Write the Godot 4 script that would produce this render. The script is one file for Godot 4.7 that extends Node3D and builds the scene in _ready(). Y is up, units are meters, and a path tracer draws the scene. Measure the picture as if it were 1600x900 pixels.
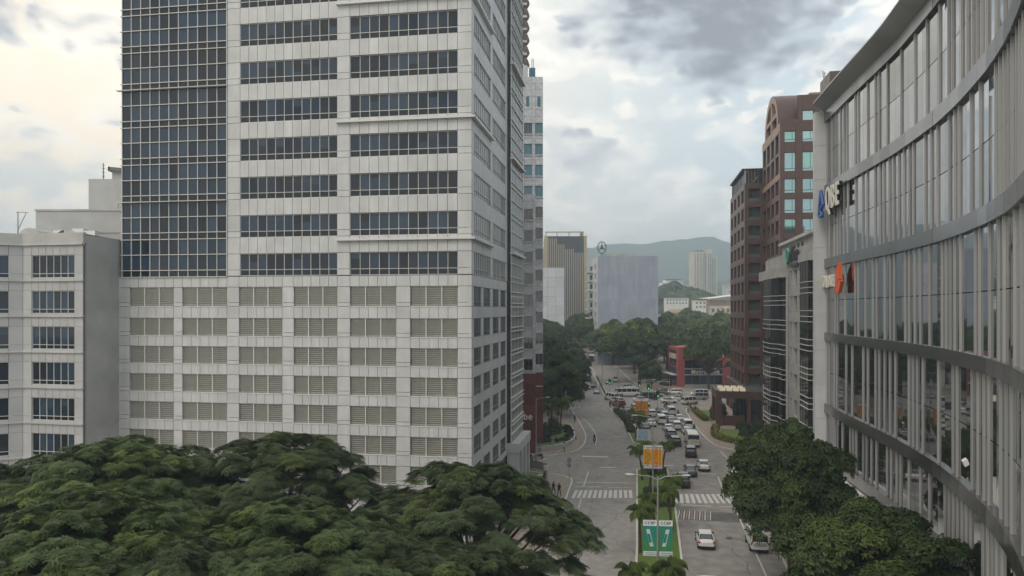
extends Node3D
# A street between office buildings. x to the right, y up, the street runs towards -z; all lengths in metres.

const TURN := 0.1658            # the street's grid is turned 9.5 degrees from the camera's axis
var M := {}                     # materials
var UNIT: BoxMesh               # shared unit box
var counts := {}                # numbers for repeated names
var rng := RandomNumberGenerator.new()

class MB:                       # collects faces for one mesh
	var v := PackedVector3Array()
	var n := PackedVector3Array()
	var t := PackedVector2Array()
	var c := PackedColorArray()
	var i := PackedInt32Array()
	var col := Color.WHITE
	var colored := false
	func vert(p: Vector3, nn: Vector3, uv := Vector2.ZERO) -> int:
		v.push_back(p); n.push_back(nn); t.push_back(uv); c.push_back(col)
		return v.size() - 1
	func quad(a: Vector3, b: Vector3, cc: Vector3, d: Vector3) -> void:   # counter-clockwise seen from the front
		var nn := (b - a).cross(d - a)
		if nn.length_squared() < 1e-14:
			nn = (cc - b).cross(a - b)
		nn = nn.normalized()
		var k := v.size()
		vert(a, nn, Vector2(0, 1)); vert(b, nn, Vector2(1, 1)); vert(cc, nn, Vector2(1, 0)); vert(d, nn, Vector2(0, 0))
		i.append_array(PackedInt32Array([k, k + 2, k + 1, k, k + 3, k + 2]))
	func tri(a: Vector3, b: Vector3, cc: Vector3) -> void:
		var nn := (b - a).cross(cc - a).normalized()
		var k := v.size()
		vert(a, nn, Vector2(0, 1)); vert(b, nn, Vector2(1, 1)); vert(cc, nn, Vector2(0.5, 0))
		i.append_array(PackedInt32Array([k, k + 2, k + 1]))
	func box(x0: float, x1: float, y0: float, y1: float, z0: float, z1: float, f := Transform3D.IDENTITY) -> void:
		var p := []
		for k in 8:
			p.push_back(f * Vector3(x1 if k & 1 else x0, y1 if k & 2 else y0, z1 if k & 4 else z0))
		quad(p[4], p[5], p[7], p[6]); quad(p[1], p[0], p[2], p[3])
		quad(p[5], p[1], p[3], p[7]); quad(p[0], p[4], p[6], p[2])
		quad(p[6], p[7], p[3], p[2]); quad(p[0], p[1], p[5], p[4])
	func poly(pts: Array, y: float, up := true) -> void:       # flat polygon of Vector2 (x, z)
		var pp := PackedVector2Array(pts)
		var ix := Geometry2D.triangulate_polygon(pp)
		var k := v.size()
		for q in pp:
			vert(Vector3(q.x, y, q.y), Vector3.UP if up else Vector3.DOWN, q)
		for a in range(0, ix.size(), 3):
			var A := pp[ix[a]]; var B := pp[ix[a + 1]]; var C := pp[ix[a + 2]]
			var ccw := (B - A).cross(C - A) > 0.0
			i.append_array(PackedInt32Array([k + ix[a], k + ix[a + 1], k + ix[a + 2]] if ccw else [k + ix[a], k + ix[a + 2], k + ix[a + 1]]))
	func grid(rows: Array, closed := true, cap0 := false, cap1 := false) -> void:   # rows of rings, smooth normals
		var m: int = rows[0].size()
		var k := v.size()
		var acc := []
		for r in rows.size():
			for j in m:
				var p: Vector3 = rows[r][j]
				var pj: Vector3 = rows[r][(j + 1) % m] if closed or j + 1 < m else p
				var mj: Vector3 = rows[r][(j - 1 + m) % m] if closed or j > 0 else p
				var pr: Vector3 = rows[mini(r + 1, rows.size() - 1)][j]
				var mr: Vector3 = rows[maxi(r - 1, 0)][j]
				var nn := (pj - mj).cross(pr - mr)
				vert(p, nn.normalized() if nn.length_squared() > 1e-16 else Vector3.UP, Vector2(float(j) / m, float(r) / rows.size()))
		for r in rows.size() - 1:
			for j in (m if closed else m - 1):
				var a := k + r * m + j
				var b := k + r * m + (j + 1) % m
				i.append_array(PackedInt32Array([a, b + m, b, a, a + m, b + m]))
		for e in [[cap0, 0, true], [cap1, rows.size() - 1, false]]:
			if e[0]:
				var ring: Array = []
				for q in rows[e[1]]: ring.push_back(q)
				var mid := Vector3.ZERO
				for q in ring: mid += q
				mid /= m
				for j in m:
					if e[2]: tri(mid, ring[(j + 1) % m], ring[j])
					else: tri(mid, ring[j], ring[(j + 1) % m])
	func tube(pts: Array, radii: Array, sides := 7, caps := true) -> void:
		var rows := []
		var side := Vector3.ZERO
		for k in pts.size():
			var d: Vector3 = (pts[mini(k + 1, pts.size() - 1)] - pts[maxi(k - 1, 0)]).normalized()
			if side == Vector3.ZERO:
				side = d.cross(Vector3.RIGHT if absf(d.x) < 0.8 else Vector3.FORWARD).normalized()
			side = (side - d * side.dot(d)).normalized()
			var up := d.cross(side)
			var ring := []
			for s in sides:
				var a := TAU * s / sides
				ring.push_back(pts[k] + (side * cos(a) + up * sin(a)) * radii[k])
			rows.push_back(ring)
		grid(rows, true, caps, caps)
	func add(o: MB, f: Transform3D) -> void:
		var k := v.size()
		for q in o.v.size():
			v.push_back(f * o.v[q]); n.push_back((f.basis * o.n[q]).normalized()); t.push_back(o.t[q]); c.push_back(o.c[q] if o.colored else col)
		for q in o.i: i.push_back(q + k)
	func mesh() -> ArrayMesh:
		var a := []
		a.resize(Mesh.ARRAY_MAX)
		a[Mesh.ARRAY_VERTEX] = v; a[Mesh.ARRAY_NORMAL] = n; a[Mesh.ARRAY_TEX_UV] = t; a[Mesh.ARRAY_INDEX] = i
		if colored: a[Mesh.ARRAY_COLOR] = c
		var m := ArrayMesh.new()
		m.add_surface_from_arrays(Mesh.PRIMITIVE_TRIANGLES, a)
		return m

func called(o: Node, what: String, parent: Node) -> void:
	var key := str(parent.get_instance_id()) + what
	var k: int = counts.get(key, 0)
	counts[key] = k + 1
	o.name = what if k == 0 else "%s_%03d" % [what, k]
	parent.add_child(o)

func put(what: String, m: Mesh, mat: Material, parent: Node = self, f := Transform3D.IDENTITY) -> MeshInstance3D:
	var o := MeshInstance3D.new()
	o.mesh = m
	o.material_override = mat
	o.transform = f
	called(o, what, parent)
	return o

func thing(what: String, label: String, category: String, at := Vector3.ZERO, turn := 0.0, group := "") -> Node3D:
	var o := Node3D.new()
	called(o, what, self)
	o.position = at
	o.rotation.y = turn
	tag(o, label, category, group)
	return o

func tag(o: Node, label: String, category: String, group := "", kind := "") -> Node:
	if label: o.set_meta("label", label)
	if category: o.set_meta("category", category)
	if group: o.set_meta("group", group)
	if kind: o.set_meta("kind", kind)
	return o

func part(what: String, parent: Node) -> Node3D:     # an empty part that only holds sub-parts
	var o := Node3D.new()
	called(o, what, parent)
	return o

func copy(src: Node3D, label: String, at: Vector3, turn: float, group := "") -> Node3D:
	var o: Node3D = src.duplicate()
	var what: String = src.name
	if src.has_meta("base_name"): what = src.get_meta("base_name")
	called(o, what, self)
	o.position = at
	o.rotation.y = turn
	o.set_meta("label", label)
	if group: o.set_meta("group", group)
	return o

func bx(parent: Node, what: String, f: Transform3D, x0: float, x1: float, y0: float, y1: float, z0: float, z1: float, mat: Material) -> MeshInstance3D:
	var b := Basis.from_scale(Vector3(x1 - x0, y1 - y0, z1 - z0))
	return put(what, UNIT, mat, parent, f * Transform3D(b, Vector3(x0 + x1, y0 + y1, z0 + z1) * 0.5))

# Pieces of one kind on one thing: the 300 largest are parts of their own, the rest one joined part.
func pieces(parent: Node, what: String, rest_name: String, list: Array, mats: Array, most := 300) -> void:
	list.sort_custom(func(a, b): return a.a > b.a)
	var mb := MB.new()
	for k in list.size():
		var p: Dictionary = list[k]
		if k < most:
			bx(parent, what, p.f, p.r[0], p.r[1], p.r[2], p.r[3], p.r[4], p.r[5], mats[p.m % mats.size()])
		else:
			mb.box(p.r[0], p.r[1], p.r[2], p.r[3], p.r[4], p.r[5], p.f)
	if mb.v.size():
		tag(put(rest_name, mb.mesh(), mats[0], parent), "", "", "", "stuff")

func pc(list: Array, f: Transform3D, x0: float, x1: float, y0: float, y1: float, z0: float, z1: float, weight := 1.0) -> void:
	if x1 - x0 < 0.02 or y1 - y0 < 0.02: return
	list.push_back({"f": f, "r": [x0, x1, y0, y1, z0, z1], "a": (x1 - x0) * (y1 - y0) * weight, "m": rng.randi() % 5})

# --- materials -------------------------------------------------------------------------------------------
func noise_tex(seed_: int, freq: float, a: Color, b: Color, octaves := 4, size := 256, contrast := 1.0, stretch := 1) -> ImageTexture:
	var fn := FastNoiseLite.new()
	fn.seed = seed_
	fn.noise_type = FastNoiseLite.TYPE_SIMPLEX_SMOOTH
	fn.frequency = freq
	fn.fractal_octaves = octaves
	var im := fn.get_seamless_image(size, size / stretch)
	im.convert(Image.FORMAT_L8)
	if stretch > 1: im.resize(size, size, Image.INTERPOLATE_CUBIC)
	var src := im.get_data()
	var out := PackedByteArray()
	out.resize(size * size * 3)
	for k in size * size:
		var x := clampf((src[k] / 255.0 - 0.5) * contrast + 0.5, 0.0, 1.0)
		out[k * 3] = int(255.0 * lerpf(a.r, b.r, x)); out[k * 3 + 1] = int(255.0 * lerpf(a.g, b.g, x)); out[k * 3 + 2] = int(255.0 * lerpf(a.b, b.b, x))
	var res := Image.create_from_data(size, size, false, Image.FORMAT_RGB8, out)
	res.generate_mipmaps()
	return ImageTexture.create_from_image(res)

func mat(color: Color, rough := 0.7, metal := 0.0, spec := 0.5) -> StandardMaterial3D:
	var m := StandardMaterial3D.new()
	m.albedo_color = color
	m.roughness = rough
	m.metallic = metal
	m.metallic_specular = spec
	return m

func textured(tex: Texture2D, scale_: float, rough := 0.75, tint := Color.WHITE, spec := 0.5) -> StandardMaterial3D:
	var m := mat(tint, rough, 0.0, spec)
	m.albedo_texture = tex
	m.uv1_triplanar = true
	m.uv1_world_triplanar = true
	m.uv1_scale = Vector3.ONE * scale_
	return m

func variants(tex: Texture2D, scale_: float, rough: float, tone: Array, spec := 0.5) -> Array:
	var out := []
	for t in tone: out.push_back(textured(tex, scale_, rough, Color(t, t, t), spec))
	return out

# --- camera, sky, sun ------------------------------------------------------------------------------------
var sky_a: FastNoiseLite
var sky_b: FastNoiseLite
func lump(az: float, el: float, a0: float, e0: float, ra: float, re: float) -> float:
	var x := wrapf(az - a0, -180, 180) / ra
	var y := (el - e0) / re
	return exp(-x * x - y * y)

func sky_color(dir: Vector3) -> Color:
	var el := rad_to_deg(asin(clampf(dir.y, -1, 1)))
	var az := rad_to_deg(atan2(dir.x, -dir.z))
	var e := maxf(el, 0.0)
	var q := Vector3(dir.x, dir.y * 2.0, dir.z) * 3.6
	var w := Vector3(sky_b.get_noise_3dv(q * 0.9), sky_b.get_noise_3dv(q * 0.9 + Vector3(7, 3, 1)), sky_b.get_noise_3dv(q * 0.9 - Vector3(4, 9, 2)))
	var n1 := sky_a.get_noise_3dv(q + w * 0.32)
	var n2 := sky_a.get_noise_3dv(q * 2.3 + w * 0.5 + Vector3(11, 0, 5))
	var n3 := sky_b.get_noise_3dv(q * 5.5 + w * 0.8)
	# air behind the clouds: pale, warmer to the side where the sun stands behind the clouds
	var warm := clampf(0.5 - 0.5 * sin(deg_to_rad(az + 4.0)), 0.0, 1.0)
	var base := Color(0.75, 0.80, 0.83).lerp(Color(1.0, 0.94, 0.85), smoothstep(0.25, 0.66, warm))
	base = base.lerp(Color(0.90, 0.875, 0.83), smoothstep(11.0, 1.0, e) * 0.7)
	# thin bright cloud
	var veil := smoothstep(-0.22, 0.4, n2 + 0.25 * n1 + 0.1)
	var c := base.lerp(Color(0.90, 0.90, 0.895).lerp(Color(1.0, 0.965, 0.90), smoothstep(0.25, 0.66, warm)), veil * 0.8)
	# blue-grey cloud bodies
	var bias := lump(az, el, 16.0, 19.8, 8.0, 4.0) * 1.05 + lump(az, el, 9.0, 22.0, 6, 3.0) * 0.6 + lump(az, el, 15, 16.5, 3.5, 1.8) * 0.4 + lump(az, el, 12, 27, 14, 4) * 0.4 \
		+ lump(az, el, -35.5, 19.0, 3.0, 3.0) * 0.7 + lump(az, el, -33.4, 9.8, 2.6, 2.6) * 0.75 + lump(az, el, -26.0, 17, 2.0, 2.0) * 0.25 + lump(az, el, -29.2, 9.9, 1.2, 1.5) * 0.45 \
		+ lump(az, el, 15.4, 7.9, 1.3, 1.7) * 0.55 + lump(az, el, 9.5, 8.5, 3.2, 2.2) * 0.4 + lump(az, el, 4.5, 11.5, 3, 3) * 0.3 + lump(az, el, 25.0, 17.0, 1.2, 1.2) * 0.3 \
		- lump(az, el, 27, 18.8, 3.0, 2.0) * 0.6 - lump(az, el, 4.5, 16.5, 3.0, 2.2) * 0.45 - lump(az, el, -30, 14, 4, 2.5) * 0.4
	var far_view := smoothstep(45.0, 75.0, absf(wrapf(az, -180, 180)))
	var n4 := sky_a.get_noise_3dv(q * 5.0 + w * 1.1 + Vector3(3, 8, 1))
	var body := n1 * 0.6 + n2 * 0.62 + n3 * 0.22 + n4 * 0.34 + bias * 0.85 + far_view * 0.12 - 0.12
	var k := smoothstep(-0.06, 0.62, body)
	var grey := Color(0.64, 0.665, 0.70).lerp(Color(0.50, 0.52, 0.55), smoothstep(0.35, 1.05, body + n4 * 0.3))
	grey = grey.lerp(Color(0.76, 0.795, 0.815), smoothstep(16.0, 8.0, e) * 0.8)
	c = c.lerp(grey, k * lerpf(0.5, 0.95, smoothstep(9.0, 15.0, e)))
	# lit rims
	var rim := smoothstep(-0.12, 0.1, body) * (1.0 - smoothstep(0.1, 0.36, body)) * smoothstep(-0.15, 0.35, n4 + n2 * 0.5)
	c = c.lerp(Color(1.0, 0.975, 0.93), rim * lerpf(0.4, 0.75, smoothstep(9.0, 15.0, e)))
	return c

func make_sky() -> ImageTexture:
	sky_a = FastNoiseLite.new(); sky_a.seed = 21; sky_a.noise_type = FastNoiseLite.TYPE_SIMPLEX_SMOOTH
	sky_a.frequency = 1.0; sky_a.fractal_octaves = 6; sky_a.fractal_gain = 0.5
	sky_b = FastNoiseLite.new(); sky_b.seed = 5; sky_b.noise_type = FastNoiseLite.TYPE_SIMPLEX_SMOOTH
	sky_b.frequency = 1.0; sky_b.fractal_octaves = 4
	var fill := func(w: int, h: int, x0: int, y0: int, pw: int, ph: int) -> Image:
		var data := PackedByteArray()
		data.resize(pw * ph * 3)
		var at := 0
		for y in ph:
			var el := PI * (0.5 - (y0 + y + 0.5) / h)
			for x in pw:
				var az := TAU * (x0 + x + 0.5) / w          # straight ahead (-z) lies at the picture's edge
				var c := sky_color(Vector3(sin(az) * cos(el), sin(el), -cos(az) * cos(el)))
				data[at] = int(c.r * 255.0); data[at + 1] = int(c.g * 255.0); data[at + 2] = int(c.b * 255.0)
				at += 3
		return Image.create_from_data(pw, ph, false, Image.FORMAT_RGB8, data)
	var im: Image = fill.call(384, 192, 0, 0, 384, 192)
	im.resize(3072, 1536, Image.INTERPOLATE_CUBIC)
	var fine: Image = fill.call(3072, 1536, -360, 496, 720, 288)
	im.blit_rect(fine, Rect2i(0, 0, 360, 288), Vector2i(2712, 496))
	im.blit_rect(fine, Rect2i(360, 0, 360, 288), Vector2i(0, 496))
	return ImageTexture.create_from_image(im)

func setup() -> void:
	var cam := Camera3D.new()
	cam.name = "camera"
	cam.position = Vector3(0, 24.5, 0)
	cam.near = 0.5
	cam.far = 20000.0
	cam.projection = Camera3D.PROJECTION_FRUSTUM
	cam.size = 0.3896
	cam.frustum_offset = Vector2(0, 0.01429)
	add_child(cam)
	cam.current = true
	var env := Environment.new()
	env.background_mode = Environment.BG_SKY
	var sky := Sky.new()
	var pano := PanoramaSkyMaterial.new()
	pano.panorama = make_sky()
	pano.energy_multiplier = 1.5
	sky.sky_material = pano
	env.sky = sky
	env.tonemap_mode = Environment.TONE_MAPPER_LINEAR
	env.tonemap_exposure = 1.02
	env.fog_enabled = true
	env.fog_density = 0.00054
	env.fog_light_color = Color(0.80, 0.88, 0.95)
	env.sdfgi_enabled = true
	env.ssao_enabled = true
	env.ssil_enabled = true
	var we := WorldEnvironment.new()
	we.name = "world_environment"
	we.environment = env
	add_child(we)
	var sun := DirectionalLight3D.new()
	sun.name = "sun"
	sun.light_energy = 0.45
	sun.light_color = Color(1.0, 0.975, 0.94)
	sun.light_angular_distance = 28.0
	sun.shadow_enabled = true
	sun.rotation = Vector3(deg_to_rad(-48), deg_to_rad(-42), 0)
	add_child(sun)

func make_materials() -> void:
	UNIT = BoxMesh.new()
	var g := func(x: float) -> Color: return Color(x, x, x)
	var clad := noise_tex(3, 0.012, Color(0.79, 0.795, 0.80), Color(0.86, 0.865, 0.87), 5)
	M.streak = noise_tex(4, 0.03, Color(0.945, 0.945, 0.94), Color(1, 1, 1), 5, 256, 1.5, 8)
	M.clad = variants(clad, 0.11, 0.55, [0.94, 0.925, 0.91, 0.93, 0.95])
	var conc := noise_tex(8, 0.01, Color(0.60, 0.60, 0.59), Color(0.72, 0.72, 0.71), 5)
	for m in M.clad:
		m.detail_enabled = true
		m.detail_albedo = M.streak
		m.detail_blend_mode = BaseMaterial3D.BLEND_MODE_MUL
	M.concrete = textured(conc, 0.08, 0.85)
	M.dark_concrete = textured(conc, 0.1, 0.85, g.call(0.62))
	M.backing = mat(g.call(0.22), 0.9)
	M.white_frame = mat(Color(0.80, 0.80, 0.79), 0.45)
	M.grey_frame = mat(Color(0.52, 0.53, 0.54), 0.5, 0.2)
	M.dark_frame = mat(Color(0.16, 0.165, 0.17), 0.5)
	M.glass = []
	for c in [Color(0.145, 0.195, 0.255), Color(0.17, 0.235, 0.305), Color(0.105, 0.135, 0.175), Color(0.195, 0.26, 0.33), Color(0.125, 0.165, 0.215)]:
		M.glass.push_back(mat(c, 0.04, 0.0, 0.45))
	M.glass_black = mat(Color(0.085, 0.09, 0.095), 0.03, 0.0, 1.0)
	M.glass_grey = []
	for c in [Color(0.54, 0.55, 0.565), Color(0.61, 0.62, 0.63), Color(0.48, 0.49, 0.50), Color(0.58, 0.59, 0.605)]:
		M.glass_grey.push_back(mat(c, 0.03, 0.95, 1.0))
	M.glass_side = [mat(Color(0.20, 0.215, 0.225), 0.04, 0.2, 1.0), mat(Color(0.22, 0.235, 0.25), 0.04, 0.2, 1.0), mat(Color(0.15, 0.16, 0.17), 0.04, 0.2, 1.0)]
	M.clad_grey = variants(clad, 0.11, 0.6, [0.84, 0.825, 0.81, 0.835])
	M.concrete_light = textured(conc, 0.08, 0.85, Color(1.06, 1.06, 1.06))
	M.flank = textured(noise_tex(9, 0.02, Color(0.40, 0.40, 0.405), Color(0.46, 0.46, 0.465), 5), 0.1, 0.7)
	M.green_grey = mat(Color(0.40, 0.45, 0.43), 0.6)
	M.louver = textured(noise_tex(13, 0.02, Color(0.68, 0.68, 0.65), Color(0.76, 0.76, 0.73), 4), 0.2, 0.8)
	M.band = [mat(Color(0.50, 0.50, 0.505), 0.24, 0.85), mat(Color(0.48, 0.48, 0.485), 0.26, 0.85), mat(Color(0.52, 0.52, 0.52), 0.23, 0.85)]
	M.fin = [mat(Color(0.70, 0.70, 0.70), 0.36, 0.4), mat(Color(0.67, 0.67, 0.675), 0.36, 0.4), mat(Color(0.72, 0.72, 0.715), 0.36, 0.4)]
	M.soffit = textured(conc, 0.06, 0.55, g.call(0.92))
	M.pier = variants(clad, 0.1, 0.5, [0.92, 0.9, 0.93])
	M.white_roof = mat(Color(0.83, 0.83, 0.82), 0.6)
	M.sign_white = mat(Color(0.85, 0.84, 0.80), 0.4)
	M.sign_blue = mat(Color(0.16, 0.34, 0.62), 0.4)
	M.sign_orange = mat(Color(0.86, 0.36, 0.13), 0.4)
	M.sign_green = mat(Color(0.15, 0.55, 0.45), 0.4)
	M.teal_window = [mat(Color(0.62, 0.74, 0.76), 0.05, 0.85, 1.0), mat(Color(0.56, 0.68, 0.71), 0.05, 0.85, 1.0), mat(Color(0.54, 0.71, 0.69), 0.05, 0.8, 1.0)]
	M.rail_glass = mat(Color(0.34, 0.42, 0.42), 0.1, 0.2, 1.0)
	M.skylight = mat(Color(0.80, 0.77, 0.68), 0.4)
	M.render_grey = textured(conc, 0.09, 0.8, g.call(0.95))
	M.balcony = textured(conc, 0.2, 0.8, Color(0.72, 0.60, 0.58))
	M.far_dark = mat(Color(0.27, 0.28, 0.30), 0.5)
	M.far_fin = mat(Color(0.66, 0.64, 0.60), 0.6)
	M.gold = mat(Color(0.64, 0.60, 0.50), 0.5)
	M.bluegrey = variants(noise_tex(71, 0.012, Color(0.54, 0.57, 0.62), Color(0.61, 0.64, 0.69), 6, 512, 1.0, 4), 0.05, 0.8, [1.0, 0.985, 0.99, 1.01])
	M.cream = textured(conc, 0.05, 0.8, Color(1.12, 1.08, 0.98))
	M.far_window = mat(Color(0.22, 0.23, 0.24), 0.3)
	M.white_far = textured(clad, 0.05, 0.7, Color(1.0, 0.99, 0.96))
	M.tan_wall = textured(conc, 0.05, 0.8, Color(0.86, 0.72, 0.60))
	M.red_wall = textured(noise_tex(72, 0.02, Color(0.58, 0.28, 0.28), Color(0.66, 0.34, 0.34), 5), 0.15, 0.7)
	M.sign_navy = mat(Color(0.07, 0.11, 0.30), 0.4)
	M.pink_wall = textured(conc, 0.1, 0.8, Color(0.98, 0.80, 0.78))
	M.print_navy = mat(Color(0.13, 0.17, 0.33), 0.6)
	M.print_green = mat(Color(0.10, 0.36, 0.33), 0.6)
	M.print_red = mat(Color(0.72, 0.10, 0.08), 0.6)
	M.print_olive = mat(Color(0.45, 0.36, 0.10), 0.6)
	M.green_paint = mat(Color(0.16, 0.36, 0.27), 0.6)
	M.metal = mat(Color(0.62, 0.63, 0.64), 0.38, 0.75)
	M.pole = mat(Color(0.60, 0.61, 0.62), 0.5, 0.3)
	M.asphalt = textured(noise_tex(31, 0.02, Color(0.47, 0.46, 0.45), Color(0.56, 0.545, 0.53), 6, 512, 1.4), 0.045, 0.85)
	M.asphalt_dark = textured(noise_tex(32, 0.03, Color(0.30, 0.30, 0.30), Color(0.40, 0.395, 0.39), 6, 256, 1.3), 0.09, 0.85)
	M.slab = textured(noise_tex(36, 0.02, Color(0.50, 0.485, 0.47), Color(0.58, 0.565, 0.55), 6, 512, 1.3), 0.07, 0.85)
	M.pavement = textured(noise_tex(33, 0.03, Color(0.50, 0.455, 0.42), Color(0.62, 0.575, 0.54), 5, 256, 1.3), 0.15, 0.85)
	M.kerb = textured(noise_tex(34, 0.05, Color(0.66, 0.66, 0.64), Color(0.84, 0.84, 0.82), 4, 256, 1.4), 0.5, 0.8)
	M.paint = textured(noise_tex(35, 0.06, Color(0.62, 0.62, 0.60), Color(0.86, 0.86, 0.84), 5, 256, 1.8), 0.5, 0.7)
	M.paint_red = textured(noise_tex(37, 0.06, Color(0.52, 0.43, 0.40), Color(0.66, 0.55, 0.51), 5, 256, 1.8), 0.5, 0.75)
	M.grass = textured(noise_tex(41, 0.03, Color(0.25, 0.34, 0.11), Color(0.40, 0.48, 0.18), 6, 512, 1.5), 0.25, 0.9)
	M.ground = textured(noise_tex(42, 0.02, Color(0.26, 0.30, 0.17), Color(0.40, 0.40, 0.30), 6, 512, 1.3), 0.01, 0.95)
	M.hill = textured(noise_tex(43, 0.02, Color(0.19, 0.25, 0.17), Color(0.30, 0.36, 0.25), 6, 512, 1.7), 0.0021, 0.95)
	M.granite = variants(noise_tex(51, 0.05, Color(0.26, 0.175, 0.155), Color(0.37, 0.265, 0.235), 5, 256, 1.4), 0.3, 0.42, [1.0, 0.93, 1.05, 0.97, 1.02])
	M.granite_light = variants(noise_tex(52, 0.05, Color(0.54, 0.43, 0.37), Color(0.64, 0.53, 0.465), 5, 256, 1.2), 0.3, 0.5, [1.0, 0.95, 1.04])
	M.tile = variants(noise_tex(53, 0.03, Color(0.68, 0.69, 0.71), Color(0.80, 0.81, 0.83), 5, 256, 1.3), 0.2, 0.4, [1.0, 0.96, 0.985, 1.02])
	M.redstone = variants(noise_tex(54, 0.05, Color(0.36, 0.15, 0.13), Color(0.47, 0.22, 0.20), 5, 256, 1.3), 0.3, 0.4, [1.0, 0.9, 1.07])
	M.teal = [mat(Color(0.22, 0.40, 0.45), 0.05, 0.35, 1.0), mat(Color(0.14, 0.26, 0.30), 0.05, 0.3, 1.0), mat(Color(0.08, 0.10, 0.12), 0.05, 0.0, 1.0)]
	M.bark = textured(noise_tex(61, 0.05, Color(0.20, 0.17, 0.13), Color(0.36, 0.31, 0.26), 5, 256, 1.4), 0.6, 0.9)
	M.black = mat(Color(0.05, 0.05, 0.055), 0.5)
	M.rubber = mat(Color(0.07, 0.07, 0.07), 0.85)
	M.rim = mat(Color(0.60, 0.61, 0.62), 0.35, 0.8)
	M.carglass = mat(Color(0.10, 0.12, 0.14), 0.03, 0.0, 1.0)
	M.tail = mat(Color(0.55, 0.06, 0.05), 0.25)
	M.headlamp = mat(Color(0.85, 0.86, 0.87), 0.1, 0.3)
	M.plate = mat(Color(0.85, 0.85, 0.83), 0.5)

func leaf_mat(c: Color) -> StandardMaterial3D:
	var m := mat(c, 0.55, 0.0, 0.35)
	m.vertex_color_use_as_albedo = true
	m.backlight_enabled = true
	m.backlight = Color(0.6, 0.65, 0.35)
	m.cull_mode = BaseMaterial3D.CULL_DISABLED
	return m

# --- ground, road, pavements -----------------------------------------------------------------------------
func structure(what: String, m: Mesh, mt: Material, parent: Node = self) -> MeshInstance3D:
	var o := put(what, m, mt, parent)
	if parent == self: o.set_meta("kind", "structure")
	return o

func flip(pts: Array) -> Array:          # (x, distance) -> (x, z)
	var out := []
	for p in pts: out.push_back(Vector2(p[0], -p[1]))
	return out

func ribbon(mb: MB, pts: Array, width: float, y: float, y_low := -1.0) -> void:   # strip along (x, distance) points; with sides when y_low is given
	var p := flip(pts)
	for k in p.size() - 1:
		var a: Vector2 = p[k]
		var b: Vector2 = p[k + 1]
		var d := (b - a).normalized()
		var s := Vector2(-d.y, d.x) * width * 0.5
		var da: Vector2 = d if k == 0 else ((a - p[k - 1]).normalized() + d).normalized()
		var db: Vector2 = d if k == p.size() - 2 else ((p[k + 2] - b).normalized() + d).normalized()
		var sa := Vector2(-da.y, da.x) * width * 0.5
		var sb := Vector2(-db.y, db.x) * width * 0.5
		var A := Vector3(a.x + sa.x, y, a.y + sa.y); var B := Vector3(b.x + sb.x, y, b.y + sb.y)
		var C := Vector3(b.x - sb.x, y, b.y - sb.y); var D := Vector3(a.x - sa.x, y, a.y - sa.y)
		mb.quad(A, B, C, D)
		if y_low > -0.9:
			var dn := Vector3(0, y_low - y, 0)
			mb.quad(A + dn, B + dn, B, A); mb.quad(C + dn, D + dn, D, C)
			if k == 0: mb.quad(D + dn, A + dn, A, D)
			if k == p.size() - 2: mb.quad(B + dn, C + dn, C, B)

func raised(what: String, outline: Array, mt: Material, kerb: Array, y := 0.13) -> MeshInstance3D:
	var mb := MB.new()
	var p := flip(outline)
	mb.poly(p, y)
	for k in p.size():
		var a: Vector2 = p[k]
		var b: Vector2 = p[(k + 1) % p.size()]
		mb.quad(Vector3(a.x, -0.02, a.y), Vector3(b.x, -0.02, b.y), Vector3(b.x, y, b.y), Vector3(a.x, y, a.y))
	var o := structure(what, mb.mesh(), mt)
	for line in kerb:
		var kb := MB.new()
		ribbon(kb, line, 0.22, y + 0.03, -0.02)
		put("kerb", kb.mesh(), M.kerb, o)
	return o

func bend(pts: Array, steps := 4) -> Array:     # a smooth curve through (x, distance) points
	var out := []
	for k in pts.size() - 1:
		var a: Array = pts[maxi(k - 1, 0)]; var b: Array = pts[k]; var c: Array = pts[k + 1]; var d: Array = pts[mini(k + 2, pts.size() - 1)]
		for s in steps:
			var t := float(s) / steps
			var v := Vector2(b[0], b[1]).cubic_interpolate(Vector2(c[0], c[1]), Vector2(a[0], a[1]), Vector2(d[0], d[1]), t)
			out.push_back([v.x, v.y])
	out.push_back(pts[-1])
	return out

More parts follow.
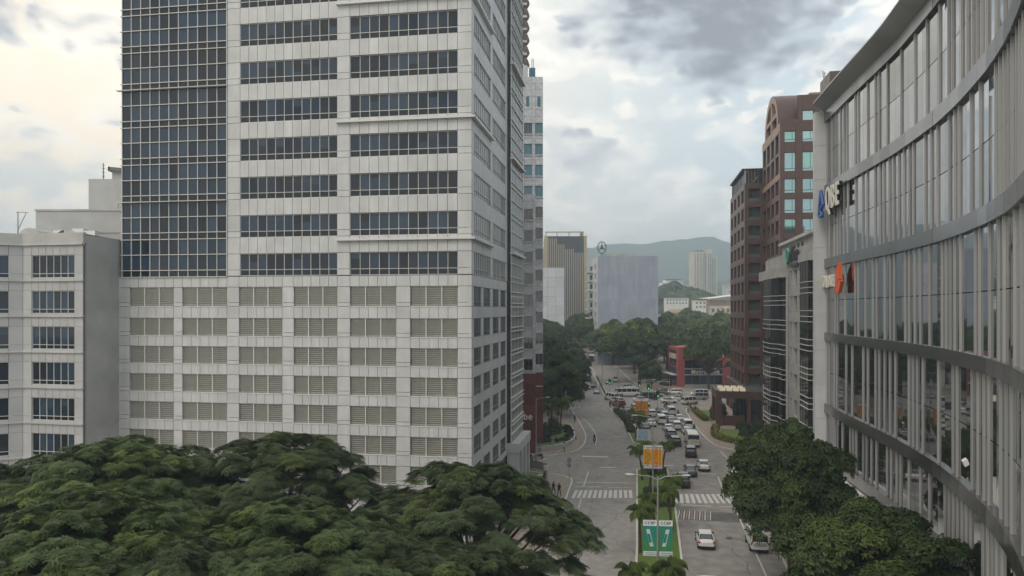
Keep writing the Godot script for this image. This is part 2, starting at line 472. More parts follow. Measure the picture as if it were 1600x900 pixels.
func make_ground() -> void:
	var mb := MB.new()
	mb.poly([Vector2(-6000, 300), Vector2(6000, 300), Vector2(6000, -9000), Vector2(-6000, -9000)], -0.04)
	structure("ground", mb.mesh(), M.ground)
	mb = MB.new()
	mb.poly(flip([[-70, -20], [90, -20], [90, 120], [140, 180], [140, 420], [30, 620], [10, 620], [-70, 420]]), 0.0)
	var road := structure("road", mb.mesh(), M.asphalt)
	# concrete slabs of the left carriageway, laid a little above the asphalt bed
	var lanes := [[0.0, 4.1], [4.1, 8.15]]
	var k := 0
	for ln in lanes:
		var d := 44.0
		while d < 112.0:
			var l := 4.6 if k % 3 else 5.6
			if d + l < 94.6 or d > 101.5:
				var s := MB.new()
				var q := []
				for e in [[ln[0], d], [ln[1], d], [ln[1], d + l], [ln[0], d + l]]:
					var x0: float = 6.9 + (e[1] - 95.0) * 0.168
					var ins := 0.03
					q.push_back([x0 + 0.35 + e[0] + (ins if e[0] == ln[0] else -ins), e[1] + (ins if e[1] == d else -ins)])
				s.poly(flip(q), 0.004 + 0.001 * (k % 3))
				put("slab", s.mesh(), M.slab if k % 4 else M.asphalt, road)
			d += l
			k += 1
	# painted markings
	var stripe := func(a: Array, w: float, mt: Material, what: String, y: float) -> void:
		var s := MB.new()
		ribbon(s, a, w, y)
		put(what, s.mesh(), mt, road)
	for i in 12:
		var t := i / 11.0
		stripe.call([[7.9 + 7.55 * t, 95.9], [8.75 + 7.25 * t, 100.0]], 0.42, M.paint, "crossing_stripe", 0.011)
	for i in 12:
		var t := i / 11.0
		stripe.call([[20.7 + 8.4 * t, 93.3], [21.7 + 7.6 * t, 97.9]], 0.42, M.paint, "crossing_stripe", 0.011)
	stripe.call([[9.0, 104.6], [16.5, 104.2]], 0.22, M.paint, "stop_line", 0.011)
	stripe.call([[8.5, 101.9], [12.3, 101.8]], 0.2, M.paint, "stop_line", 0.012)
	stripe.call([[13.3, 101.6], [15.9, 101.5]], 0.2, M.paint, "stop_line", 0.012)
	stripe.call([[21.2, 92.6], [24.7, 91.9]], 0.22, M.paint, "stop_line", 0.011)
	stripe.call([[25.7, 91.8], [28.6, 91.3]], 0.22, M.paint, "stop_line", 0.011)
	stripe.call([[11.5, 111.4], [9.9, 102.2]], 0.16, M.paint, "lane_line", 0.013)
	stripe.call([[9.0, 96.0], [8.2, 91.0]], 0.14, M.paint, "lane_line", 0.014)
	stripe.call([[30.1, 108.0], [28.1, 97.4]], 0.18, M.paint, "lane_line", 0.012)
	stripe.call([[27.7, 92.5], [26.9, 88.0]], 0.18, M.paint, "lane_line", 0.012)
	stripe.call([[26.6, 86.5], [23.8, 70.4], [19.5, 47.0]], 0.16, M.paint, "lane_line", 0.012)
	stripe.call([[24.7, 110], [24.2, 98.5]], 0.05, M.asphalt_dark, "joint", 0.009)
	stripe.call([[35.8, 126.9], [35.3, 118.4]], 0.2, M.paint, "lane_line", 0.012)
	stripe.call([[26.3, 110.9], [30.3, 109.6]], 0.25, M.paint, "stop_line", 0.012)
	stripe.call([[23.2, 115.8], [25.3, 115.6]], 0.35, M.paint, "stop_line", 0.012)
	stripe.call([[11.6, 123.0], [15.9, 122.5]], 0.75, M.paint, "stop_line", 0.014)
	stripe.call([[13.5, 114.4], [16.1, 114.3]], 0.4, M.paint, "stop_line", 0.013)
	stripe.call([[12.5, 127.8], [11.1, 116.5], [18.2, 114.9]], 0.4, M.paint_red, "box_line", 0.012)
	stripe.call([[12.5, 127.6], [20.2, 126.5]], 0.25, M.paint_red, "box_line", 0.012)
	stripe.call([[11.3, 118.0], [19.5, 121.0]], 0.12, M.paint_red, "box_line", 0.015)
	stripe.call(bend([[15.0, 133.0], [16.3, 143.5], [16.4, 158.0], [15.3, 171.0], [14.6, 176.0]]), 0.16, M.paint, "lane_line", 0.012)
	stripe.call([[18.6, 166.0], [19.8, 166.2]], 0.3, M.paint, "stop_line", 0.012)
	stripe.call([[19.4, 142.0], [20.4, 142.0]], 0.3, M.paint, "stop_line", 0.012)
	stripe.call([[15.4, 164.0], [24.0, 166.0]], 0.12, M.paint, "lane_line", 0.013)
	stripe.call([[14.0, 190.0], [24.0, 192.0]], 0.18, M.paint, "lane_line", 0.013)
	stripe.call([[12.9, 112.0], [9.9, 92.0], [4.5, 60.0]], 0.05, M.asphalt_dark, "joint", 0.0095)
	for i in 13:      # rumble strips, worn ochre and white
		var t := i / 12.0
		stripe.call([[19.4 + 3.6 * t, 86.3 - 0.6 * t], [20.4 + 3.6 * t, 90.0 - 0.6 * t]], 0.11, M.paint_red if i % 2 else M.paint, "rumble_stripe", 0.016)
	var patch := MB.new()
	patch.poly(flip([[19.3, 86.2], [27.4, 84.6], [28.3, 88.4], [20.3, 90.2]]), 0.006)
	put("patch", patch.mesh(), M.asphalt_dark, road)
	patch = MB.new()
	patch.poly(flip([[14.2, 127.5], [21.6, 127.3], [22.0, 134.2], [15.0, 139.0], [13.8, 134.0]]), 0.005)
	put("patch", patch.mesh(), M.slab, road)
	# cracks
	var r := RandomNumberGenerator.new()
	r.seed = 4
	for c in [[12.4, 88.0, -0.5], [11.0, 78.0, 0.3], [13.0, 108.0, 0.6], [17.2, 150.0, 0.4], [22.0, 84.0, 0.2], [22.8, 76.0, -0.4], [27.0, 104.0, 0.1], [24.5, 81.0, 0.0], [32.0, 120.0, 0.8], [17.0, 131.0, 1.2]]:
		var line := [[c[0], c[1]]]
		var a: float = c[2]
		for s in 12:
			a += r.randf_range(-0.7, 0.7)
			a = lerpf(a, c[2], 0.3)
			line.push_back([line[-1][0] + sin(a) * 0.6, line[-1][1] - cos(a) * 0.7])
		stripe.call(line, 0.06, M.black, "crack", 0.0175)
	for c in [[15.5, 116.4], [25.0, 104.5], [14.2, 87.0], [31.5, 114.0], [23.2, 79.0]]:
		var cover := MB.new()
		var ring := []
		for s in 14: ring.push_back(Vector2(c[0] + 0.36 * cos(TAU * s / 14), -c[1] + 0.36 * sin(TAU * s / 14)))
		cover.poly(ring, 0.019)
		put("manhole_cover", cover.mesh(), M.dark_frame, road)

	# pavements
	var left_kerb := [[-9.0, 0.0], [-2.3, 40.0], [6.9, 95.0], [8.5, 104.6], [8.55, 106.6], [7.6, 108.2], [5.4, 109.7], [2.0, 111.3], [-12.0, 115.5]]
	raised("pavement_left_near", left_kerb + [[-90, 130], [-90, 0]], M.pavement, [left_kerb])
	var far_kerb := bend([[-20.0, 126.5], [2.8, 122.5], [7.1, 123.6], [11.1, 127.5], [13.2, 134.8], [14.3, 143.6], [14.5, 153.8], [14.6, 167.4], [14.5, 180.0], [16.0, 205.0], [19.0, 240.0], [24.0, 300.0], [27.0, 400.0]], 3)
	raised("pavement_left_far", far_kerb + [[-90, 400], [-90, 140]], M.pavement, [far_kerb])
	var right_kerb := bend([[13.0, 0.0], [19.8, 40.0], [24.3, 62.0], [26.5, 72.5], [28.9, 89.3], [31.6, 104.0], [33.0, 111.0], [36.0, 115.5], [43.0, 116.5]], 3)
	raised("pavement_right_near", right_kerb + [[90, 100], [90, 0]], M.pavement, [right_kerb])
	var right_far := bend([[47.0, 125.5], [42.0, 127.4], [38.0, 129.2], [36.6, 132.2], [36.5, 136.7], [36.9, 142.2], [38.1, 153.0], [40.5, 169.4], [42.2, 179.0], [46.0, 184.5], [60.0, 186.0], [110.0, 188.0]], 3)
	raised("pavement_right_far", right_far + [[110, 118]], M.pavement, [right_far])
	var corner := bend([[110.0, 216.0], [64.0, 217.0], [48.0, 217.5], [42.5, 222.0], [40.6, 232.0], [41.5, 265.0], [43.5, 300.0], [48.0, 400.0]], 3)
	raised("pavement_beyond", corner + [[160, 400], [160, 216]], M.pavement, [corner])
	# medians: kerbs round a bed of grass
	var m1 := [[1.7, 0.0], [6.6, 40.0], [11.5, 68.7], [12.7, 75.1], [15.1, 89.3], [19.0, 112.3], [21.2, 113.2], [23.6, 112.3], [20.3, 92.2], [17.9, 79.3], [15.9, 68.7], [11.0, 40.0], [5.0, 0.0]]
	raised("median", m1, M.grass, [m1], 0.14)
	var m2 := bend([[24.0, 133.6], [22.3, 134.3], [22.5, 139.0], [23.3, 149.7], [24.1, 167.4], [24.1, 180.0], [24.7, 181.5], [25.3, 180.0], [25.8, 162.6], [25.5, 149.0], [25.7, 135.0], [24.0, 133.6]], 2)
	raised("median_far", m2.slice(0, -1), M.grass, [m2], 0.14)
	var m3 := [[26.0, 206.0], [27.0, 206.0], [30.6, 264.0], [34.4, 330.0], [33.4, 330.0], [29.6, 264.0], [26.0, 206.0]]
	raised("median_beyond", m3.slice(0, -1), M.pavement, [m3], 0.14)

func make_hills() -> void:
	var fn := FastNoiseLite.new()
	fn.seed = 12; fn.frequency = 1.0; fn.fractal_octaves = 5
	for h in [[1750.0, 3200.0, 2450.0, "mountain"], [1200.0, 1750.0, 1560.0, "hill"]]:
		var rows := []
		for a in 44:
			var d: float = lerpf(h[0], h[1], a / 43.0)
			var row := []
			for b in 181:
				var x := lerpf(-2400.0, 2400.0, b / 180.0) * d / 2450.0
				var y := 0.0
				if h[3] == "mountain":
					var up := smoothstep(h[0], h[2], d) * (1.0 - 0.4 * smoothstep(h[2], h[1], d))
					var along := 252.0 + 40.0 * fn.get_noise_2d(x * 0.0011, 3.0) - 34.0 * exp(-pow((x - 170.0) / 190.0, 2.0)) - 90.0 * smoothstep(-100.0, -900.0, x)
					y = up * along + up * 40.0 * fn.get_noise_2d(x * 0.003, d * 0.0026) + up * 7.0 * fn.get_noise_2d(x * 0.03, d * 0.026)
				else:
					var up := smoothstep(h[0], h[2], d)
					y = up * (70.0 + 60.0 * fn.get_noise_2d(x * 0.0034 + 9.0, d * 0.0015) + 16.0 * fn.get_noise_2d(x * 0.016, d * 0.016)) * smoothstep(-200.0, 330.0, x)
					y += up * 5.0 * fn.get_noise_2d(x * 0.08, d * 0.07)
				row.push_back(Vector3(x, maxf(y, 0.0) - 1.0, -d))
			rows.push_back(row)
		var mb := MB.new()
		mb.grid(rows, false)
		structure(h[3], mb.mesh(), M.hill)

# --- the white office tower ------------------------------------------------------------------------------
func grid_frame(mb: MB, f: Transform3D, xs: Array, ys: Array, w: float, z0: float, z1: float) -> void:
	for x in xs: mb.box(x - w * 0.5, x + w * 0.5, ys[0], ys[-1], z0, z1, f)
	for y in ys: mb.box(xs[0], xs[-1], y - w * 0.5, y + w * 0.5, z0 - 0.01, z1 + 0.012, f)

func steps(a: float, b: float, n: int) -> Array:
	var out := []
	for k in n + 1: out.push_back(lerpf(a, b, float(k) / n))
	return out

# a band window: frame and upper panes as sub-parts, the low lights joined
func band_window(parent: Node, f: Transform3D, x0: float, x1: float, y0: float, y1: float, n: int, low: float, glass: Array, frame: Material, single := true, z := -0.22) -> Node3D:
	var w := part("window", parent)
	var xs := steps(x0, x1, n)
	var fr := MB.new()
	grid_frame(fr, f, xs, [y0 + 0.03, y0 + low, y1 - 0.03] if low > 0.0 else [y0 + 0.03, y1 - 0.03], 0.052, z, z + 0.09)
	put("frame", fr.mesh(), frame, w)
	var lows := MB.new()
	var ups := MB.new()
	for k in n:
		if single:
			bx(w, "pane", f, xs[k], xs[k + 1], y0 + low, y1, z - 0.03, z + 0.03, glass[rng.randi() % glass.size()])
			if rng.randf() < 0.22:        # a blind let down close behind the pane
				var drop := rng.randf_range(0.25, 0.8) * (y1 - y0 - low)
				bx(w, "blind", f, xs[k] + 0.05, xs[k + 1] - 0.05, y1 - drop, y1 - 0.02, z + 0.0305, z + 0.032, glass[(2 if rng.randf() < 0.6 else 3) % glass.size()])
		else: ups.box(xs[k], xs[k + 1], y0 + low, y1, z - 0.03, z + 0.03, f)
	if low > 0.0:
		lows.box(x0, x1, y0, y0 + low - 0.002, z - 0.03, z + 0.028, f)
		put("lower_pane", lows.mesh(), glass[2 % glass.size()], w)
	if ups.v.size(): put("pane", ups.mesh(), glass[0], w)
	return w

func louver_mesh(w: float, h: float) -> ArrayMesh:
	var mb := MB.new()
	var n := 9
	for k in n:
		var y := h * (k + 0.5) / n
		var f := Transform3D(Basis(Vector3.RIGHT, 0.75), Vector3(0, y, 0))
		mb.box(0.03, w - 0.03, -h / n * 0.62, h / n * 0.62, -0.012, 0.012, f)
	mb.box(0, w, 0, h, -0.3, -0.28)
	return mb.mesh()

func make_tower() -> void:
	var t := thing("office_tower", "tall white panelled office tower with dark blue glass corner and rows of louvres below", "building", Vector3(-4.1, 0, -75), -TURN)
	var F := Transform3D.IDENTITY
	var S := Transform3D(Basis(Vector3.UP, PI / 2), Vector3.ZERO)      # side face: x runs to the back (negative z) as negative x ... see below
	S = Transform3D(Basis(Vector3(0, 0, -1), Vector3(0, 1, 0), Vector3(1, 0, 0)), Vector3.ZERO)   # local x -> -z (away), z -> +x (outwards)
	var TOP := 70.0
	# dark core behind the cladding
	bx(t, "core", F, -40.0, -0.5, 0.0, 27.9, -31.4, -0.5, M.backing)
	bx(t, "core", F, -39.3, -0.5, 27.9, TOP, -31.4, -0.5, M.backing)
	bx(t, "roof", F, -39.5, 0.05, TOP, TOP + 0.8, -31.5, 0.05, M.clad[0])
	var pl := []
	var wins_y := []
	for k in 10: wins_y.push_back([28.05 + 4.1 * k, 30.42 + 4.1 * k])
	var bays := [[-12.98, -1.46], [-25.39, -14.39]]
	var zf := [0.06, -0.02]
	var J := 0.022
	# front, upper floors
	for k in 10:
		var y0: float = wins_y[k][0]
		var y1: float = wins_y[k][1]
		var yn := y1 + 1.73 if k < 9 else TOP
		for b in 2:
			var xs := steps(bays[b][0], bays[b][1], 11)
			for c in 11: pc(pl, F, xs[c] + J, xs[c + 1] - J, y1 + J, yn - J, -0.4, zf[b])
			var w := band_window(t, F, bays[b][0], bays[b][1], y0, y1, 11, 0.66, M.glass, M.white_frame, k < 8, -0.24)
		for p in [[-1.46, 0.02, zf[0]], [-14.39, -12.98, zf[0]], [-26.87, -25.39, zf[1]]]:
			pc(pl, F, p[0] + J, p[1] - J, y0 + 0.66 + J, y1 - J, -0.4, p[2])
			pc(pl, F, p[0] + J, p[1] - J, y0 - 0.0 + J, y0 + 0.66 - J, -0.4, p[2])
			pc(pl, F, p[0] + J, p[1] - J, y1 + J, yn - J, -0.4, p[2])
	# front, parking floors with louvres
	var rows := [[24.78, 26.86], [21.59, 23.53], [18.57, 20.47], [15.51, 17.46], [12.45, 14.4], [9.4, 11.34], [6.35, 8.3]]
	var lb := [[-6.46, -1.46], [-12.98, -7.97], [-19.24, -14.39], [-25.5, -20.55], [-32.15, -26.9], [-38.5, -33.2]]
	var lv := louver_mesh(1.62, 1.95)
	for r in rows.size():
		var y0: float = rows[r][0]
		var y1: float = rows[r][1]
		var yt: float = 28.0 if r == 0 else rows[r - 1][0]
		for b in lb:
			var xs := steps(b[0], b[1], 3)
			for c in 3:
				put("louvre", lv, M.louver, t, Transform3D(Basis.from_scale(Vector3((xs[c + 1] - xs[c] - 0.1) / 1.62, (y1 - y0) / 1.95, 1)), Vector3(xs[c] + 0.05, y0, -0.2)))
			var ss := steps(b[0], b[1], 5)
			for c in 5: pc(pl, F, ss[c] + J, ss[c + 1] - J, y1 + J, yt - J, -0.4, 0.0)
		var piers := [[-40.1, -38.5], [-33.2, -32.15], [-26.9, -25.5], [-20.55, -19.24], [-14.39, -12.98], [-7.97, -6.46], [-1.46, 0.02]]
		for p in piers:
			pc(pl, F, p[0] + J, p[1] - J, y0 + 0.42 + J, y1 - J, -0.4, 0.0)
			pc(pl, F, p[0] + J, p[1] - J, y0 + J, y0 + 0.42 - J, -0.4, 0.0)
			pc(pl, F, p[0] + J, p[1] - J, y1 + J, yt - J, -0.4, 0.0)
	var mull := MB.new()
	for r in rows:
		for b in lb:
			var xs := steps(b[0], b[1], 3)
			for c in [1, 2]: mull.box(xs[c] - 0.05, xs[c] + 0.05, r[0], r[1], -0.22, -0.06)
			mull.box(b[0], b[1], r[0] - 0.05, r[0] + 0.04, -0.14, 0.05)
	put("louvre_frame", mull.mesh(), M.white_frame, t)
	# base below the louvres
	for x in steps(-40.1, -1.46, 16).slice(0, 16):
		pc(pl, F, x + J, x + 2.415 - J, 3.2, 6.28, -0.4, 0.0)
		bx(t, "shopfront_pane", F, x + 0.1, x + 2.3, 0.3, 3.1, -0.15, -0.08, M.glass_black)
	pc(pl, F, -1.46 + J, 0.02, 0.2, 6.28, -0.4, 0.0)
	# cornices of the right bay, carried round the corner
	for y in [31.62, 43.92, 56.22, 68.5]:
		bx(t, "cornice", F, -14.4, 0.42, y, y + 0.2, -0.1, 0.42, M.white_frame)
		bx(t, "cornice", S, -0.08, 10.6, y + 0.002, y + 0.198, -0.1, 0.42, M.white_frame)
	# curtain wall at the left corner: every pane its own, mullions joined
	var cx := steps(-39.4, -26.9, 11)
	cx[0] = -39.4
	var cy := []
	for k in 10:
		var y: float = 28.0 + 4.1 * k
		cy.append_array([y, y + 0.72, y + 2.42])
	cy.push_back(69.0)
	for r in cy.size() - 1:
		for c in 11:
			if r < 24: bx(t, "curtain_pane", F, cx[c] + 0.02, cx[c + 1] - 0.02, cy[r] + 0.02, cy[r + 1] - 0.02, -0.1, -0.03, M.glass[(rng.randi() % 5) if r % 3 else 2])
	bx(t, "upper_glazing", F, -39.4, -26.9, 60.9, 69.0, -0.1, -0.04, M.glass[1])
	var cm := MB.new()
	for x in cx: cm.box(x - 0.03, x + 0.03, 28.0, 69.0, -0.05, 0.09)
	for r in cy.size():
		var big: bool = r % 9 == 6
		cm.box(-39.6 if not big else -39.9, -26.88, cy[r] - 0.035, cy[r] + 0.035, -0.05, 0.14 if not big else 0.4)
	put("mullions", cm.mesh(), M.white_frame, t)
	# left flank of the curtain wall and parapet cap
	bx(t, "side_glazing", F, -39.4, -39.36, 28.0, 69.0, -30.0, -0.1, M.glass[2])
	bx(t, "ledge", F, -40.15, -26.9, 27.95, 28.03, -0.1, 0.06, M.clad[0])
	bx(t, "side_wall", F, -40.12, -40.02, 0.0, 27.95, -31.4, -0.12, M.concrete)
	# side face along the street (x runs away from the corner)
	for k in 10:
		var y0: float = wins_y[k][0]
		var y1: float = wins_y[k][1]
		var yn := y1 + 1.73 if k < 9 else TOP
		for b in [[1.25, 10.1], [11.3, 19.9]]:
			band_window(t, S, b[0], b[1], y0, y1, 9, 0.66, M.glass_side, M.white_frame, false, -0.16)
			var xs := steps(b[0], b[1], 4)
			for c in 4: pc(pl, S, xs[c] + J, xs[c + 1] - J, y1 + J, yn - J, -0.4, 0.0, 0.3)
		for p in [[0.0, 1.25], [10.1, 11.3], [19.9, 21.2]]:
			pc(pl, S, p[0] + J, p[1] - J, y0 + J, y1 - J, -0.4, 0.0, 0.3)
			pc(pl, S, p[0] + J, p[1] - J, y1 + J, yn - J, -0.4, 0.0, 0.3)
	for r in rows.size():
		var y0: float = rows[r][0]
		var y1: float = rows[r][1]
		var yt: float = 28.0 if r == 0 else rows[r - 1][0]
		for b in [[1.1, 4.8], [6.0, 9.8], [11.3, 15.1], [16.3, 20.0]]:
			band_window(t, S, b[0], b[1], y0, y1, 4, 0.5, M.glass_side, M.grey_frame, false, -0.16)
		pc(pl, S, J, 20.9, y1 + J, yt - J, -0.4, 0.0, 0.3)
		for p in [[0.0, 1.1], [4.8, 6.0], [9.8, 11.3], [15.1, 16.3], [20.0, 20.9]]:
			pc(pl, S, p[0] + J, p[1] - J, y0 + J, y1 - J, -0.4, 0.0, 0.3)
	for b in [[1.1, 4.8], [6.0, 9.8], [11.3, 15.1], [16.3, 20.0]]:
		band_window(t, S, b[0], b[1], 0.6, 5.6, 3, 1.2, M.glass_side, M.grey_frame, false, -0.16)
		pc(pl, S, b[0] - 1.1, b[0] - J, 0.2, 5.7, -0.4, 0.0, 0.3)
	pc(pl, S, J, 20.9, 5.7, 6.3, -0.4, 0.0, 0.3)
	# glazed bay at the far end of the side, with pale sills
	bx(t, "bay_glazing", S, 21.2, 30.9, 7.0, 69.0, -0.1, 0.5, M.glass_side[0])
	var sl := MB.new()
	for k in 10:
		var y := 28.05 + 4.1 * k
		for dy in [0.0, 0.66, 2.37]: sl.box(21.1, 31.0, y + dy - 0.05, y + dy + 0.05, 0.4, 0.62, S)
		if k % 3 == 1: sl.box(21.0, 31.1, y - 0.5, y - 0.25, 0.4, 0.95, S)
	for r in rows:
		for dy in [0.0, 0.5, 1.95]: sl.box(21.1, 31.0, r[0] + dy - 0.06, r[0] + dy + 0.06, 0.4, 0.72, S)
	for x in steps(21.2, 30.9, 8): sl.box(x - 0.03, x + 0.03, 7.0, 69.0, 0.45, 0.56, S)
	put("sills", sl.mesh(), M.white_frame, t)
	# entrance block under the bay
	bx(t, "porch", S, 20.9, 31.5, 5.9, 7.1, 0.0, 1.6, M.clad[2])
	for x in [21.0, 24.2, 27.4, 30.6]: bx(t, "pillar", S, x, x + 0.8, 0.0, 5.9, 0.0, 1.5, M.clad[1])
	bx(t, "porch_glazing", S, 21.4, 31.0, 0.2, 5.9, 0.1, 0.2, M.glass_black)
	pieces(t, "panel", "cladding", pl, M.clad)

# --- the grey office building on the left ----------------------------------------------------------------
func make_left_building() -> void:
	var t := thing("grey_office_building", "low grey office building with band windows and blank dark flank beside the white tower", "building", Vector3(-44.4, 0, -76.5), 0.0)
	# right facet runs from the corner (0,0) to the fold (-7.2, -1.5); left facet from the fold towards the camera
	var a := atan2(1.5, 7.2)
	var FR := Transform3D(Basis(Vector3.UP, a).inverse(), Vector3.ZERO)     # x negative to the left
	FR = Transform3D(Basis(Vector3(cos(a), 0, sin(a)), Vector3.UP, Vector3(-sin(a), 0, cos(a))), Vector3.ZERO)
	var fold := Vector3(-7.2, 0, -1.5)
	var b := deg_to_rad(28)
	var FL := Transform3D(Basis(Vector3(cos(b), 0, -sin(b)), Vector3.UP, Vector3(sin(b), 0, cos(b))), fold)
	var wr := 7.354
	var wl := 14.0
	var core := MB.new()
	core.box(-wr + 0.25, -0.02, 0, 32.2, -14, -0.5, FR)
	core.box(-wl, -0.25, 0, 32.2, -12, -0.5, FL)
	put("core", core.mesh(), M.concrete, t)
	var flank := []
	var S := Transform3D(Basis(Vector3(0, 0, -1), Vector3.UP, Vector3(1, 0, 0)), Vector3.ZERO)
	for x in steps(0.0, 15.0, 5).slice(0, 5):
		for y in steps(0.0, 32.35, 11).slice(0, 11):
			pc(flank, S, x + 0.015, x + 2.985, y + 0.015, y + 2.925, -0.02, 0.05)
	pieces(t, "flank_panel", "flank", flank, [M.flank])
	var pl := []
	var J := 0.02
	for k in 8:
		var y0 := 27.77 - 3.73 * k
		var y1 := y0 + 2.37
		for fc in [[FR, -6.28, -1.05, 6, -wr, 0.0], [FL, -7.5, -1.25, 7, -wl, 0.0]]:
			var f: Transform3D = fc[0]
			band_window(t, f, fc[1], fc[2], y0, y1, fc[3], 0.45, M.glass, M.white_frame, k < 6, -0.22)
			var xs := steps(fc[1], fc[2], fc[3])
			for c in fc[3]: pc(pl, f, xs[c] + J, xs[c + 1] - J, y1 + J, y1 + 1.02, -0.45, 0.0)
			for p in [[fc[4], fc[1]], [fc[2], fc[5]]]:
				pc(pl, f, p[0] + J, p[1] - J, y0 + 0.45, y1 + J, -0.45, 0.0)
				pc(pl, f, p[0] + J, p[1] - J, y1 + 2 * J, y1 + 1.02, -0.45, 0.0)
				pc(pl, f, p[0] + J, p[1] - J, y0 - 0.3, y0 + 0.45 - J, -0.45, 0.0)
			bx(t, "ledge", f, fc[4], fc[5] + (0.06 if fc[5] == 0.0 and fc[3] == 6 else 0.0), y0 - 0.36, y0 - 0.2, -0.1, 0.17, M.concrete_light)
			pc(pl, f, fc[1] + J, fc[2] - J, y0 - 0.2, y0 - 0.01, -0.45, 0.0)
	for fc in [[FR, -wr, 0.06], [FL, -wl, 0.0]]:
		bx(t, "cornice", fc[0], fc[1], fc[2], 31.18, 31.38, -0.2, 0.22, M.concrete_light)
		bx(t, "parapet", fc[0], fc[1], fc[2], 31.38, 32.45, -0.4, 0.04, M.concrete)
	pieces(t, "panel", "cladding", pl, M.clad_grey)
	# rooftop: rounded vents, penthouse blocks stepping up behind
	var vent := MB.new()
	var rows := []
	for s in 9:
		var ang := PI * s / 8
		rows.push_back([Vector3(-7.5 - 1.3 * cos(ang), 32.0 + 1.25 * sin(ang), -3.0), Vector3(-7.5 - 1.3 * cos(ang), 32.0 + 1.25 * sin(ang), -8.0)])
	vent.grid(rows, false)
	for s in 8: vent.tri(Vector3(-7.5, 32.0, -3.0), rows[s + 1][0], rows[s][0])
	put("roof_vent", vent.mesh(), M.concrete_light, t)
	put("roof_vent", vent.mesh(), M.concrete, t, Transform3D(Basis.from_scale(Vector3(1, 0.92, 1)), Vector3(3.4, 2.6, -1.0)))
	bx(t, "penthouse", Transform3D.IDENTITY, -12.3, 12.0, 33.6, 36.2, -30.0, -11.5, M.clad_grey[1])
	bx(t, "penthouse_base", Transform3D.IDENTITY, -7.0, 12.0, 31.0, 33.6, -30.0, -11.6, M.clad_grey[2])
	bx(t, "recess", Transform3D.IDENTITY, -11.5, -7.0, 31.5, 33.6, -29.0, -13.5, M.backing)
	bx(t, "penthouse_upper", Transform3D.IDENTITY, -8.3, 12.0, 36.2, 40.7, -31.0, -15.5, M.clad_grey[0])
	bx(t, "roof_coping", Transform3D.IDENTITY, -12.4, 12.0, 36.2, 36.4, -30.0, -11.4, M.concrete_light)
	var hut := MB.new()
	hut.box(-6.2, 6.0, 40.7, 42.0, -24.0, -17.0)
	put("roof_hut", hut.mesh(), M.clad_grey[1], t)
	hut = MB.new()
	hut.quad(Vector3(-6.5, 42.45, -16.6), Vector3(6.2, 41.3, -16.6), Vector3(6.2, 41.3, -24.2), Vector3(-6.5, 42.45, -24.2))
	hut.box(-6.5, -6.3, 41.9, 42.45, -24.2, -16.6)
	hut.quad(Vector3(-6.5, 42.0, -16.6), Vector3(6.2, 40.85, -16.6), Vector3(6.2, 41.3, -16.6), Vector3(-6.5, 42.45, -16.6))
	put("sloped_roof", hut.mesh(), M.green_grey, t)
	var mast := MB.new()
	mast.tube([Vector3(-7.0, 40.7, -16.5), Vector3(-7.0, 42.9, -16.5)], [0.06, 0.04], 5)
	for y in [41.2, 41.7, 42.2, 42.6]: mast.box(-7.15, -6.85, y, y + 0.04, -16.6, -16.4)
	put("antenna", mast.mesh(), M.dark_frame, t)
	var davit := MB.new()
	davit.tube([Vector3(-8.2, 32.2, -2.2), Vector3(-8.2, 34.9, -2.2)], [0.07, 0.05], 5)
	davit.tube([Vector3(-8.4, 34.8, -2.2), Vector3(-7.1, 34.8, -2.2)], [0.05, 0.04], 5)
	davit.tube([Vector3(-8.2, 32.9, -2.2), Vector3(-7.3, 34.8, -2.2)], [0.04, 0.04], 5)
	put("davit", davit.mesh(), M.metal, t)
	for e in [[-5.6, -4.0, 0.9], [-3.6, -4.2, 1.1], [-2.0, -3.6, 0.8]]:
		bx(t, "air_conditioner", Transform3D.IDENTITY, e[0], e[0] + 1.2, 32.2, 32.2 + e[2], e[1] - 0.8, e[1], M.white_roof)
	for k in 3:
		var pipe := MB.new()
		pipe.tube([Vector3(-12.0, 31.9 + 0.35 * k, -12.6 + 0.4 * k), Vector3(-6.9, 31.9 + 0.35 * k, -12.6 + 0.4 * k)], [0.11, 0.11], 7)
		put("pipe", pipe.mesh(), M.metal, t)
	var rail := MB.new()
	for x in steps(-3.0, 6.0, 8): rail.tube([Vector3(x, 36.3, -12.5), Vector3(x, 37.3, -12.5)], [0.035, 0.035], 4)
	for y in [36.8, 37.3]: rail.tube([Vector3(-3, y, -12.5), Vector3(6, y, -12.5)], [0.035, 0.035], 4)
	put("railing", rail.mesh(), M.grey_frame, t)

# --- generic wall with openings --------------------------------------------------------------------------
# Adds the wall pieces round the openings to list; xs and ys are [from, to] pairs of the openings.
func punched(list: Array, f: Transform3D, x0: float, x1: float, y0: float, y1: float, xs: Array, ys: Array, z0: float, z1: float, split := 99.0, J := 0.018) -> void:
	var cols := [x0]
	for x in xs: cols.append_array([x[0], x[1]])
	cols.push_back(x1)
	var levels := [y0]
	for y in ys: levels.append_array([y[0], y[1]])
	levels.push_back(y1)
	for r in range(0, levels.size() - 1):
		var ya: float = levels[r]
		var yb: float = levels[r + 1]
		if yb - ya < 0.05: continue
		var nr := maxi(1, roundi((yb - ya) / split))
		for c in range(0, cols.size() - 1):
			if r % 2 == 1 and c % 2 == 1: continue
			var xa: float = cols[c]
			var xb: float = cols[c + 1]
			var nc := maxi(1, roundi((xb - xa) / split))
			for i in nr:
				for k in nc:
					pc(list, f, lerpf(xa, xb, float(k) / nc) + J, lerpf(xa, xb, (k + 1.0) / nc) - J, lerpf(ya, yb, float(i) / nr) + J, lerpf(ya, yb, (i + 1.0) / nr) - J, z0, z1)

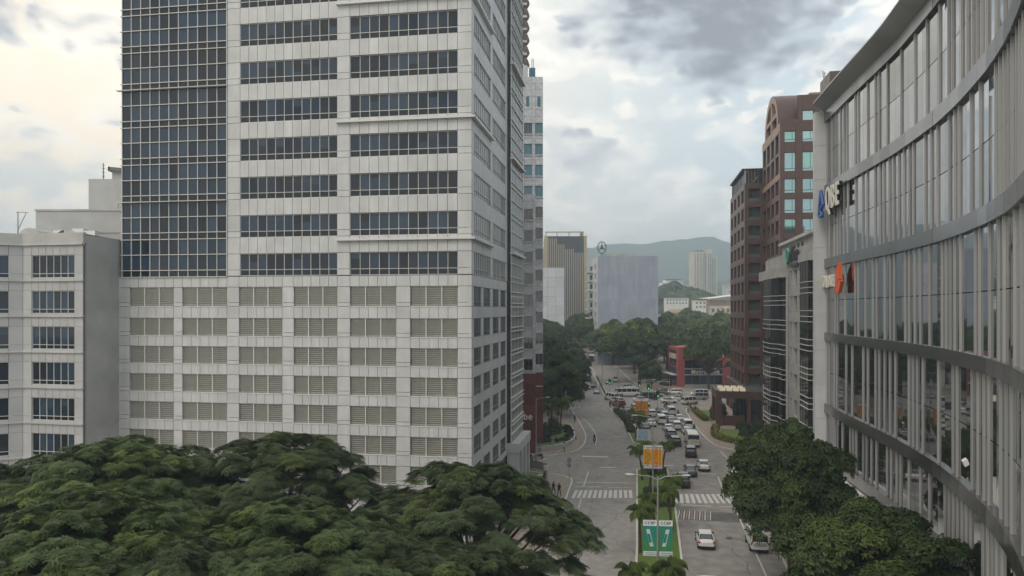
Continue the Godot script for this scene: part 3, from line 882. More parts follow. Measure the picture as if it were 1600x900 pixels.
func street_face(at: Vector3) -> Transform3D:      # a face that looks to -x; its x runs towards the camera
	return Transform3D(Basis(Vector3(0, 0, 1), Vector3.UP, Vector3(-1, 0, 0)), at)

func lettering(parent: Node, what: String, text: String, size: float, depth: float, mt: Material, f: Transform3D, serif := false) -> MeshInstance3D:
	var tm := TextMesh.new()
	var fnt := SystemFont.new()
	fnt.font_names = PackedStringArray(["Droid Serif" if serif else "Droid Sans"])
	fnt.font_weight = 700
	tm.font = fnt
	tm.text = text
	tm.font_size = 64
	tm.pixel_size = size / 46.0
	tm.depth = depth
	tm.curve_step = 4.0
	return put(what, tm, mt, parent, f)

# --- the curved glass building on the right --------------------------------------------------------------
var curve_pts: Array = []
var curve_len: Array = []
func curve_at(s: float) -> Transform3D:
	var k := 0
	while k < curve_len.size() - 2 and curve_len[k + 1] < s: k += 1
	var a: Vector3 = curve_pts[k]
	var b: Vector3 = curve_pts[k + 1]
	var t := (b - a).normalized()
	var t0: Vector3 = (b - curve_pts[maxi(k - 1, 0)]).normalized()
	var t1: Vector3 = (curve_pts[mini(k + 2, curve_pts.size() - 1)] - a).normalized()
	var q: float = (s - curve_len[k]) / maxf(curve_len[k + 1] - curve_len[k], 0.001)
	t = t0.lerp(t1, clampf(q, 0, 1)).normalized()
	return Transform3D(Basis(t, Vector3.UP, t.cross(Vector3.UP)), a.lerp(b, q))

func make_curved_building() -> void:
	var t := thing("curved_office_building", "curved glass office building with pale vertical fins and dark floor bands", "building", Vector3.ZERO)
	for p in bend([[36.4, 85.6], [35.4, 79.8], [34.4, 73.8], [32.85, 64.0], [31.9, 59.3], [30.75, 54.3], [30.06, 51.6], [28.6, 46.9], [27.1, 42.7], [26.2, 40.3], [24.6, 36.6], [23.1, 33.6], [21.3, 30.3], [19.2, 27.0]], 3):
		curve_pts.push_back(Vector3(p[0], 0, -p[1]))
	var L := 0.0
	curve_len.push_back(0.0)
	for k in range(1, curve_pts.size()):
		L += curve_pts[k].distance_to(curve_pts[k - 1])
		curve_len.push_back(L)
	# solid body behind the glass
	var body := MB.new()
	var ring := []
	for k in range(0, curve_pts.size(), 2):
		var f := curve_at(curve_len[k] + 0.01)
		ring.push_back(Vector2((f * Vector3(0, 0, -0.5)).x, (f * Vector3(0, 0, -0.5)).z))
	ring.append_array([Vector2(45, -24), Vector2(62, -86)])
	body.poly(ring, 48.0)
	for k in ring.size():
		var a: Vector2 = ring[k]
		var b: Vector2 = ring[(k + 1) % ring.size()]
		body.quad(Vector3(a.x, 0, a.y), Vector3(b.x, 0, b.y), Vector3(b.x, 48, b.y), Vector3(a.x, 48, a.y))
	put("core", body.mesh(), M.backing, t)
	var rows := [[38.78, 46.1], [30.3, 37.67], [21.8, 29.25], [13.6, 20.9], [8.1, 12.54]]
	var bands := [[46.1, 47.25], [37.67, 38.78], [29.25, 30.3], [20.9, 21.8], [12.54, 13.6], [6.9, 8.1]]
	var bp := []
	var s := 0.0
	while s < L - 0.5:
		var l := minf(2.2, L - s)
		var f := curve_at(s + l * 0.5)
		for b in bands: pc(bp, f, -l * 0.5 + 0.005, l * 0.5 - 0.005, b[0], b[1], -0.4, 0.24)
		s += l
	pieces(t, "band_panel", "bands", bp, M.band)
	# glass: two panes high in every storey
	var gp := []
	s = 0.0
	while s < L - 0.5:
		var l := minf(1.75, L - s)
		var f := curve_at(s + l * 0.5)
		for r in rows:
			var mid: float = (r[0] + r[1]) * 0.5
			if r[1] - r[0] > 5.0:
				pc(gp, f, -l * 0.5 + 0.02, l * 0.5 - 0.02, r[0], mid - 0.03, -0.14, -0.04)
				pc(gp, f, -l * 0.5 + 0.02, l * 0.5 - 0.02, mid + 0.03, r[1], -0.14, -0.04)
			else:
				pc(gp, f, -l * 0.5 + 0.02, l * 0.5 - 0.02, r[0], r[1], -0.14, -0.04)
		pc(gp, f, -l * 0.5 + 0.02, l * 0.5 - 0.02, 0.3, 5.8, -0.14, -0.04, 0.2)
		s += l
	pieces(t, "pane", "glazing", gp, M.glass_grey)
	# fins in an uneven rhythm, different on every floor
	var fp := []
	var r2 := RandomNumberGenerator.new()
	for r in rows.size():
		r2.seed = 100 + r
		s = 0.35
		while s < L - 0.4:
			var f := curve_at(s)
			pc(fp, f, -0.06, 0.06, rows[r][0], rows[r][1] - 0.01, -0.05, 0.085, 1.0 if s < 58.0 else 0.1)
			var q := r2.randf()
			s += (1.05 if q < 0.3 else (1.4 if q < 0.5 else (2.2 if q < 0.7 else (2.9 if q < 0.88 else 3.6))))
	pieces(t, "fin", "fins", fp, M.fin)
	# eaves: a soffit that rises outwards
	var ev := MB.new()
	var rr := []
	for k in range(0, curve_pts.size()):
		var f := curve_at(curve_len[k] + 0.01)
		rr.push_back([f * Vector3(0, 48.5, -4.0), f * Vector3(0, 48.45, 1.45), f * Vector3(0, 48.2, 1.5), f * Vector3(0, 47.25, 0.26), f * Vector3(0, 47.2, -0.4)])
	ev.grid(rr, false)
	put("eaves", ev.mesh(), M.soffit, t)
	# the end pier
	var f0 := curve_at(0.0)
	var ep := []
	for y in steps(0.0, 47.4, 12).slice(0, 12): pc(ep, f0, -1.0, 0.0, y + 0.012, y + 3.95 - 0.012, -2.0, 1.25)
	pieces(t, "pier_panel", "pier", ep, M.pier)
	# canopy over the pavement
	var can := MB.new()
	rr = []
	for k in range(0, curve_pts.size()):
		var f := curve_at(curve_len[k] + 0.01)
		rr.push_back([f * Vector3(0, 6.65, -0.1), f * Vector3(0, 6.5, 2.9), f * Vector3(0, 6.1, 2.92), f * Vector3(0, 6.1, -0.1)])
	can.grid(rr, false)
	put("canopy", can.mesh(), M.white_roof, t)
	for q in [4.0, 16.0, 28.0, 40.0, 52.0]:
		var f := curve_at(q)
		var col := MB.new()
		col.tube([f * Vector3(0, 0, 2.2), f * Vector3(0, 6.1, 2.2)], [0.25, 0.25], 10)
		put("column", col.mesh(), M.white_roof, t)
	# floodlight on a fin
	var ff := curve_at(44.0)
	var fl := put("floodlight", UNIT, M.white_roof, t, ff * Transform3D(Basis(Vector3.RIGHT, 0.5).scaled(Vector3(0.5, 0.35, 0.25)), Vector3(0, 15.6, 0.8)))
	# signs
	var sg := thing("rooftop_name_sign", "white QBE letters with blue emblem high on the curved glass building", "sign", Vector3.ZERO)
	var f1 := curve_at(5.6)
	lettering(sg, "letters_back", "QBE", 2.7, 0.3, M.black, f1 * Transform3D(Basis.from_scale(Vector3(0.8, 0.92, 1)), Vector3(0.12, 36.65, 0.55)))
	lettering(sg, "letters", "QBE", 2.7, 0.1, M.sign_white, f1 * Transform3D(Basis.from_scale(Vector3(0.8, 0.92, 1)), Vector3(0, 36.7, 0.76)))
	var em := MB.new()
	for l in [[Vector3(-5.0, 35.2, 0), Vector3(-4.2, 38.0, 0)], [Vector3(-4.2, 38.0, 0), Vector3(-3.1, 36.2, 0)], [Vector3(-3.1, 36.2, 0), Vector3(-4.3, 35.9, 0)], [Vector3(-4.3, 35.9, 0), Vector3(-3.5, 35.0, 0)], [Vector3(-3.5, 35.0, 0), Vector3(-5.0, 35.2, 0)]]:
		em.tube([f1 * (l[0] + Vector3(0, 0, 0.9)), f1 * (l[1] + Vector3(0, 0, 0.9))], [0.2, 0.2], 6)
	put("emblem", em.mesh(), M.sign_blue, sg)
	var sc := thing("facade_name_sign", "CONDUENT letters with orange emblem on the curved glass building", "sign", Vector3.ZERO)
	f1 = curve_at(3.1)
	lettering(sc, "letters", "CONDUENT", 1.35, 0.15, M.sign_white, f1 * Transform3D(Basis.from_scale(Vector3(0.78, 1, 1)), Vector3(0.2, 27.6, 0.4)))
	f1 = curve_at(8.0)
	var lg := MB.new()
	for q in [[[-1.2, 26.2], [0.3, 26.2], [1.3, 27.4], [0.4, 27.6]], [[-0.9, 27.0], [0.5, 27.7], [0.3, 29.4], [-0.9, 28.6]], [[-1.2, 26.3], [0.35, 27.55], [-0.9, 26.95], [-1.2, 26.8]]]:
		var front := []
		var back := []
		for e in q:
			front.push_back(f1 * Vector3(e[0], e[1], 0.8)); back.push_back(f1 * Vector3(e[0], e[1], 0.45))
		lg.quad(front[0], front[1], front[2], front[3])
		for e in 4: lg.quad(back[e], back[(e + 1) % 4], front[(e + 1) % 4], front[e])
	put("emblem", lg.mesh(), M.sign_orange, sc)

# --- the brown granite tower -----------------------------------------------------------------------------
func make_brown_tower() -> void:
	var t := thing("brown_granite_tower", "brown granite office tower with arched top and stepped wings", "building", Vector3(54.4, 0, -150), -TURN)
	var F := Transform3D.IDENTITY
	var pl := []
	# near block
	bx(t, "core", F, 0.6, 29.0, 0.0, 61.8, -20.8, -0.6, M.backing)
	bx(t, "core", F, 4.2, 29.0, 61.8, 67.2, -20.8, -0.6, M.backing)
	var ys := [[6.0, 9.0]]
	for k in range(9, -1, -1): ys.push_back([48.1 - 4.08 * k, 50.9 - 4.08 * k])
	ys = ys.slice(1)
	ys.append_array([[52.5, 56.3], [58.4, 60.6]])
	var xs := [[0.9, 3.0], [4.4, 6.5], [7.9, 10.0], [11.4, 13.5]]
	punched(pl, F, 0.0, 29.0, 0.0, 61.9, xs, ys, -0.6, 0.0, 2.2)
	punched(pl, F, 3.4, 29.0, 61.9, 67.8, [[4.4, 6.5], [7.9, 10.0], [11.4, 13.5]], [[62.7, 64.7]], -0.6, 0.0, 2.2)
	for x in xs:
		for y in ys:
			if x[0] > 11.0: continue
			var w := part("window", t)
			bx(w, "pane", F, x[0], x[1], y[0] + 0.55, y[1], -0.5, -0.45, M.teal_window[rng.randi() % 3])
			bx(w, "pane", F, x[0], x[1], y[0], y[0] + 0.5, -0.5, -0.44, M.teal_window[1])
			var fr := MB.new()
			fr.box(x[0], x[1], y[0] + 0.48, y[0] + 0.57, -0.46, -0.38)
			fr.box(x[1] - 0.62, x[1] - 0.55, y[0] + 0.5, y[1], -0.46, -0.39)
			put("frame", fr.mesh(), M.dark_frame, w)
	for x in xs.slice(1): bx(t, "window_pane", F, x[0], x[1], 62.7, 64.7, -0.5, -0.45, M.teal_window[0])
	# street side of the near block: tall slots
	var S := street_face(Vector3.ZERO)
	var sx := []
	for k in range(3, -1, -1): sx.push_back([-5.0 - 5.0 * k, -1.7 - 5.0 * k])
	punched(pl, S, -21.0, 0.0, 0.0, 62.3, sx, ys.slice(0, 10) + [[52.3, 56.0], [56.6, 60.4]], -0.6, 0.0, 2.6)
	var sp := []
	punched(sp, S, -21.05, 0.05, 50.95, 52.2, [], [], 0.0, 0.05, 2.6)
	punched(sp, S, -21.05, 0.05, 60.5, 62.4, [], [], 0.0, 0.05, 2.6)
	pieces(t, "pale_band", "pale_bands", sp, M.granite_light)
	bx(t, "slot_glazing", S, -20.8, -0.4, 0.0, 62.0, -0.62, -0.55, M.glass_black)
	# barrel vault across the top with its arched window to the street
	var zc := -10.0
	var R := 7.9
	var vault := MB.new()
	var rr := []
	for k in 15:
		var a := PI * k / 14
		var y := 62.3 + R * sin(a)
		var z := zc - R * cos(a)
		rr.push_back([Vector3(0.0, y, z), Vector3(14.0, y, z)])
	vault.grid(rr, false)
	put("vault", vault.mesh(), M.granite[1], t)
	var arch := MB.new()
	for k in 14:
		var a0 := PI * k / 14
		var a1 := PI * (k + 1) / 14
		for q in [[R, R - 1.5, 0.0], ]:
			var p := []
			for e in [[a0, q[0]], [a0, q[1]], [a1, q[1]], [a1, q[0]]]: p.push_back(Vector3(-0.02, 62.3 + e[1] * sin(e[0]), zc - e[1] * cos(e[0])))
			arch.quad(p[0], p[3], p[2], p[1])
			arch.quad(p[1], p[2], p[2] + Vector3(0.7, 0, 0), p[1] + Vector3(0.7, 0, 0))
	put("arch_rim", arch.mesh(), M.granite_light[0], t)
	var ag := MB.new()
	for k in 14:
		var a0 := PI * k / 14
		var a1 := PI * (k + 1) / 14
		ag.tri(Vector3(0.6, 62.3, zc), Vector3(0.6, 62.3 + 6.5 * sin(a1), zc - 6.5 * cos(a1)), Vector3(0.6, 62.3 + 6.5 * sin(a0), zc - 6.5 * cos(a0)))
	put("arch_glazing", ag.mesh(), M.glass_black, t)
	bx(t, "arch_mullion", F, -0.01, 0.6, 62.3, 68.7, zc - 0.55, zc + 0.55, M.granite_light[0])
	bx(t, "arch_transom", F, 0.0, 0.6, 64.6, 65.5, zc - 6.0, zc + 6.0, M.granite_light[1])
	bx(t, "terrace_parapet", F, 0.0, 3.4, 61.9, 62.9, -0.35, 0.0, M.granite[0])
	bx(t, "terrace_wall", F, 0.6, 3.5, 61.9, 66.6, -4.0, -3.4, M.granite[2])
	bx(t, "terrace_glazing", F, 0.7, 3.3, 62.2, 64.4, -3.4, -3.3, M.teal_window[1])
	bx(t, "roof_block", F, 10.5, 20.0, 67.8, 73.5, -12.0, -4.0, M.granite[0])
	bx(t, "roof_parapet", F, 6.0, 12.0, 67.8, 68.6, -3.0, -1.5, M.granite_light[1])
	var mast := MB.new()
	mast.tube([Vector3(9.6, 67.8, -3), Vector3(8.9, 73.4, -3)], [0.16, 0.08], 5)
	mast.tube([Vector3(10.1, 67.8, -3), Vector3(9.2, 73.0, -3)], [0.1, 0.08], 5)
	for k in 8: mast.box(9.0 + 0.1 * k, 9.6 + 0.07 * k, 72.8 - 0.65 * k, 72.88 - 0.65 * k, -3.05, -2.95)
	put("antenna", mast.mesh(), M.grey_frame, t)
	# far wing, set forward to the street
	bx(t, "wing_core", F, -3.4, 6.0, 0.0, 53.2, -47.0, -21.6, M.backing)
	var wy := []
	for k in range(11, -1, -1): wy.push_back([49.5 - 4.3 * k, 52.4 - 4.3 * k])
	punched(pl, Transform3D(Basis.IDENTITY, Vector3(0, 0, -21)), -4.0, 0.0, 0.0, 53.7, [[-3.1, -0.5]], wy, -0.6, 0.0, 2.6)
	for y in wy:
		if y[0] < 5.0: continue
		var w := part("window", t)
		bx(w, "pane", F, -3.1, -0.5, y[0] + 0.7, y[1], -21.75, -21.7, M.glass_black)
		bx(w, "railing", F, -3.1, -0.5, y[0], y[0] + 0.65, -21.4, -21.35, M.rail_glass)
		bx(w, "frame", F, -2.4, -2.3, y[0], y[1], -21.68, -21.6, M.dark_frame)
	var S2 := street_face(Vector3(-4, 0, -21))
	var wx := []
	for k in range(3, -1, -1): wx.push_back([-5.6 - 6.4 * k, -1.5 - 6.4 * k])
	punched(pl, S2, -26.0, 0.0, 0.0, 53.7, wx, wy, -0.6, 0.0, 3.0)
	bx(t, "slot_glazing", S2, -25.8, -0.4, 0.0, 53.4, -0.62, -0.55, M.glass_black)
	var ph := MB.new()
	ph.box(-3.6, 4.0, 53.7, 57.2, -46.0, -24.0)
	put("penthouse_glazing", ph.mesh(), M.glass_grey[1], t)
	ph = MB.new()
	for z in steps(-46.0, -24.0, 9): ph.box(-3.72, -3.58, 53.7, 57.2, z - 0.1, z + 0.1)
	ph.box(-4.2, 4.2, 57.2, 57.55, -46.5, -23.6)
	put("penthouse_frame", ph.mesh(), M.dark_frame, t)
	# podium with a terrace, and the porch towards the street
	bx(t, "podium_core", F, -5.4, 0.6, 0.0, 6.8, -40.0, -4.0, M.backing)
	punched(pl, Transform3D(Basis.IDENTITY, Vector3(0, 0, -3)), -6.0, 0.6, 0.0, 7.3, [[-5.2, -3.2], [-2.4, -0.4]], [[0.2, 5.6]], -0.6, 0.0, 9.0)
	punched(pl, street_face(Vector3(-6, 0, -3)), -37.0, 0.0, 0.0, 7.3, [[-34, -30], [-28, -24], [-22, -18], [-8, -1.2]], [[0.2, 5.6]], -0.6, 0.0, 9.0)
	for x in [[-5.2, -3.2], [-2.4, -0.4]]: bx(t, "shopfront_pane", F, x[0], x[1], 0.2, 5.6, -3.75, -3.65, M.glass_black)
	bx(t, "entrance_glazing", F, -8.0, -6.0, 0.0, 5.9, -10.6, -3.6, M.glass_black)
	bx(t, "porch_beam", F, -11.8, -6.0, 5.9, 7.4, -2.9, -2.2, M.granite[1])
	bx(t, "porch_beam", F, -11.8, -6.0, 5.9, 7.4, -11.2, -10.5, M.granite[1])
	bx(t, "porch_beam", F, -12.4, -11.8, 5.9, 7.6, -11.2, -2.2, M.granite[2])
	for z in [-3.4, -11.1]: bx(t, "porch_column", F, -12.35, -11.2, 0.0, 5.9, z, z + 1.1, M.granite[0])
	bx(t, "porch_roof", F, -11.8, -6.0, 7.0, 7.2, -10.5, -2.9, M.granite[3])
	for r in 2:
		for k in 4:
			var sk := MB.new()
			var x := -11.5 + 1.38 * k
			var z := -3.4 - 3.6 * r
			sk.quad(Vector3(x, 7.25, z), Vector3(x + 1.15, 7.25, z), Vector3(x + 1.15, 8.0, z - 1.3), Vector3(x, 8.0, z - 1.3))
			sk.quad(Vector3(x + 1.15, 7.25, z - 2.6), Vector3(x, 7.25, z - 2.6), Vector3(x, 8.0, z - 1.3), Vector3(x + 1.15, 8.0, z - 1.3))
			sk.tri(Vector3(x, 7.25, z - 2.6), Vector3(x, 7.25, z), Vector3(x, 8.0, z - 1.3))
			put("skylight", sk.mesh(), M.skylight, t)
	for k in 7: bx(t, "step", F, -11.0 + 0.32 * k, -7.0, 0.13 + 0.16 * k, 0.29 + 0.16 * k, -10.4, -3.6, M.pavement)
	bx(t, "stair_wall", F, -11.0, -6.5, 0.0, 2.2, -3.5, -3.2, M.granite[1])
	pieces(t, "granite_panel", "granite_cladding", pl, M.granite)

# --- the small grey building with glazed bays ------------------------------------------------------------
func make_grey_building() -> void:
	var t := thing("bayed_office_building", "grey rendered office building with dark glazed bays and white sills beside brown tower", "building", Vector3(41.0, 0, -99), -TURN)
	var S := street_face(Vector3.ZERO)
	var F := Transform3D.IDENTITY
	bx(t, "core", F, 0.6, 20.0, 0.0, 33.0, -38.0, 0.0, M.render_grey)
	bx(t, "attic", F, 2.5, 20.0, 33.0, 36.0, -38.0, -3.0, M.render_grey)
	bx(t, "attic_cornice", F, 1.9, 20.0, 36.0, 36.5, -38.6, -2.4, M.concrete_light)
	for k in 5: bx(t, "attic_window", S, -34.0 + 3.0 * k, -32.4 + 3.0 * k, 33.6, 35.4, -2.5, -2.45, M.glass_black)
	var pl := []
	var ys := []
	for k in range(7, -1, -1): ys.push_back([28.1 - 4.0 * k if k < 7 else 0.4, 30.5 - 4.0 * k])
	punched(pl, S, -19.3, -8.1, 0.0, 33.8, [[-18.2, -17.0], [-15.6, -13.2], [-12.0, -9.4]], ys, -0.6, 0.0, 5.0)
	for y in ys:
		for x in [[-18.2, -17.0], [-15.6, -13.2], [-12.0, -9.4]]: bx(t, "window_pane", S, x[0], x[1], y[0], y[1], -0.5, -0.42, M.glass_grey[rng.randi() % 4])
	var mull := MB.new()
	for y in ys:
		for x in [-14.4, -10.7]: mull.box(x - 0.06, x + 0.06, y[0], y[1], -0.44, -0.3, S)
		for x in [[-15.6, -13.2], [-12.0, -9.4]]: mull.box(x[0], x[1], y[1] - 0.62, y[1] - 0.54, -0.44, -0.3, S)
	put("window_frame", mull.mesh(), M.grey_frame, t)
	punched(pl, S, -2.0, 0.0, 0.0, 32.8, [[-1.3, -0.5]], [[1.0, 31.0]], -0.6, 0.0, 5.0)
	bx(t, "strip_window", S, -1.3, -0.5, 1.0, 31.0, -0.5, -0.4, M.glass_black)
	bx(t, "end_wall", F, 0.0, 20.0, 0.0, 33.0, 0.0, 0.25, M.render_grey)
	# glazed bays: a flat one, and a rounded one at the far end
	var bay := func(outline: Array, y1: float, what: String) -> void:
		var g := MB.new()
		var sl := MB.new()
		var dk := MB.new()
		for k in outline.size() - 1:
			var a := Vector3(outline[k][0], 0, outline[k][1])
			var b := Vector3(outline[k + 1][0], 0, outline[k + 1][1])
			g.quad(S * (a + Vector3(0, 0.3, 0)), S * (b + Vector3(0, 0.3, 0)), S * (b + Vector3(0, y1, 0)), S * (a + Vector3(0, y1, 0)))
			var dir := (b - a).normalized()
			var f := S * Transform3D(Basis(dir, Vector3.UP, dir.cross(Vector3.UP)), a)
			var l := a.distance_to(b)
			for r in 8:
				var y: float = y1 - 2.9 - 4.0 * r
				for e in [0.0, 0.8, 1.55]:
					if y - e > 0.3: sl.box(-0.05, l + 0.05, y - e - 0.05, y - e + 0.05, -0.1, 0.13, f)
			for q in 3: dk.box(l * q / 3.0 - 0.03, l * q / 3.0 + 0.03, 0.3, y1, -0.05, 0.04, f)
		put(what, g.mesh(), M.glass_black, t)
		put("sill", sl.mesh(), M.concrete_light, t)
		put("mullion", dk.mesh(), M.dark_frame, t)
	bay.call([[-8.1, 0.0], [-7.6, 0.7], [-2.5, 0.7], [-2.0, 0.0]], 31.2, "bay_glazing")
	bay.call([[-38.0, 0.0], [-37.0, 0.9], [-31.0, 1.9], [-25.5, 1.7], [-23.6, 0.8], [-20.6, 0.8], [-19.3, 0.0]], 29.6, "rounded_bay_glazing")
	bx(t, "bay_head", S, -8.2, -1.9, 31.2, 32.4, -0.2, 0.9, M.render_grey)
	bx(t, "bay_head", S, -38.2, -19.2, 29.6, 31.2, -0.2, 1.6, M.render_grey)
	bx(t, "bay_parapet", S, -38.2, -22.0, 31.2, 33.4, -0.3, 0.4, M.render_grey)
	for z in [-38.3, -19.6, -8.4]: bx(t, "drainpipe", S, z, z + 0.35, 0.0, 32.0, 0.05, 0.4, M.render_grey)
	pieces(t, "render_panel", "render", pl, [M.render_grey])
	var sg := thing("parapet_sign", "dark letters with green ring on the parapet of the grey bayed building", "sign", Vector3(41.0, 0, -99), -TURN)
	var ring := MB.new()
	var pts := []
	var rad := []
	for k in 17:
		pts.push_back(S * Vector3(-18.3 + 0.75 * cos(TAU * k / 16), 32.9 + 1.1 * sin(TAU * k / 16), 0.35)); rad.push_back(0.22)
	ring.tube(pts, rad, 6)
	put("ring", ring.mesh(), M.sign_green, sg)
	lettering(sg, "letters", "aflon", 2.0, 0.2, M.black, S * Transform3D(Basis.IDENTITY, Vector3(-14.3, 32.9, 0.3)))
	bx(sg, "strip", S, -16.8, -11.5, 31.0, 31.5, 0.05, 0.25, M.black)

# --- buildings further down the street -------------------------------------------------------------------
func make_tile_building() -> void:
	var t := thing("tiled_office_building", "white tiled office building with blue windows on a dark red stone base", "building", Vector3.ZERO)
	var A := Transform3D(Basis.IDENTITY, Vector3(4.0, 0, -125))      # lower front block
	var B := Transform3D(Basis.IDENTITY, Vector3(5.5, 0, -131))      # tall block behind it
	bx(t, "core", A, -24.0, -0.4, 0.0, 43.4, -20.0, -0.4, M.backing)
	bx(t, "core", B, -24.0, -0.4, 0.0, 65.0, -24.0, -0.4, M.backing)
	bx(t, "side_wall", B, -0.06, 0.0, 13.5, 65.6, -24.0, -0.4, M.tile[1])
	bx(t, "side_wall", A, -0.06, 0.0, 13.5, 44.0, -5.6, -0.4, M.tile[1])
	var pl := []
	var red := []
	var ya := []
	for k in range(7, -1, -1): ya.push_back([39.6 - 3.63 * k, 41.45 - 3.63 * k])
	var xa := [[-4.6, -3.2], [-1.95, -0.5]]
	punched(pl, A, -5.5, 0.0, 13.6, 44.0, xa, ya, -0.4, 0.0, 1.25)
	var yb := []
	for k in range(12, -1, -1): yb.push_back([55.6 - 3.72 * k, 57.5 - 3.72 * k])
	var xb := [[-5.0, -4.1], [-3.35, -1.95], [-1.4, -0.05]]
	punched(pl, B, -5.5, 0.0, 13.3, 65.7, xb, yb, -0.4, 0.0, 1.2)
	punched(red, A, -5.5, 0.0, 0.0, 13.6, [[-4.6, -3.2]], [[10.2, 12.0]], -0.4, 0.02, 1.9)
	punched(red, B, -2.2, 0.0, 0.0, 13.3, [], [], -0.4, 0.02, 1.9)
	bx(t, "side_wall", B, -0.05, 0.02, 0.0, 13.3, -24.0, -0.4, M.redstone[1])
	for q in [[A, ya, xa], [B, yb, xb]]:
		for y in q[1]:
			for x in q[2]:
				if q[0] == B and x[0] < -1.5 and y[0] < 43.0: continue
				var w := part("window", t)
				bx(w, "pane", q[0], x[0], x[1], y[0], y[1], -0.32, -0.26, M.teal[0 if y[0] > 43.0 and rng.randf() < 0.85 else (1 if y[0] > 37.0 and rng.randf() < 0.5 else 2)])
				bx(w, "sill", q[0], x[0] - 0.05, x[1] + 0.04, y[0] - 0.2, y[0] - 0.02, -0.3, 0.14, M.tile[0])
				bx(w, "mullion", q[0], (x[0] + x[1]) * 0.5 - 0.03, (x[0] + x[1]) * 0.5 + 0.03, y[0], y[1], -0.27, -0.2, M.grey_frame)
	bx(t, "window_pane", A, -4.6, -3.2, 10.2, 12.0, -0.32, -0.26, M.teal[2])
	for x in [-3.0, -1.0]: bx(t, "small_window", B, x, x + 0.55, 60.4, 62.2, -0.02, 0.03, M.teal[0])
	bx(t, "roof_house", B, -9.0, -2.6, 65.7, 68.2, -12.0, -2.0, M.tile[2])
	bx(t, "roof_tank", B, -2.4, -1.3, 65.7, 68.0, -4.0, -2.2, M.teal[0])
	var mast := MB.new()
	for x in [-1.9, -1.6]: mast.tube([B * Vector3(x, 68.0, -3), B * Vector3(x, 69.9, -3)], [0.05, 0.05], 4)
	for y in [68.4, 68.9, 69.4, 69.8]: mast.box(-1.9, -1.6, y, y + 0.06, -3.03, -2.97, B)
	put("roof_ladder", mast.mesh(), M.grey_frame, t)
	pieces(t, "tile_panel", "tiling", pl, M.tile)
	pieces(t, "stone_panel", "stone_base", red, M.redstone)
	var sg := thing("wall_sign", "small white Globe lettering on the dark red stone base", "sign", Vector3.ZERO)
	lettering(sg, "letters", "Globe", 1.0, 0.12, M.sign_white, Transform3D(Basis.IDENTITY, Vector3(1.55, 6.3, -124.85)))

func make_balcony_tower() -> void:
	var t := thing("balcony_tower", "tall residential tower with stacked curved balconies behind the tiled building", "building", Vector3(1.0, 0, -178))
	bx(t, "core", Transform3D.IDENTITY, -20.0, 1.2, 0.0, 112.0, -22.0, -1.6, M.dark_concrete)
	bx(t, "shaft", Transform3D.IDENTITY, 0.2, 2.6, 60.0, 82.2, -6.0, -0.5, M.tile[1])
	for k in 10:
		var y := 82.5 + 3.0 * k
		bx(t, "slab", Transform3D.IDENTITY, -6.0, 2.6, y, y + 0.55, -6.0, 0.6, M.concrete)
		var mb := MB.new()
		var rows := []
		for s in 7:
			var a := -PI / 2 + PI * s / 6
			var r := 1.15
			rows.push_back([Vector3(1.7 + r * 0.75 * cos(a), y + 0.5, -2.6 + 3.0 * sin(a)), Vector3(1.9 + r * 1.25 * cos(a), y + 1.5, -2.6 + 3.1 * sin(a)), Vector3(1.8 + r * 1.0 * cos(a), y + 2.5, -2.6 + 3.0 * sin(a))])
		mb.grid(rows, false)
		put("balcony", mb.mesh(), M.balcony, t)
		bx(t, "opening", Transform3D.IDENTITY, -5.0, 1.2, y + 0.55, y + 2.9, -1.7, -1.5, M.glass_black)
		bx(t, "post", Transform3D.IDENTITY, -0.4, -0.1, y + 0.55, y + 3.0, -0.4, 0.2, M.concrete)

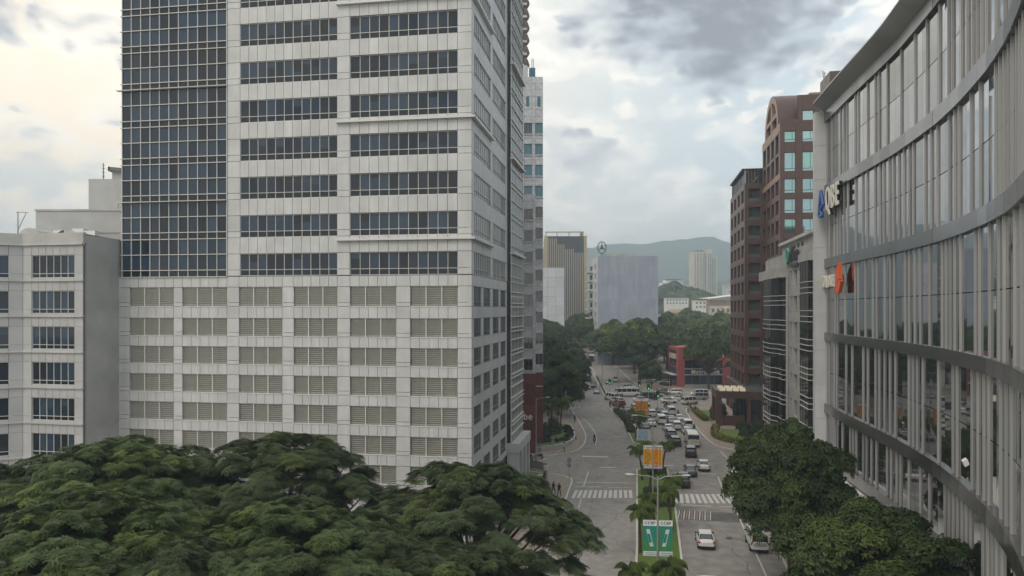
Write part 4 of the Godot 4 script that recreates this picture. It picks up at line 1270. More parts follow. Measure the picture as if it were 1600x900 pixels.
func make_far_buildings() -> void:
	var I := Transform3D.IDENTITY
	# dark tower with pale fins
	var t := thing("finned_tower", "dark distant tower with vertical pale fins and golden corner columns", "building", Vector3(17.7, 0, -400))
	bx(t, "core", I, 0.4, 22.2, 0.0, 64.0, -22.0, -0.3, M.far_dark)
	bx(t, "corner_column", I, -0.2, 1.6, 0.0, 64.2, -1.6, 0.2, M.gold)
	bx(t, "corner_column", I, 21.2, 22.8, 0.0, 64.2, -22.0, 0.2, M.gold)
	for k in 19:
		var x := 2.2 + 1.02 * k
		var top := 62.8 if k < 5 else (59.5 if k < 9 else (57.0 if k < 14 else 55.0))
		bx(t, "fin", I, x - 0.2, x + 0.2, 4.0, top, -0.3, 0.35, M.far_fin)
	bx(t, "porch", I, 9.5, 15.0, 0.0, 16.0, -0.3, 0.8, M.dark_frame)
	var fr := MB.new()
	for x in [0.5, 6.5, 13.0, 19.5]: fr.box(x, x + 0.5, 64.0, 66.3, -1.5, -1.0)
	fr.box(0.4, 21.2, 66.0, 66.6, -1.6, -0.9)
	fr.box(19.3, 21.2, 64.0, 66.0, -3.0, -1.0)
	put("roof_frame", fr.mesh(), M.gold, t)
	# pale blank slab in front of it
	t = thing("blank_slab_building", "pale blank rendered slab building below the finned tower", "building", Vector3(12.0, 0, -330))
	var pl := []
	punched(pl, I, 0.0, 11.4, 0.0, 43.0, [], [], -12.0, 0.0, 4.3, 0.03)
	pieces(t, "wall_panel", "walls", pl, M.tile)
	# blue-grey windowless block
	t = thing("windowless_block", "large blue grey windowless block with stained concrete wall", "building", Vector3(38.3, 0, -330))
	bx(t, "core", I, 0.3, 26.6, 0.0, 48.0, -34.6, -0.3, M.backing)
	pl = []
	punched(pl, I, 0.0, 26.9, 0.0, 48.2, [], [], -0.3, 0.0, 4.4, 0.012)
	pieces(t, "wall_panel", "walls", pl, M.bluegrey)
	var S := street_face(Vector3.ZERO)
	pl = []
	var ys := []
	for k in range(9, -1, -1): ys.push_back([43.0 - 4.4 * k, 45.2 - 4.4 * k])
	punched(pl, S, -35.0, 0.0, 0.0, 48.0, [[-34.0, -22.0], [-12.0, -8.0]], ys, -0.3, 0.0, 40.0)
	pieces(t, "side_panel", "side_walls", pl, M.tile)
	for k in 10: bx(t, "balcony", S, -35.0, -20.0, 41.8 - 4.4 * k, 42.4 - 4.4 * k, 0.0, 2.2, M.concrete_light)
	bx(t, "roof_edge", I, 4.0, 17.0, 48.2, 49.4, -20.0, -4.0, M.concrete)
	t = thing("rooftop_emblem", "three pointed star in a ring standing on the windowless block", "sign", Vector3(40.6, 48.2, -334))
	var ring := MB.new()
	var pts := []
	var rad := []
	for k in 25:
		pts.push_back(Vector3(1.9 * cos(TAU * k / 24), 4.1 + 2.6 * sin(TAU * k / 24), 0)); rad.push_back(0.2)
	ring.tube(pts, rad, 6)
	put("ring", ring.mesh(), M.dark_frame, t)
	var star := MB.new()
	for a in [PI / 2, PI / 2 + TAU / 3, PI / 2 - TAU / 3]:
		star.tube([Vector3(0, 4.1, 0), Vector3(1.85 * cos(a), 4.1 + 2.5 * sin(a), 0)], [0.42, 0.08], 4)
	put("star", star.mesh(), M.dark_frame, t)
	var leg := MB.new()
	for x in [-1.2, 1.2]: leg.tube([Vector3(x, 0, 0), Vector3(0, 1.6, 0)], [0.12, 0.12], 5)
	for z in [-1.2, 1.2]: leg.tube([Vector3(0, 0, z), Vector3(0, 1.6, 0)], [0.12, 0.12], 5)
	put("stand", leg.mesh(), M.grey_frame, t)
	# residential tower on the skyline
	t = thing("residential_tower", "tall cream residential tower in front of the hazy hills", "building", Vector3(269.5, 0, -1100))
	for b in [[0.0, 6.0, 0.0, 110.0], [7.2, 12.5, 0.0, 110.0], [13.7, 17.0, 0.0, 110.0], [18.2, 22.0, 0.0, 110.0], [20.0, 30.0, -6.0, 113.5], [28.0, 39.0, -12.0, 104.0], [0.5, 21.5, -2.5, 109.0]]:
		bx(t, "shaft", I, b[0], b[1], 0.0, b[3], b[2] - 26.0, b[2], M.cream)
	var strip := MB.new()
	for x in [2.4, 8.0, 10.6, 14.8, 18.2]:
		for k in 34: strip.box(x, x + (1.6 if x < 6.0 or x > 12.0 else 1.1), 6.0 + 3.0 * k, 7.9 + 3.0 * k, -0.1, 0.12)
	for x in [23.5, 27.0]:
		for k in 34: strip.box(x, x + 1.6, 6.0 + 3.0 * k, 7.9 + 3.0 * k, -6.1, -5.88)
	for x in [31.5, 35.0]:
		for k in 32: strip.box(x, x + 1.8, 6.0 + 3.0 * k, 7.9 + 3.0 * k, -12.1, -11.88)
	put("window_strip", strip.mesh(), M.far_window, t)
	bx(t, "roof_house", I, 3.0, 18.0, 110.0, 112.0, -20.0, -4.0, M.far_dark)
	# white terraced hotel
	t = thing("white_terraced_hotel", "long white low-rise hotel with rows of dark windows near the hills", "building", Vector3(178, 0, -900))
	bx(t, "block", I, 5.0, 30.0, 0.0, 57.0, -20.0, 0.0, M.white_far)
	bx(t, "wing", I, 0.0, 8.0, 0.0, 53.0, -30.0, -6.0, M.white_far)
	bx(t, "attic", I, 9.0, 27.0, 57.0, 60.0, -18.0, -2.0, M.white_far)
	bx(t, "roof", I, 10.0, 28.0, 60.0, 61.0, -18.0, -1.0, M.far_dark)
	strip = MB.new()
	for k in 6:
		for c in 6: strip.box(6.5 + 4.0 * c, 8.7 + 4.0 * c, 40.0 + 2.9 * k, 41.2 + 2.9 * k, -0.1, 0.1)
		for c in 2: strip.box(1.0 + 3.6 * c, 3.6 + 3.6 * c, 40.0 + 2.2 * k, 41.0 + 2.2 * k, -6.1, -5.9)
	put("window_row", strip.mesh(), M.far_window, t)
	# market hall with a pale curved roof
	t = thing("brick_hall", "brown brick hall with pale sloping roof below the residential tower", "building", Vector3(160, 0, -600))
	bx(t, "hall", I, 0.0, 26.0, 0.0, 32.0, -30.0, 0.0, M.tan_wall)
	bx(t, "arcade", I, -1.0, 26.0, 0.0, 27.0, 0.0, 3.0, M.cream)
	var rf := MB.new()
	rf.quad(Vector3(-2, 33, 4), Vector3(27, 36.5, 4), Vector3(27, 37, -31), Vector3(-2, 33.4, -31))
	rf.quad(Vector3(-2, 32.4, 4), Vector3(27, 35.9, 4), Vector3(27, 36.5, 4), Vector3(-2, 33, 4))
	rf.quad(Vector3(0, 31.9, 0.05), Vector3(26, 31.9, 0.05), Vector3(26, 36.2, 0.05), Vector3(0, 32.9, 0.05))
	put("roof", rf.mesh(), M.white_far, t)
	for k in 6: bx(t, "window", I, 1.5 + 4.0 * k, 3.5 + 4.0 * k, 22.0, 25.0, 2.98, 3.06, M.far_window)
	# low houses between the trees, each with walls, roof and windows
	var r := RandomNumberGenerator.new()
	r.seed = 77
	var houses := [
		["wide grey house with pale flat roof among trees left of the brick hall", 128, 560, 12, 24.0, M.tile[1], M.white_far, 0],
		["narrow white house at the foot of the residential tower", 146, 590, 9, 31.0, M.white_far, M.cream, 0],
		["cream house with overhanging roof among the trees", 110, 520, 10, 22.0, M.cream, M.tan_wall, 1],
		["low teal grey house beside the windowless block", 96, 500, 14, 20.0, M.bluegrey[1], M.concrete, 0],
		["white house with brown pitched roof near the brick hall", 150, 520, 11, 19.0, M.white_far, M.tan_wall, 1],
		["long white flat roofed house below the terraced hotel", 150, 720, 22, 35.0, M.white_far, M.concrete, 0],
		["pale two storey house half hidden in the trees", 136, 480, 9, 15.0, M.cream, M.white_far, 1],
		["small white house on the slope right of the residential tower", 330, 1150, 16, 62.0, M.white_far, M.tan_wall, 1],
		["cream block on the slope right of the residential tower", 310, 1050, 12, 50.0, M.cream, M.concrete, 0],
	]
	for h in houses:
		t = thing("far_house", h[0], "house", Vector3(h[1], 0, -h[2]), 0.0, "low houses between the far trees")
		bx(t, "wall", I, 0, h[3], 0, h[4], -10, 0, h[5])
		if h[7] == 1:
			var rm := MB.new()
			var w: float = h[3]
			rm.quad(Vector3(-0.6, h[4], 0.6), Vector3(w + 0.6, h[4], 0.6), Vector3(w - 1.5, h[4] + 2.4, -5), Vector3(1.5, h[4] + 2.4, -5))
			rm.quad(Vector3(w + 0.6, h[4], 0.6), Vector3(w + 0.6, h[4], -10.6), Vector3(w - 1.5, h[4] + 2.4, -5), Vector3(w - 1.5, h[4] + 2.4, -5.01))
			rm.quad(Vector3(-0.6, h[4], -10.6), Vector3(-0.6, h[4], 0.6), Vector3(1.5, h[4] + 2.4, -5), Vector3(1.5, h[4] + 2.4, -5.01))
			rm.quad(Vector3(w + 0.6, h[4], -10.6), Vector3(-0.6, h[4], -10.6), Vector3(1.5, h[4] + 2.4, -5), Vector3(w - 1.5, h[4] + 2.4, -5))
			put("roof", rm.mesh(), h[6], t)
		else:
			bx(t, "roof", I, -0.4, h[3] + 0.4, h[4], h[4] + 0.6, -10.4, 0.4, h[6])
		for k in int(h[3] / 3.0):
			for f in 2: bx(t, "window", I, 0.8 + 3.0 * k, 2.2 + 3.0 * k, h[4] - 2.4 - 3.0 * f, h[4] - 1.0 - 3.0 * f, -0.1, 0.06, M.far_window)

func make_bank() -> void:
	var t := thing("red_bank_building", "red two storey bank with blue fascia sign behind the street tree", "building", Vector3(52.2, 0, -232), 0.06)
	var I := Transform3D.IDENTITY
	bx(t, "core", I, 0.4, 15.4, 0.0, 9.0, -14.0, -0.5, M.backing)
	bx(t, "corner_pillar", I, 0.0, 2.0, 0.0, 12.6, -2.0, 0.2, M.red_wall)
	bx(t, "end_pillar", I, 14.0, 16.8, 0.0, 9.6, -3.0, 0.3, M.red_wall)
	bx(t, "upper_wall", I, 0.4, 8.0, 9.0, 12.4, -14.0, -0.6, M.red_wall)
	bx(t, "top_band", I, 2.0, 14.0, 8.4, 9.1, -0.5, 0.1, M.red_wall)
	var mull := MB.new()
	for k in 5:
		bx(t, "upper_pane", I, 2.05 + 2.4 * k, 4.4 + 2.4 * k, 5.9, 8.4, -0.4, -0.3, M.glass_black)
		bx(t, "shopfront_pane", I, 2.05 + 2.4 * k, 4.4 + 2.4 * k, 0.8, 3.7, -0.4, -0.3, M.glass[1 + k % 3])
		mull.box(2.0 + 2.4 * k, 2.1 + 2.4 * k, 0.5, 8.4, -0.35, -0.2)
	put("mullion", mull.mesh(), M.grey_frame, t)
	bx(t, "plinth", I, 2.0, 14.0, 0.0, 0.8, -0.5, 0.0, M.concrete)
	bx(t, "sill", I, 2.0, 14.0, 5.6, 5.9, -0.5, 0.15, M.concrete_light)
	bx(t, "canopy", I, 2.0, 14.0, 3.75, 4.0, -0.5, 0.8, M.concrete_light)
	# street side, with framed openings
	var S := street_face(Vector3.ZERO)
	var pl := []
	punched(pl, S, -11.0, -2.0, 0.0, 12.6, [[-10.2, -2.3]], [[0.3, 3.4], [6.4, 8.6], [10.4, 11.4]], -0.4, 0.0, 40.0)
	pieces(t, "side_wall", "side_walls", pl, [M.red_wall])
	bx(t, "side_pane", S, -10.2, -2.3, 0.3, 3.4, -0.35, -0.3, M.glass_black)
	bx(t, "side_pane", S, -10.2, -2.3, 6.4, 8.6, -0.35, -0.3, M.glass[0])
	bx(t, "side_recess", S, -10.2, -2.3, 10.4, 11.4, -0.35, -0.3, M.backing)
	bx(t, "balcony_panel", S, -10.0, -2.4, 8.7, 10.3, 0.0, 0.12, M.cream)
	bx(t, "entrance_canopy", S, -11.5, -1.5, 3.6, 3.9, 0.0, 1.6, M.white_roof)
	var sg := thing("bank_sign", "blue fascia sign with white lettering on the red bank", "sign", Vector3(52.2, 0, -232), 0.06)
	bx(sg, "board", I, 2.02, 14.0, 4.05, 5.55, -0.1, 0.2, M.sign_navy)
	bx(sg, "side_board", S, -10.0, -2.4, 4.2, 6.0, 0.02, 0.2, M.sign_navy)
	lettering(sg, "letters", "Metrobank", 1.25, 0.1, M.sign_white, Transform3D(Basis.IDENTITY, Vector3(8.6, 4.75, 0.25)))
	var dot := MB.new()
	dot.tube([Vector3(4.7, 4.8, 0.2), Vector3(4.7, 4.8, 0.32)], [0.5, 0.5], 12)
	put("emblem", dot.mesh(), M.sign_white, sg)
	# pale neighbour
	t = thing("pale_annex", "narrow pale annex building right of the red bank", "building", Vector3(70.5, 0, -238))
	bx(t, "wall", I, 0.0, 9.0, 0.0, 8.6, -10.0, 0.0, M.cream)
	bx(t, "roof", I, -0.3, 9.3, 8.6, 9.0, -10.3, 0.3, M.concrete)
	bx(t, "window", I, 1.0, 3.0, 5.0, 6.6, -0.1, 0.04, M.glass_black)
	# little shops at the far end of the street
	var shops := [
		["pink walled shop with pale awning far down the street", 35.5, 345.0, 8.0, 4.5, M.pink_wall, M.white_far],
		["pinkish low shop behind the first one far down the street", 34.5, 375.0, 10.0, 5.5, M.pink_wall, M.tan_wall],
		["white kiosk with flat roof far down the street", 31.5, 340.0, 3.5, 3.6, M.white_far, M.concrete],
		["tan shop with dark opening at the end of the street", 37.0, 440.0, 12.0, 6.0, M.tan_wall, M.white_far],
		["pale shop under the street trees beyond the crossing", 66.0, 262.0, 22.0, 5.0, M.concrete, M.dark_concrete],
	]
	for h in shops:
		t = thing("roadside_shop", h[0], "shop", Vector3(h[1], 0, -h[2]), 0.0, "small shops along the far street")
		var fw := []
		punched(fw, I, 0.0, h[3], 0.0, h[4], [[0.8, h[3] - 0.8]], [[0.2, h[4] * 0.62]], -0.2, 0.0, 40.0, 0.0)
		pieces(t, "front_wall", "front_walls", fw, [h[5]])
		bx(t, "back_wall", I, 0, h[3], 0, h[4], -6, -5.8, h[5])
		for x in [0.0, h[3] - 0.2]: bx(t, "side_wall", I, x, x + 0.2, 0, h[4], -5.8, -0.2, h[5])
		bx(t, "roof", I, -0.3, h[3] + 0.3, h[4], h[4] + 0.35, -6.3, 0.5, h[6])
		bx(t, "counter", I, 1.0, h[3] - 1.0, 0.0, 1.0, -1.6, -1.0, M.tan_wall)
		var aw := MB.new()
		aw.quad(Vector3(0.3, h[4] * 0.6, 1.6), Vector3(h[3] - 0.3, h[4] * 0.6, 1.6), Vector3(h[3] - 0.3, h[4] * 0.8, 0.02), Vector3(0.3, h[4] * 0.8, 0.02))
		put("awning", aw.mesh(), h[6], t)
	# wall round the yard beyond the crossing
	var wl := thing("yard_wall", "long grey yard wall under the trees beyond the crossing", "wall", Vector3(44.0, 0, -258))
	var wp := []
	punched(wp, I, 0.0, 60.0, 0.0, 2.2, [], [], -0.25, 0.0, 3.0)
	pieces(wl, "wall_section", "wall_sections", wp, [M.dark_concrete])

# --- plants ----------------------------------------------------------------------------------------------
var SPRAY := {}
func leaf(mb: MB, at: Vector3, dir: Vector3, up: Vector3, l: float, w: float, droop: float) -> void:
	var side := dir.cross(up).normalized()
	var mid := at + dir * l * 0.5 + up * l * 0.06
	var tip := at + dir * l - up * l * droop
	var nn := side.cross(dir).normalized()
	var k := mb.v.size()
	for p in [at, mid + side * w * 0.5, tip, mid - side * w * 0.5]: mb.vert(p, nn)
	mb.i.append_array(PackedInt32Array([k, k + 2, k + 1, k, k + 3, k + 2]))

func make_sprays() -> void:
	var r := RandomNumberGenerator.new()
	for kind in ["feather", "broad", "coarse"]:
		SPRAY[kind] = []
		for q in 3:
			r.seed = 30 + q
			var mb := MB.new()
			if kind == "feather":       # flat fans of small leaflets
				for k in 7:
					var a := TAU * k / 7 + r.randf_range(-0.3, 0.3)
					var d := Vector3(cos(a), r.randf_range(-0.05, 0.4), sin(a)).normalized()
					for e in 5:
						var at := d * (0.05 + 0.07 * e) + Vector3(0, -0.007 * e * e, 0)
						var sd := d.cross(Vector3.UP).normalized()
						for s in [-1.0, 1.0]: leaf(mb, at, (sd * s + d * 0.55).normalized(), Vector3.UP, 0.15, 0.065, 0.08)
			elif kind == "broad":       # rosettes of hanging lance-shaped leaves
				for k in 16:
					var a := TAU * k / 16 + r.randf_range(-0.3, 0.3)
					var d := Vector3(cos(a), r.randf_range(-0.9, 0.7), sin(a)).normalized()
					var at := Vector3(r.randf_range(-0.16, 0.16), r.randf_range(-0.1, 0.16), r.randf_range(-0.16, 0.16))
					leaf(mb, at, d, Vector3.UP if absf(d.y) < 0.9 else Vector3.RIGHT, r.randf_range(0.24, 0.38), 0.095, 0.35)
			else:                       # clumps for trees a long way off
				for k in 22:
					var a := r.randf_range(0, TAU)
					var d := Vector3(cos(a), r.randf_range(-0.7, 0.8), sin(a)).normalized()
					var at := Vector3(r.randf_range(-0.35, 0.35), r.randf_range(-0.15, 0.25), r.randf_range(-0.35, 0.35))
					leaf(mb, at, d, Vector3.UP if absf(d.y) < 0.9 else Vector3.RIGHT, r.randf_range(0.35, 0.6), 0.26, 0.3)
			SPRAY[kind].push_back(mb.mesh())

func scatter(parent: Node, what: String, kind: String, xf: Array, cols: Array, mt: Material) -> MultiMeshInstance3D:
	var mm := MultiMesh.new()
	mm.transform_format = MultiMesh.TRANSFORM_3D
	mm.use_colors = true
	mm.mesh = SPRAY[kind][xf.size() % 3]
	mm.instance_count = xf.size()
	for k in xf.size():
		mm.set_instance_transform(k, xf[k])
		mm.set_instance_color(k, cols[k])
	var o := MultiMeshInstance3D.new()
	o.multimesh = mm
	o.material_override = mt
	called(o, what, parent)
	o.set_meta("kind", "stuff")
	return o

# shape: umbrella (flat layered pads) or round; radius and heights in metres
func tree(what: String, label: String, group: String, at: Vector3, shape: String, R: float, top: float, low: float, kind: String, size: float, density: float, tint: Color, seed_: int, pads: int) -> Node3D:
	var t := thing(what, label, "tree", at, 0.0, group)
	t.set_meta("base_name", what)
	var r := RandomNumberGenerator.new()
	r.seed = seed_
	var xf := []
	var cols := []
	var centers := []
	var gaps := FastNoiseLite.new()
	gaps.seed = seed_
	gaps.frequency = 1.0
	for k in pads:
		var c: Vector3
		var pr: float
		if shape == "umbrella":
			var q := sqrt((k + r.randf()) / pads)
			var a := k * 2.39996 + r.randf_range(-0.4, 0.4)
			var rr := R * q * r.randf_range(0.86, 1.08)
			var edge := 1.0 - pow(q, 2.2) * 0.62
			var y := lerpf(low, top, edge) - (r.randf_range(-0.04, 0.2) if k % 3 else r.randf_range(0.16, 0.5)) * (top - low)
			c = Vector3(cos(a) * rr, y, sin(a) * rr)
			pr = R * r.randf_range(0.065, 0.165)
		else:
			var v := 1.0 - 1.75 * (k + 0.5) / pads
			var a := k * 2.39996 + r.randf_range(-0.5, 0.5)
			var sh := r.randf_range(0.55, 1.1)
			var rr := sqrt(maxf(1.0 - v * v, 0.0)) * R * sh
			c = Vector3(cos(a) * rr, (low + top) * 0.5 + v * (top - low) * 0.5 * sh, sin(a) * rr)
			pr = R * r.randf_range(0.22, 0.36)
		if shape == "umbrella" and gaps.get_noise_2d(c.x * 0.3, c.z * 0.3) > 0.3: continue     # thin places where the sky and limbs show
		centers.push_back(c)
		var tone := r.randf_range(0.78, 1.25)
		var young := r.randf() < 0.16
		var n := int(pr * pr * PI * density)
		var lean := Vector3(c.x, 0, c.z) / maxf(R, 0.1) * 0.35
		for i in n:
			var rad := sqrt(r.randf())
			var b := r.randf_range(0, TAU)
			var p := c + Vector3(cos(b) * rad * pr, pr * (0.42 if shape == "umbrella" else 0.62) * (1.0 - rad * rad) + r.randf_range(-0.22, 0.14) * pr * 0.7, sin(b) * rad * pr)
			if shape != "umbrella" and r.randf() < 0.35: p.y -= pr * r.randf_range(0.2, 0.8)
			var nrm := (Vector3.UP + Vector3(cos(b), 0, sin(b)) * rad * (0.3 if shape == "umbrella" else 0.75) + lean + Vector3(r.randf_range(-0.3, 0.3), 0, r.randf_range(-0.3, 0.3))).normalized()
			var bs := Basis(Quaternion(Vector3.UP, nrm)) * Basis(Vector3.UP, r.randf_range(0, TAU))
			xf.push_back(Transform3D(bs.scaled(Vector3.ONE * size * r.randf_range(0.75, 1.25)), p))
			var m := tone * r.randf_range(0.75, 1.3)
			var cc := Color(tint.r * m, tint.g * m, tint.b * m)
			if young or r.randf() < 0.05: cc = Color(cc.r * 1.4, cc.g * 1.28, cc.b * 0.95)
			cols.push_back(cc)
	# trunk and limbs
	var tr := MB.new()
	var fork := low * 0.62
	var w := clampf(R * 0.055, 0.12, 0.5)
	tr.tube([Vector3(0, -0.1, 0), Vector3(0.05, fork * 0.5, 0.03), Vector3(-0.03, fork, 0.0)], [w * 1.35, w, w * 0.9], 9)
	put("trunk", tr.mesh(), M.bark, t)
	var br := MB.new()
	var step := maxi(1, pads / 46)
	for k in range(0, centers.size(), step):
		var c: Vector3 = centers[k]
		var start := Vector3(0, fork * r.randf_range(0.9, 1.0), 0)
		var m1 := start.lerp(c, 0.4) + Vector3(0, (c.y - fork) * 0.12, 0)
		var m2 := start.lerp(c, 0.75) + Vector3(r.randf_range(-0.3, 0.3), -0.1, r.randf_range(-0.3, 0.3))
		br.tube([start, m1, m2, c], [w * 0.42, w * 0.3, w * 0.2, 0.025], 5, false)
	put("limbs", br.mesh(), M.bark, t)
	scatter(t, "crown", kind, xf, cols, M.leaf)
	return t

func scaled_copy(src: Node3D, label: String, at: Vector3, turn: float, s: float, sy := 0.0, group := "") -> Node3D:
	var o := copy(src, label, at, turn, group)
	o.scale = Vector3(s, s if sy == 0.0 else sy, s)
	return o

func frond_mesh() -> ArrayMesh:
	var mb := MB.new()
	var pts := []
	var rad := []
	for k in 9:
		var s := k / 8.0
		pts.push_back(Vector3(0, 0.75 * sin(s * 2.3) - 0.55 * s * s, 1.75 * s)); rad.push_back(0.03 * (1.0 - s) + 0.006)
	mb.tube(pts, rad, 4, false)
	for k in 22:
		var s := 0.1 + 0.9 * k / 21.0
		var p := Vector3(0, 0.75 * sin(s * 2.3) - 0.55 * s * s, 1.75 * s)
		var l := 0.62 * sin(clampf(s * 2.6 + 0.35, 0.0, PI * 0.87)) + 0.12
		for side in [-1.0, 1.0]:
			var d := Vector3(side, 0.12, 0.75).normalized()
			leaf(mb, p, d, Vector3.UP, l, 0.06, 0.7)
	return mb.mesh()

var FROND: ArrayMesh
func palm(label: String, at: Vector3, h: float, seed_: int, group: String, s := 1.0, lean := 0.0) -> void:
	var t := thing("palm_tree", label, "palm", at, 0.0, group)
	var r := RandomNumberGenerator.new()
	r.seed = seed_
	var mb := MB.new()
	var pts := []
	var rad := []
	var la := r.randf_range(0, TAU)
	for k in 7:
		var q := k / 6.0
		pts.push_back(Vector3(cos(la) * lean * q * q, h * q, sin(la) * lean * q * q)); rad.push_back(lerpf(0.17, 0.09, q) * (1.12 if k % 2 else 1.0))
	mb.tube(pts, rad, 8)
	put("trunk", mb.mesh(), M.bark, t)
	var topp: Vector3 = pts[-1]
	var n := 12
	for k in n:
		var a := k * 2.39996 + r.randf_range(-0.2, 0.2)
		var up := lerpf(-0.95, 0.45, float(k) / n) + r.randf_range(-0.12, 0.12)
		var b := Basis(Vector3.UP, a) * Basis(Vector3.RIGHT, -up)
		put("frond", FROND, M.palm_leaf[k % 3], t, Transform3D(b.scaled(Vector3.ONE * s * r.randf_range(0.8, 1.0)), topp))

func hedge(what: String, label: String, path: Array, w: float, h: float, tint: Color, mt: Material, seed_: int, group := "", kind := "feather") -> void:
	var t := thing(what, label, "hedge", Vector3.ZERO, 0.0, group)
	var core := MB.new()
	var r := RandomNumberGenerator.new()
	r.seed = seed_
	var xf := []
	var cols := []
	for k in path.size() - 1:
		var a := Vector3(path[k][0], 0.1, -path[k][1])
		var b := Vector3(path[k + 1][0], 0.1, -path[k + 1][1])
		var d := (b - a).normalized()
		var f := Transform3D(Basis(d, Vector3.UP, d.cross(Vector3.UP)), a)
		var l := a.distance_to(b)
		core.box(-0.1, l + 0.1, 0, h * 0.86, -w * 0.4, w * 0.4, f)
		var n := int(l * (w + 2.0 * h) * 11.0)
		for i in n:
			var q := r.randf() * (w + 2.0 * h)
			var p: Vector3
			var nn := Vector3.UP
			if q < w: p = Vector3(r.randf() * l, h * r.randf_range(0.86, 1.03), q - w * 0.5)
			elif q < w + h: p = Vector3(r.randf() * l, r.randf() * h, w * 0.46); nn = Vector3(0, 0.5, 1)
			else: p = Vector3(r.randf() * l, r.randf() * h, -w * 0.46); nn = Vector3(0, 0.5, -1)
			nn = (f.basis * nn + Vector3(r.randf_range(-0.4, 0.4), 0, r.randf_range(-0.4, 0.4))).normalized()
			var bs := Basis(Quaternion(Vector3.UP, nn)) * Basis(Vector3.UP, r.randf_range(0, TAU))
			xf.push_back(Transform3D(bs.scaled(Vector3.ONE * r.randf_range(0.5, 0.85)), f * p))
			var m := r.randf_range(0.65, 1.3)
			cols.push_back(Color(tint.r * m, tint.g * m, tint.b * m))
	put("stems", core.mesh(), M.bark, t)
	scatter(t, "foliage", kind, xf, cols, mt)

func shrub(label: String, at: Vector3, R: float, h: float, tint: Color, seed_: int, group := "") -> void:
	var t := thing("shrub", label, "shrub", at, 0.0, group)
	var r := RandomNumberGenerator.new()
	r.seed = seed_
	var xf := []
	var cols := []
	for i in int(R * R * 90.0) + 40:
		var v := Vector3(r.randfn(), absf(r.randfn()) * 0.9, r.randfn()).normalized()
		var p := Vector3(v.x * R, v.y * h, v.z * R) * r.randf_range(0.65, 1.02)
		var bs := Basis(Quaternion(Vector3.UP, (v + Vector3(0, 0.4, 0)).normalized())) * Basis(Vector3.UP, r.randf_range(0, TAU))
		xf.push_back(Transform3D(bs.scaled(Vector3.ONE * r.randf_range(0.6, 1.0)), p))
		var m := r.randf_range(0.6, 1.3)
		cols.push_back(Color(tint.r * m, tint.g * m, tint.b * m))
	var st := MB.new()
	for k in 5: st.tube([Vector3.ZERO, Vector3(cos(k * 1.26) * R * 0.6, h * 0.7, sin(k * 1.26) * R * 0.6)], [0.05, 0.015], 4)
	put("stem", st.mesh(), M.bark, t)
	scatter(t, "foliage", "broad", xf, cols, M.leaf)

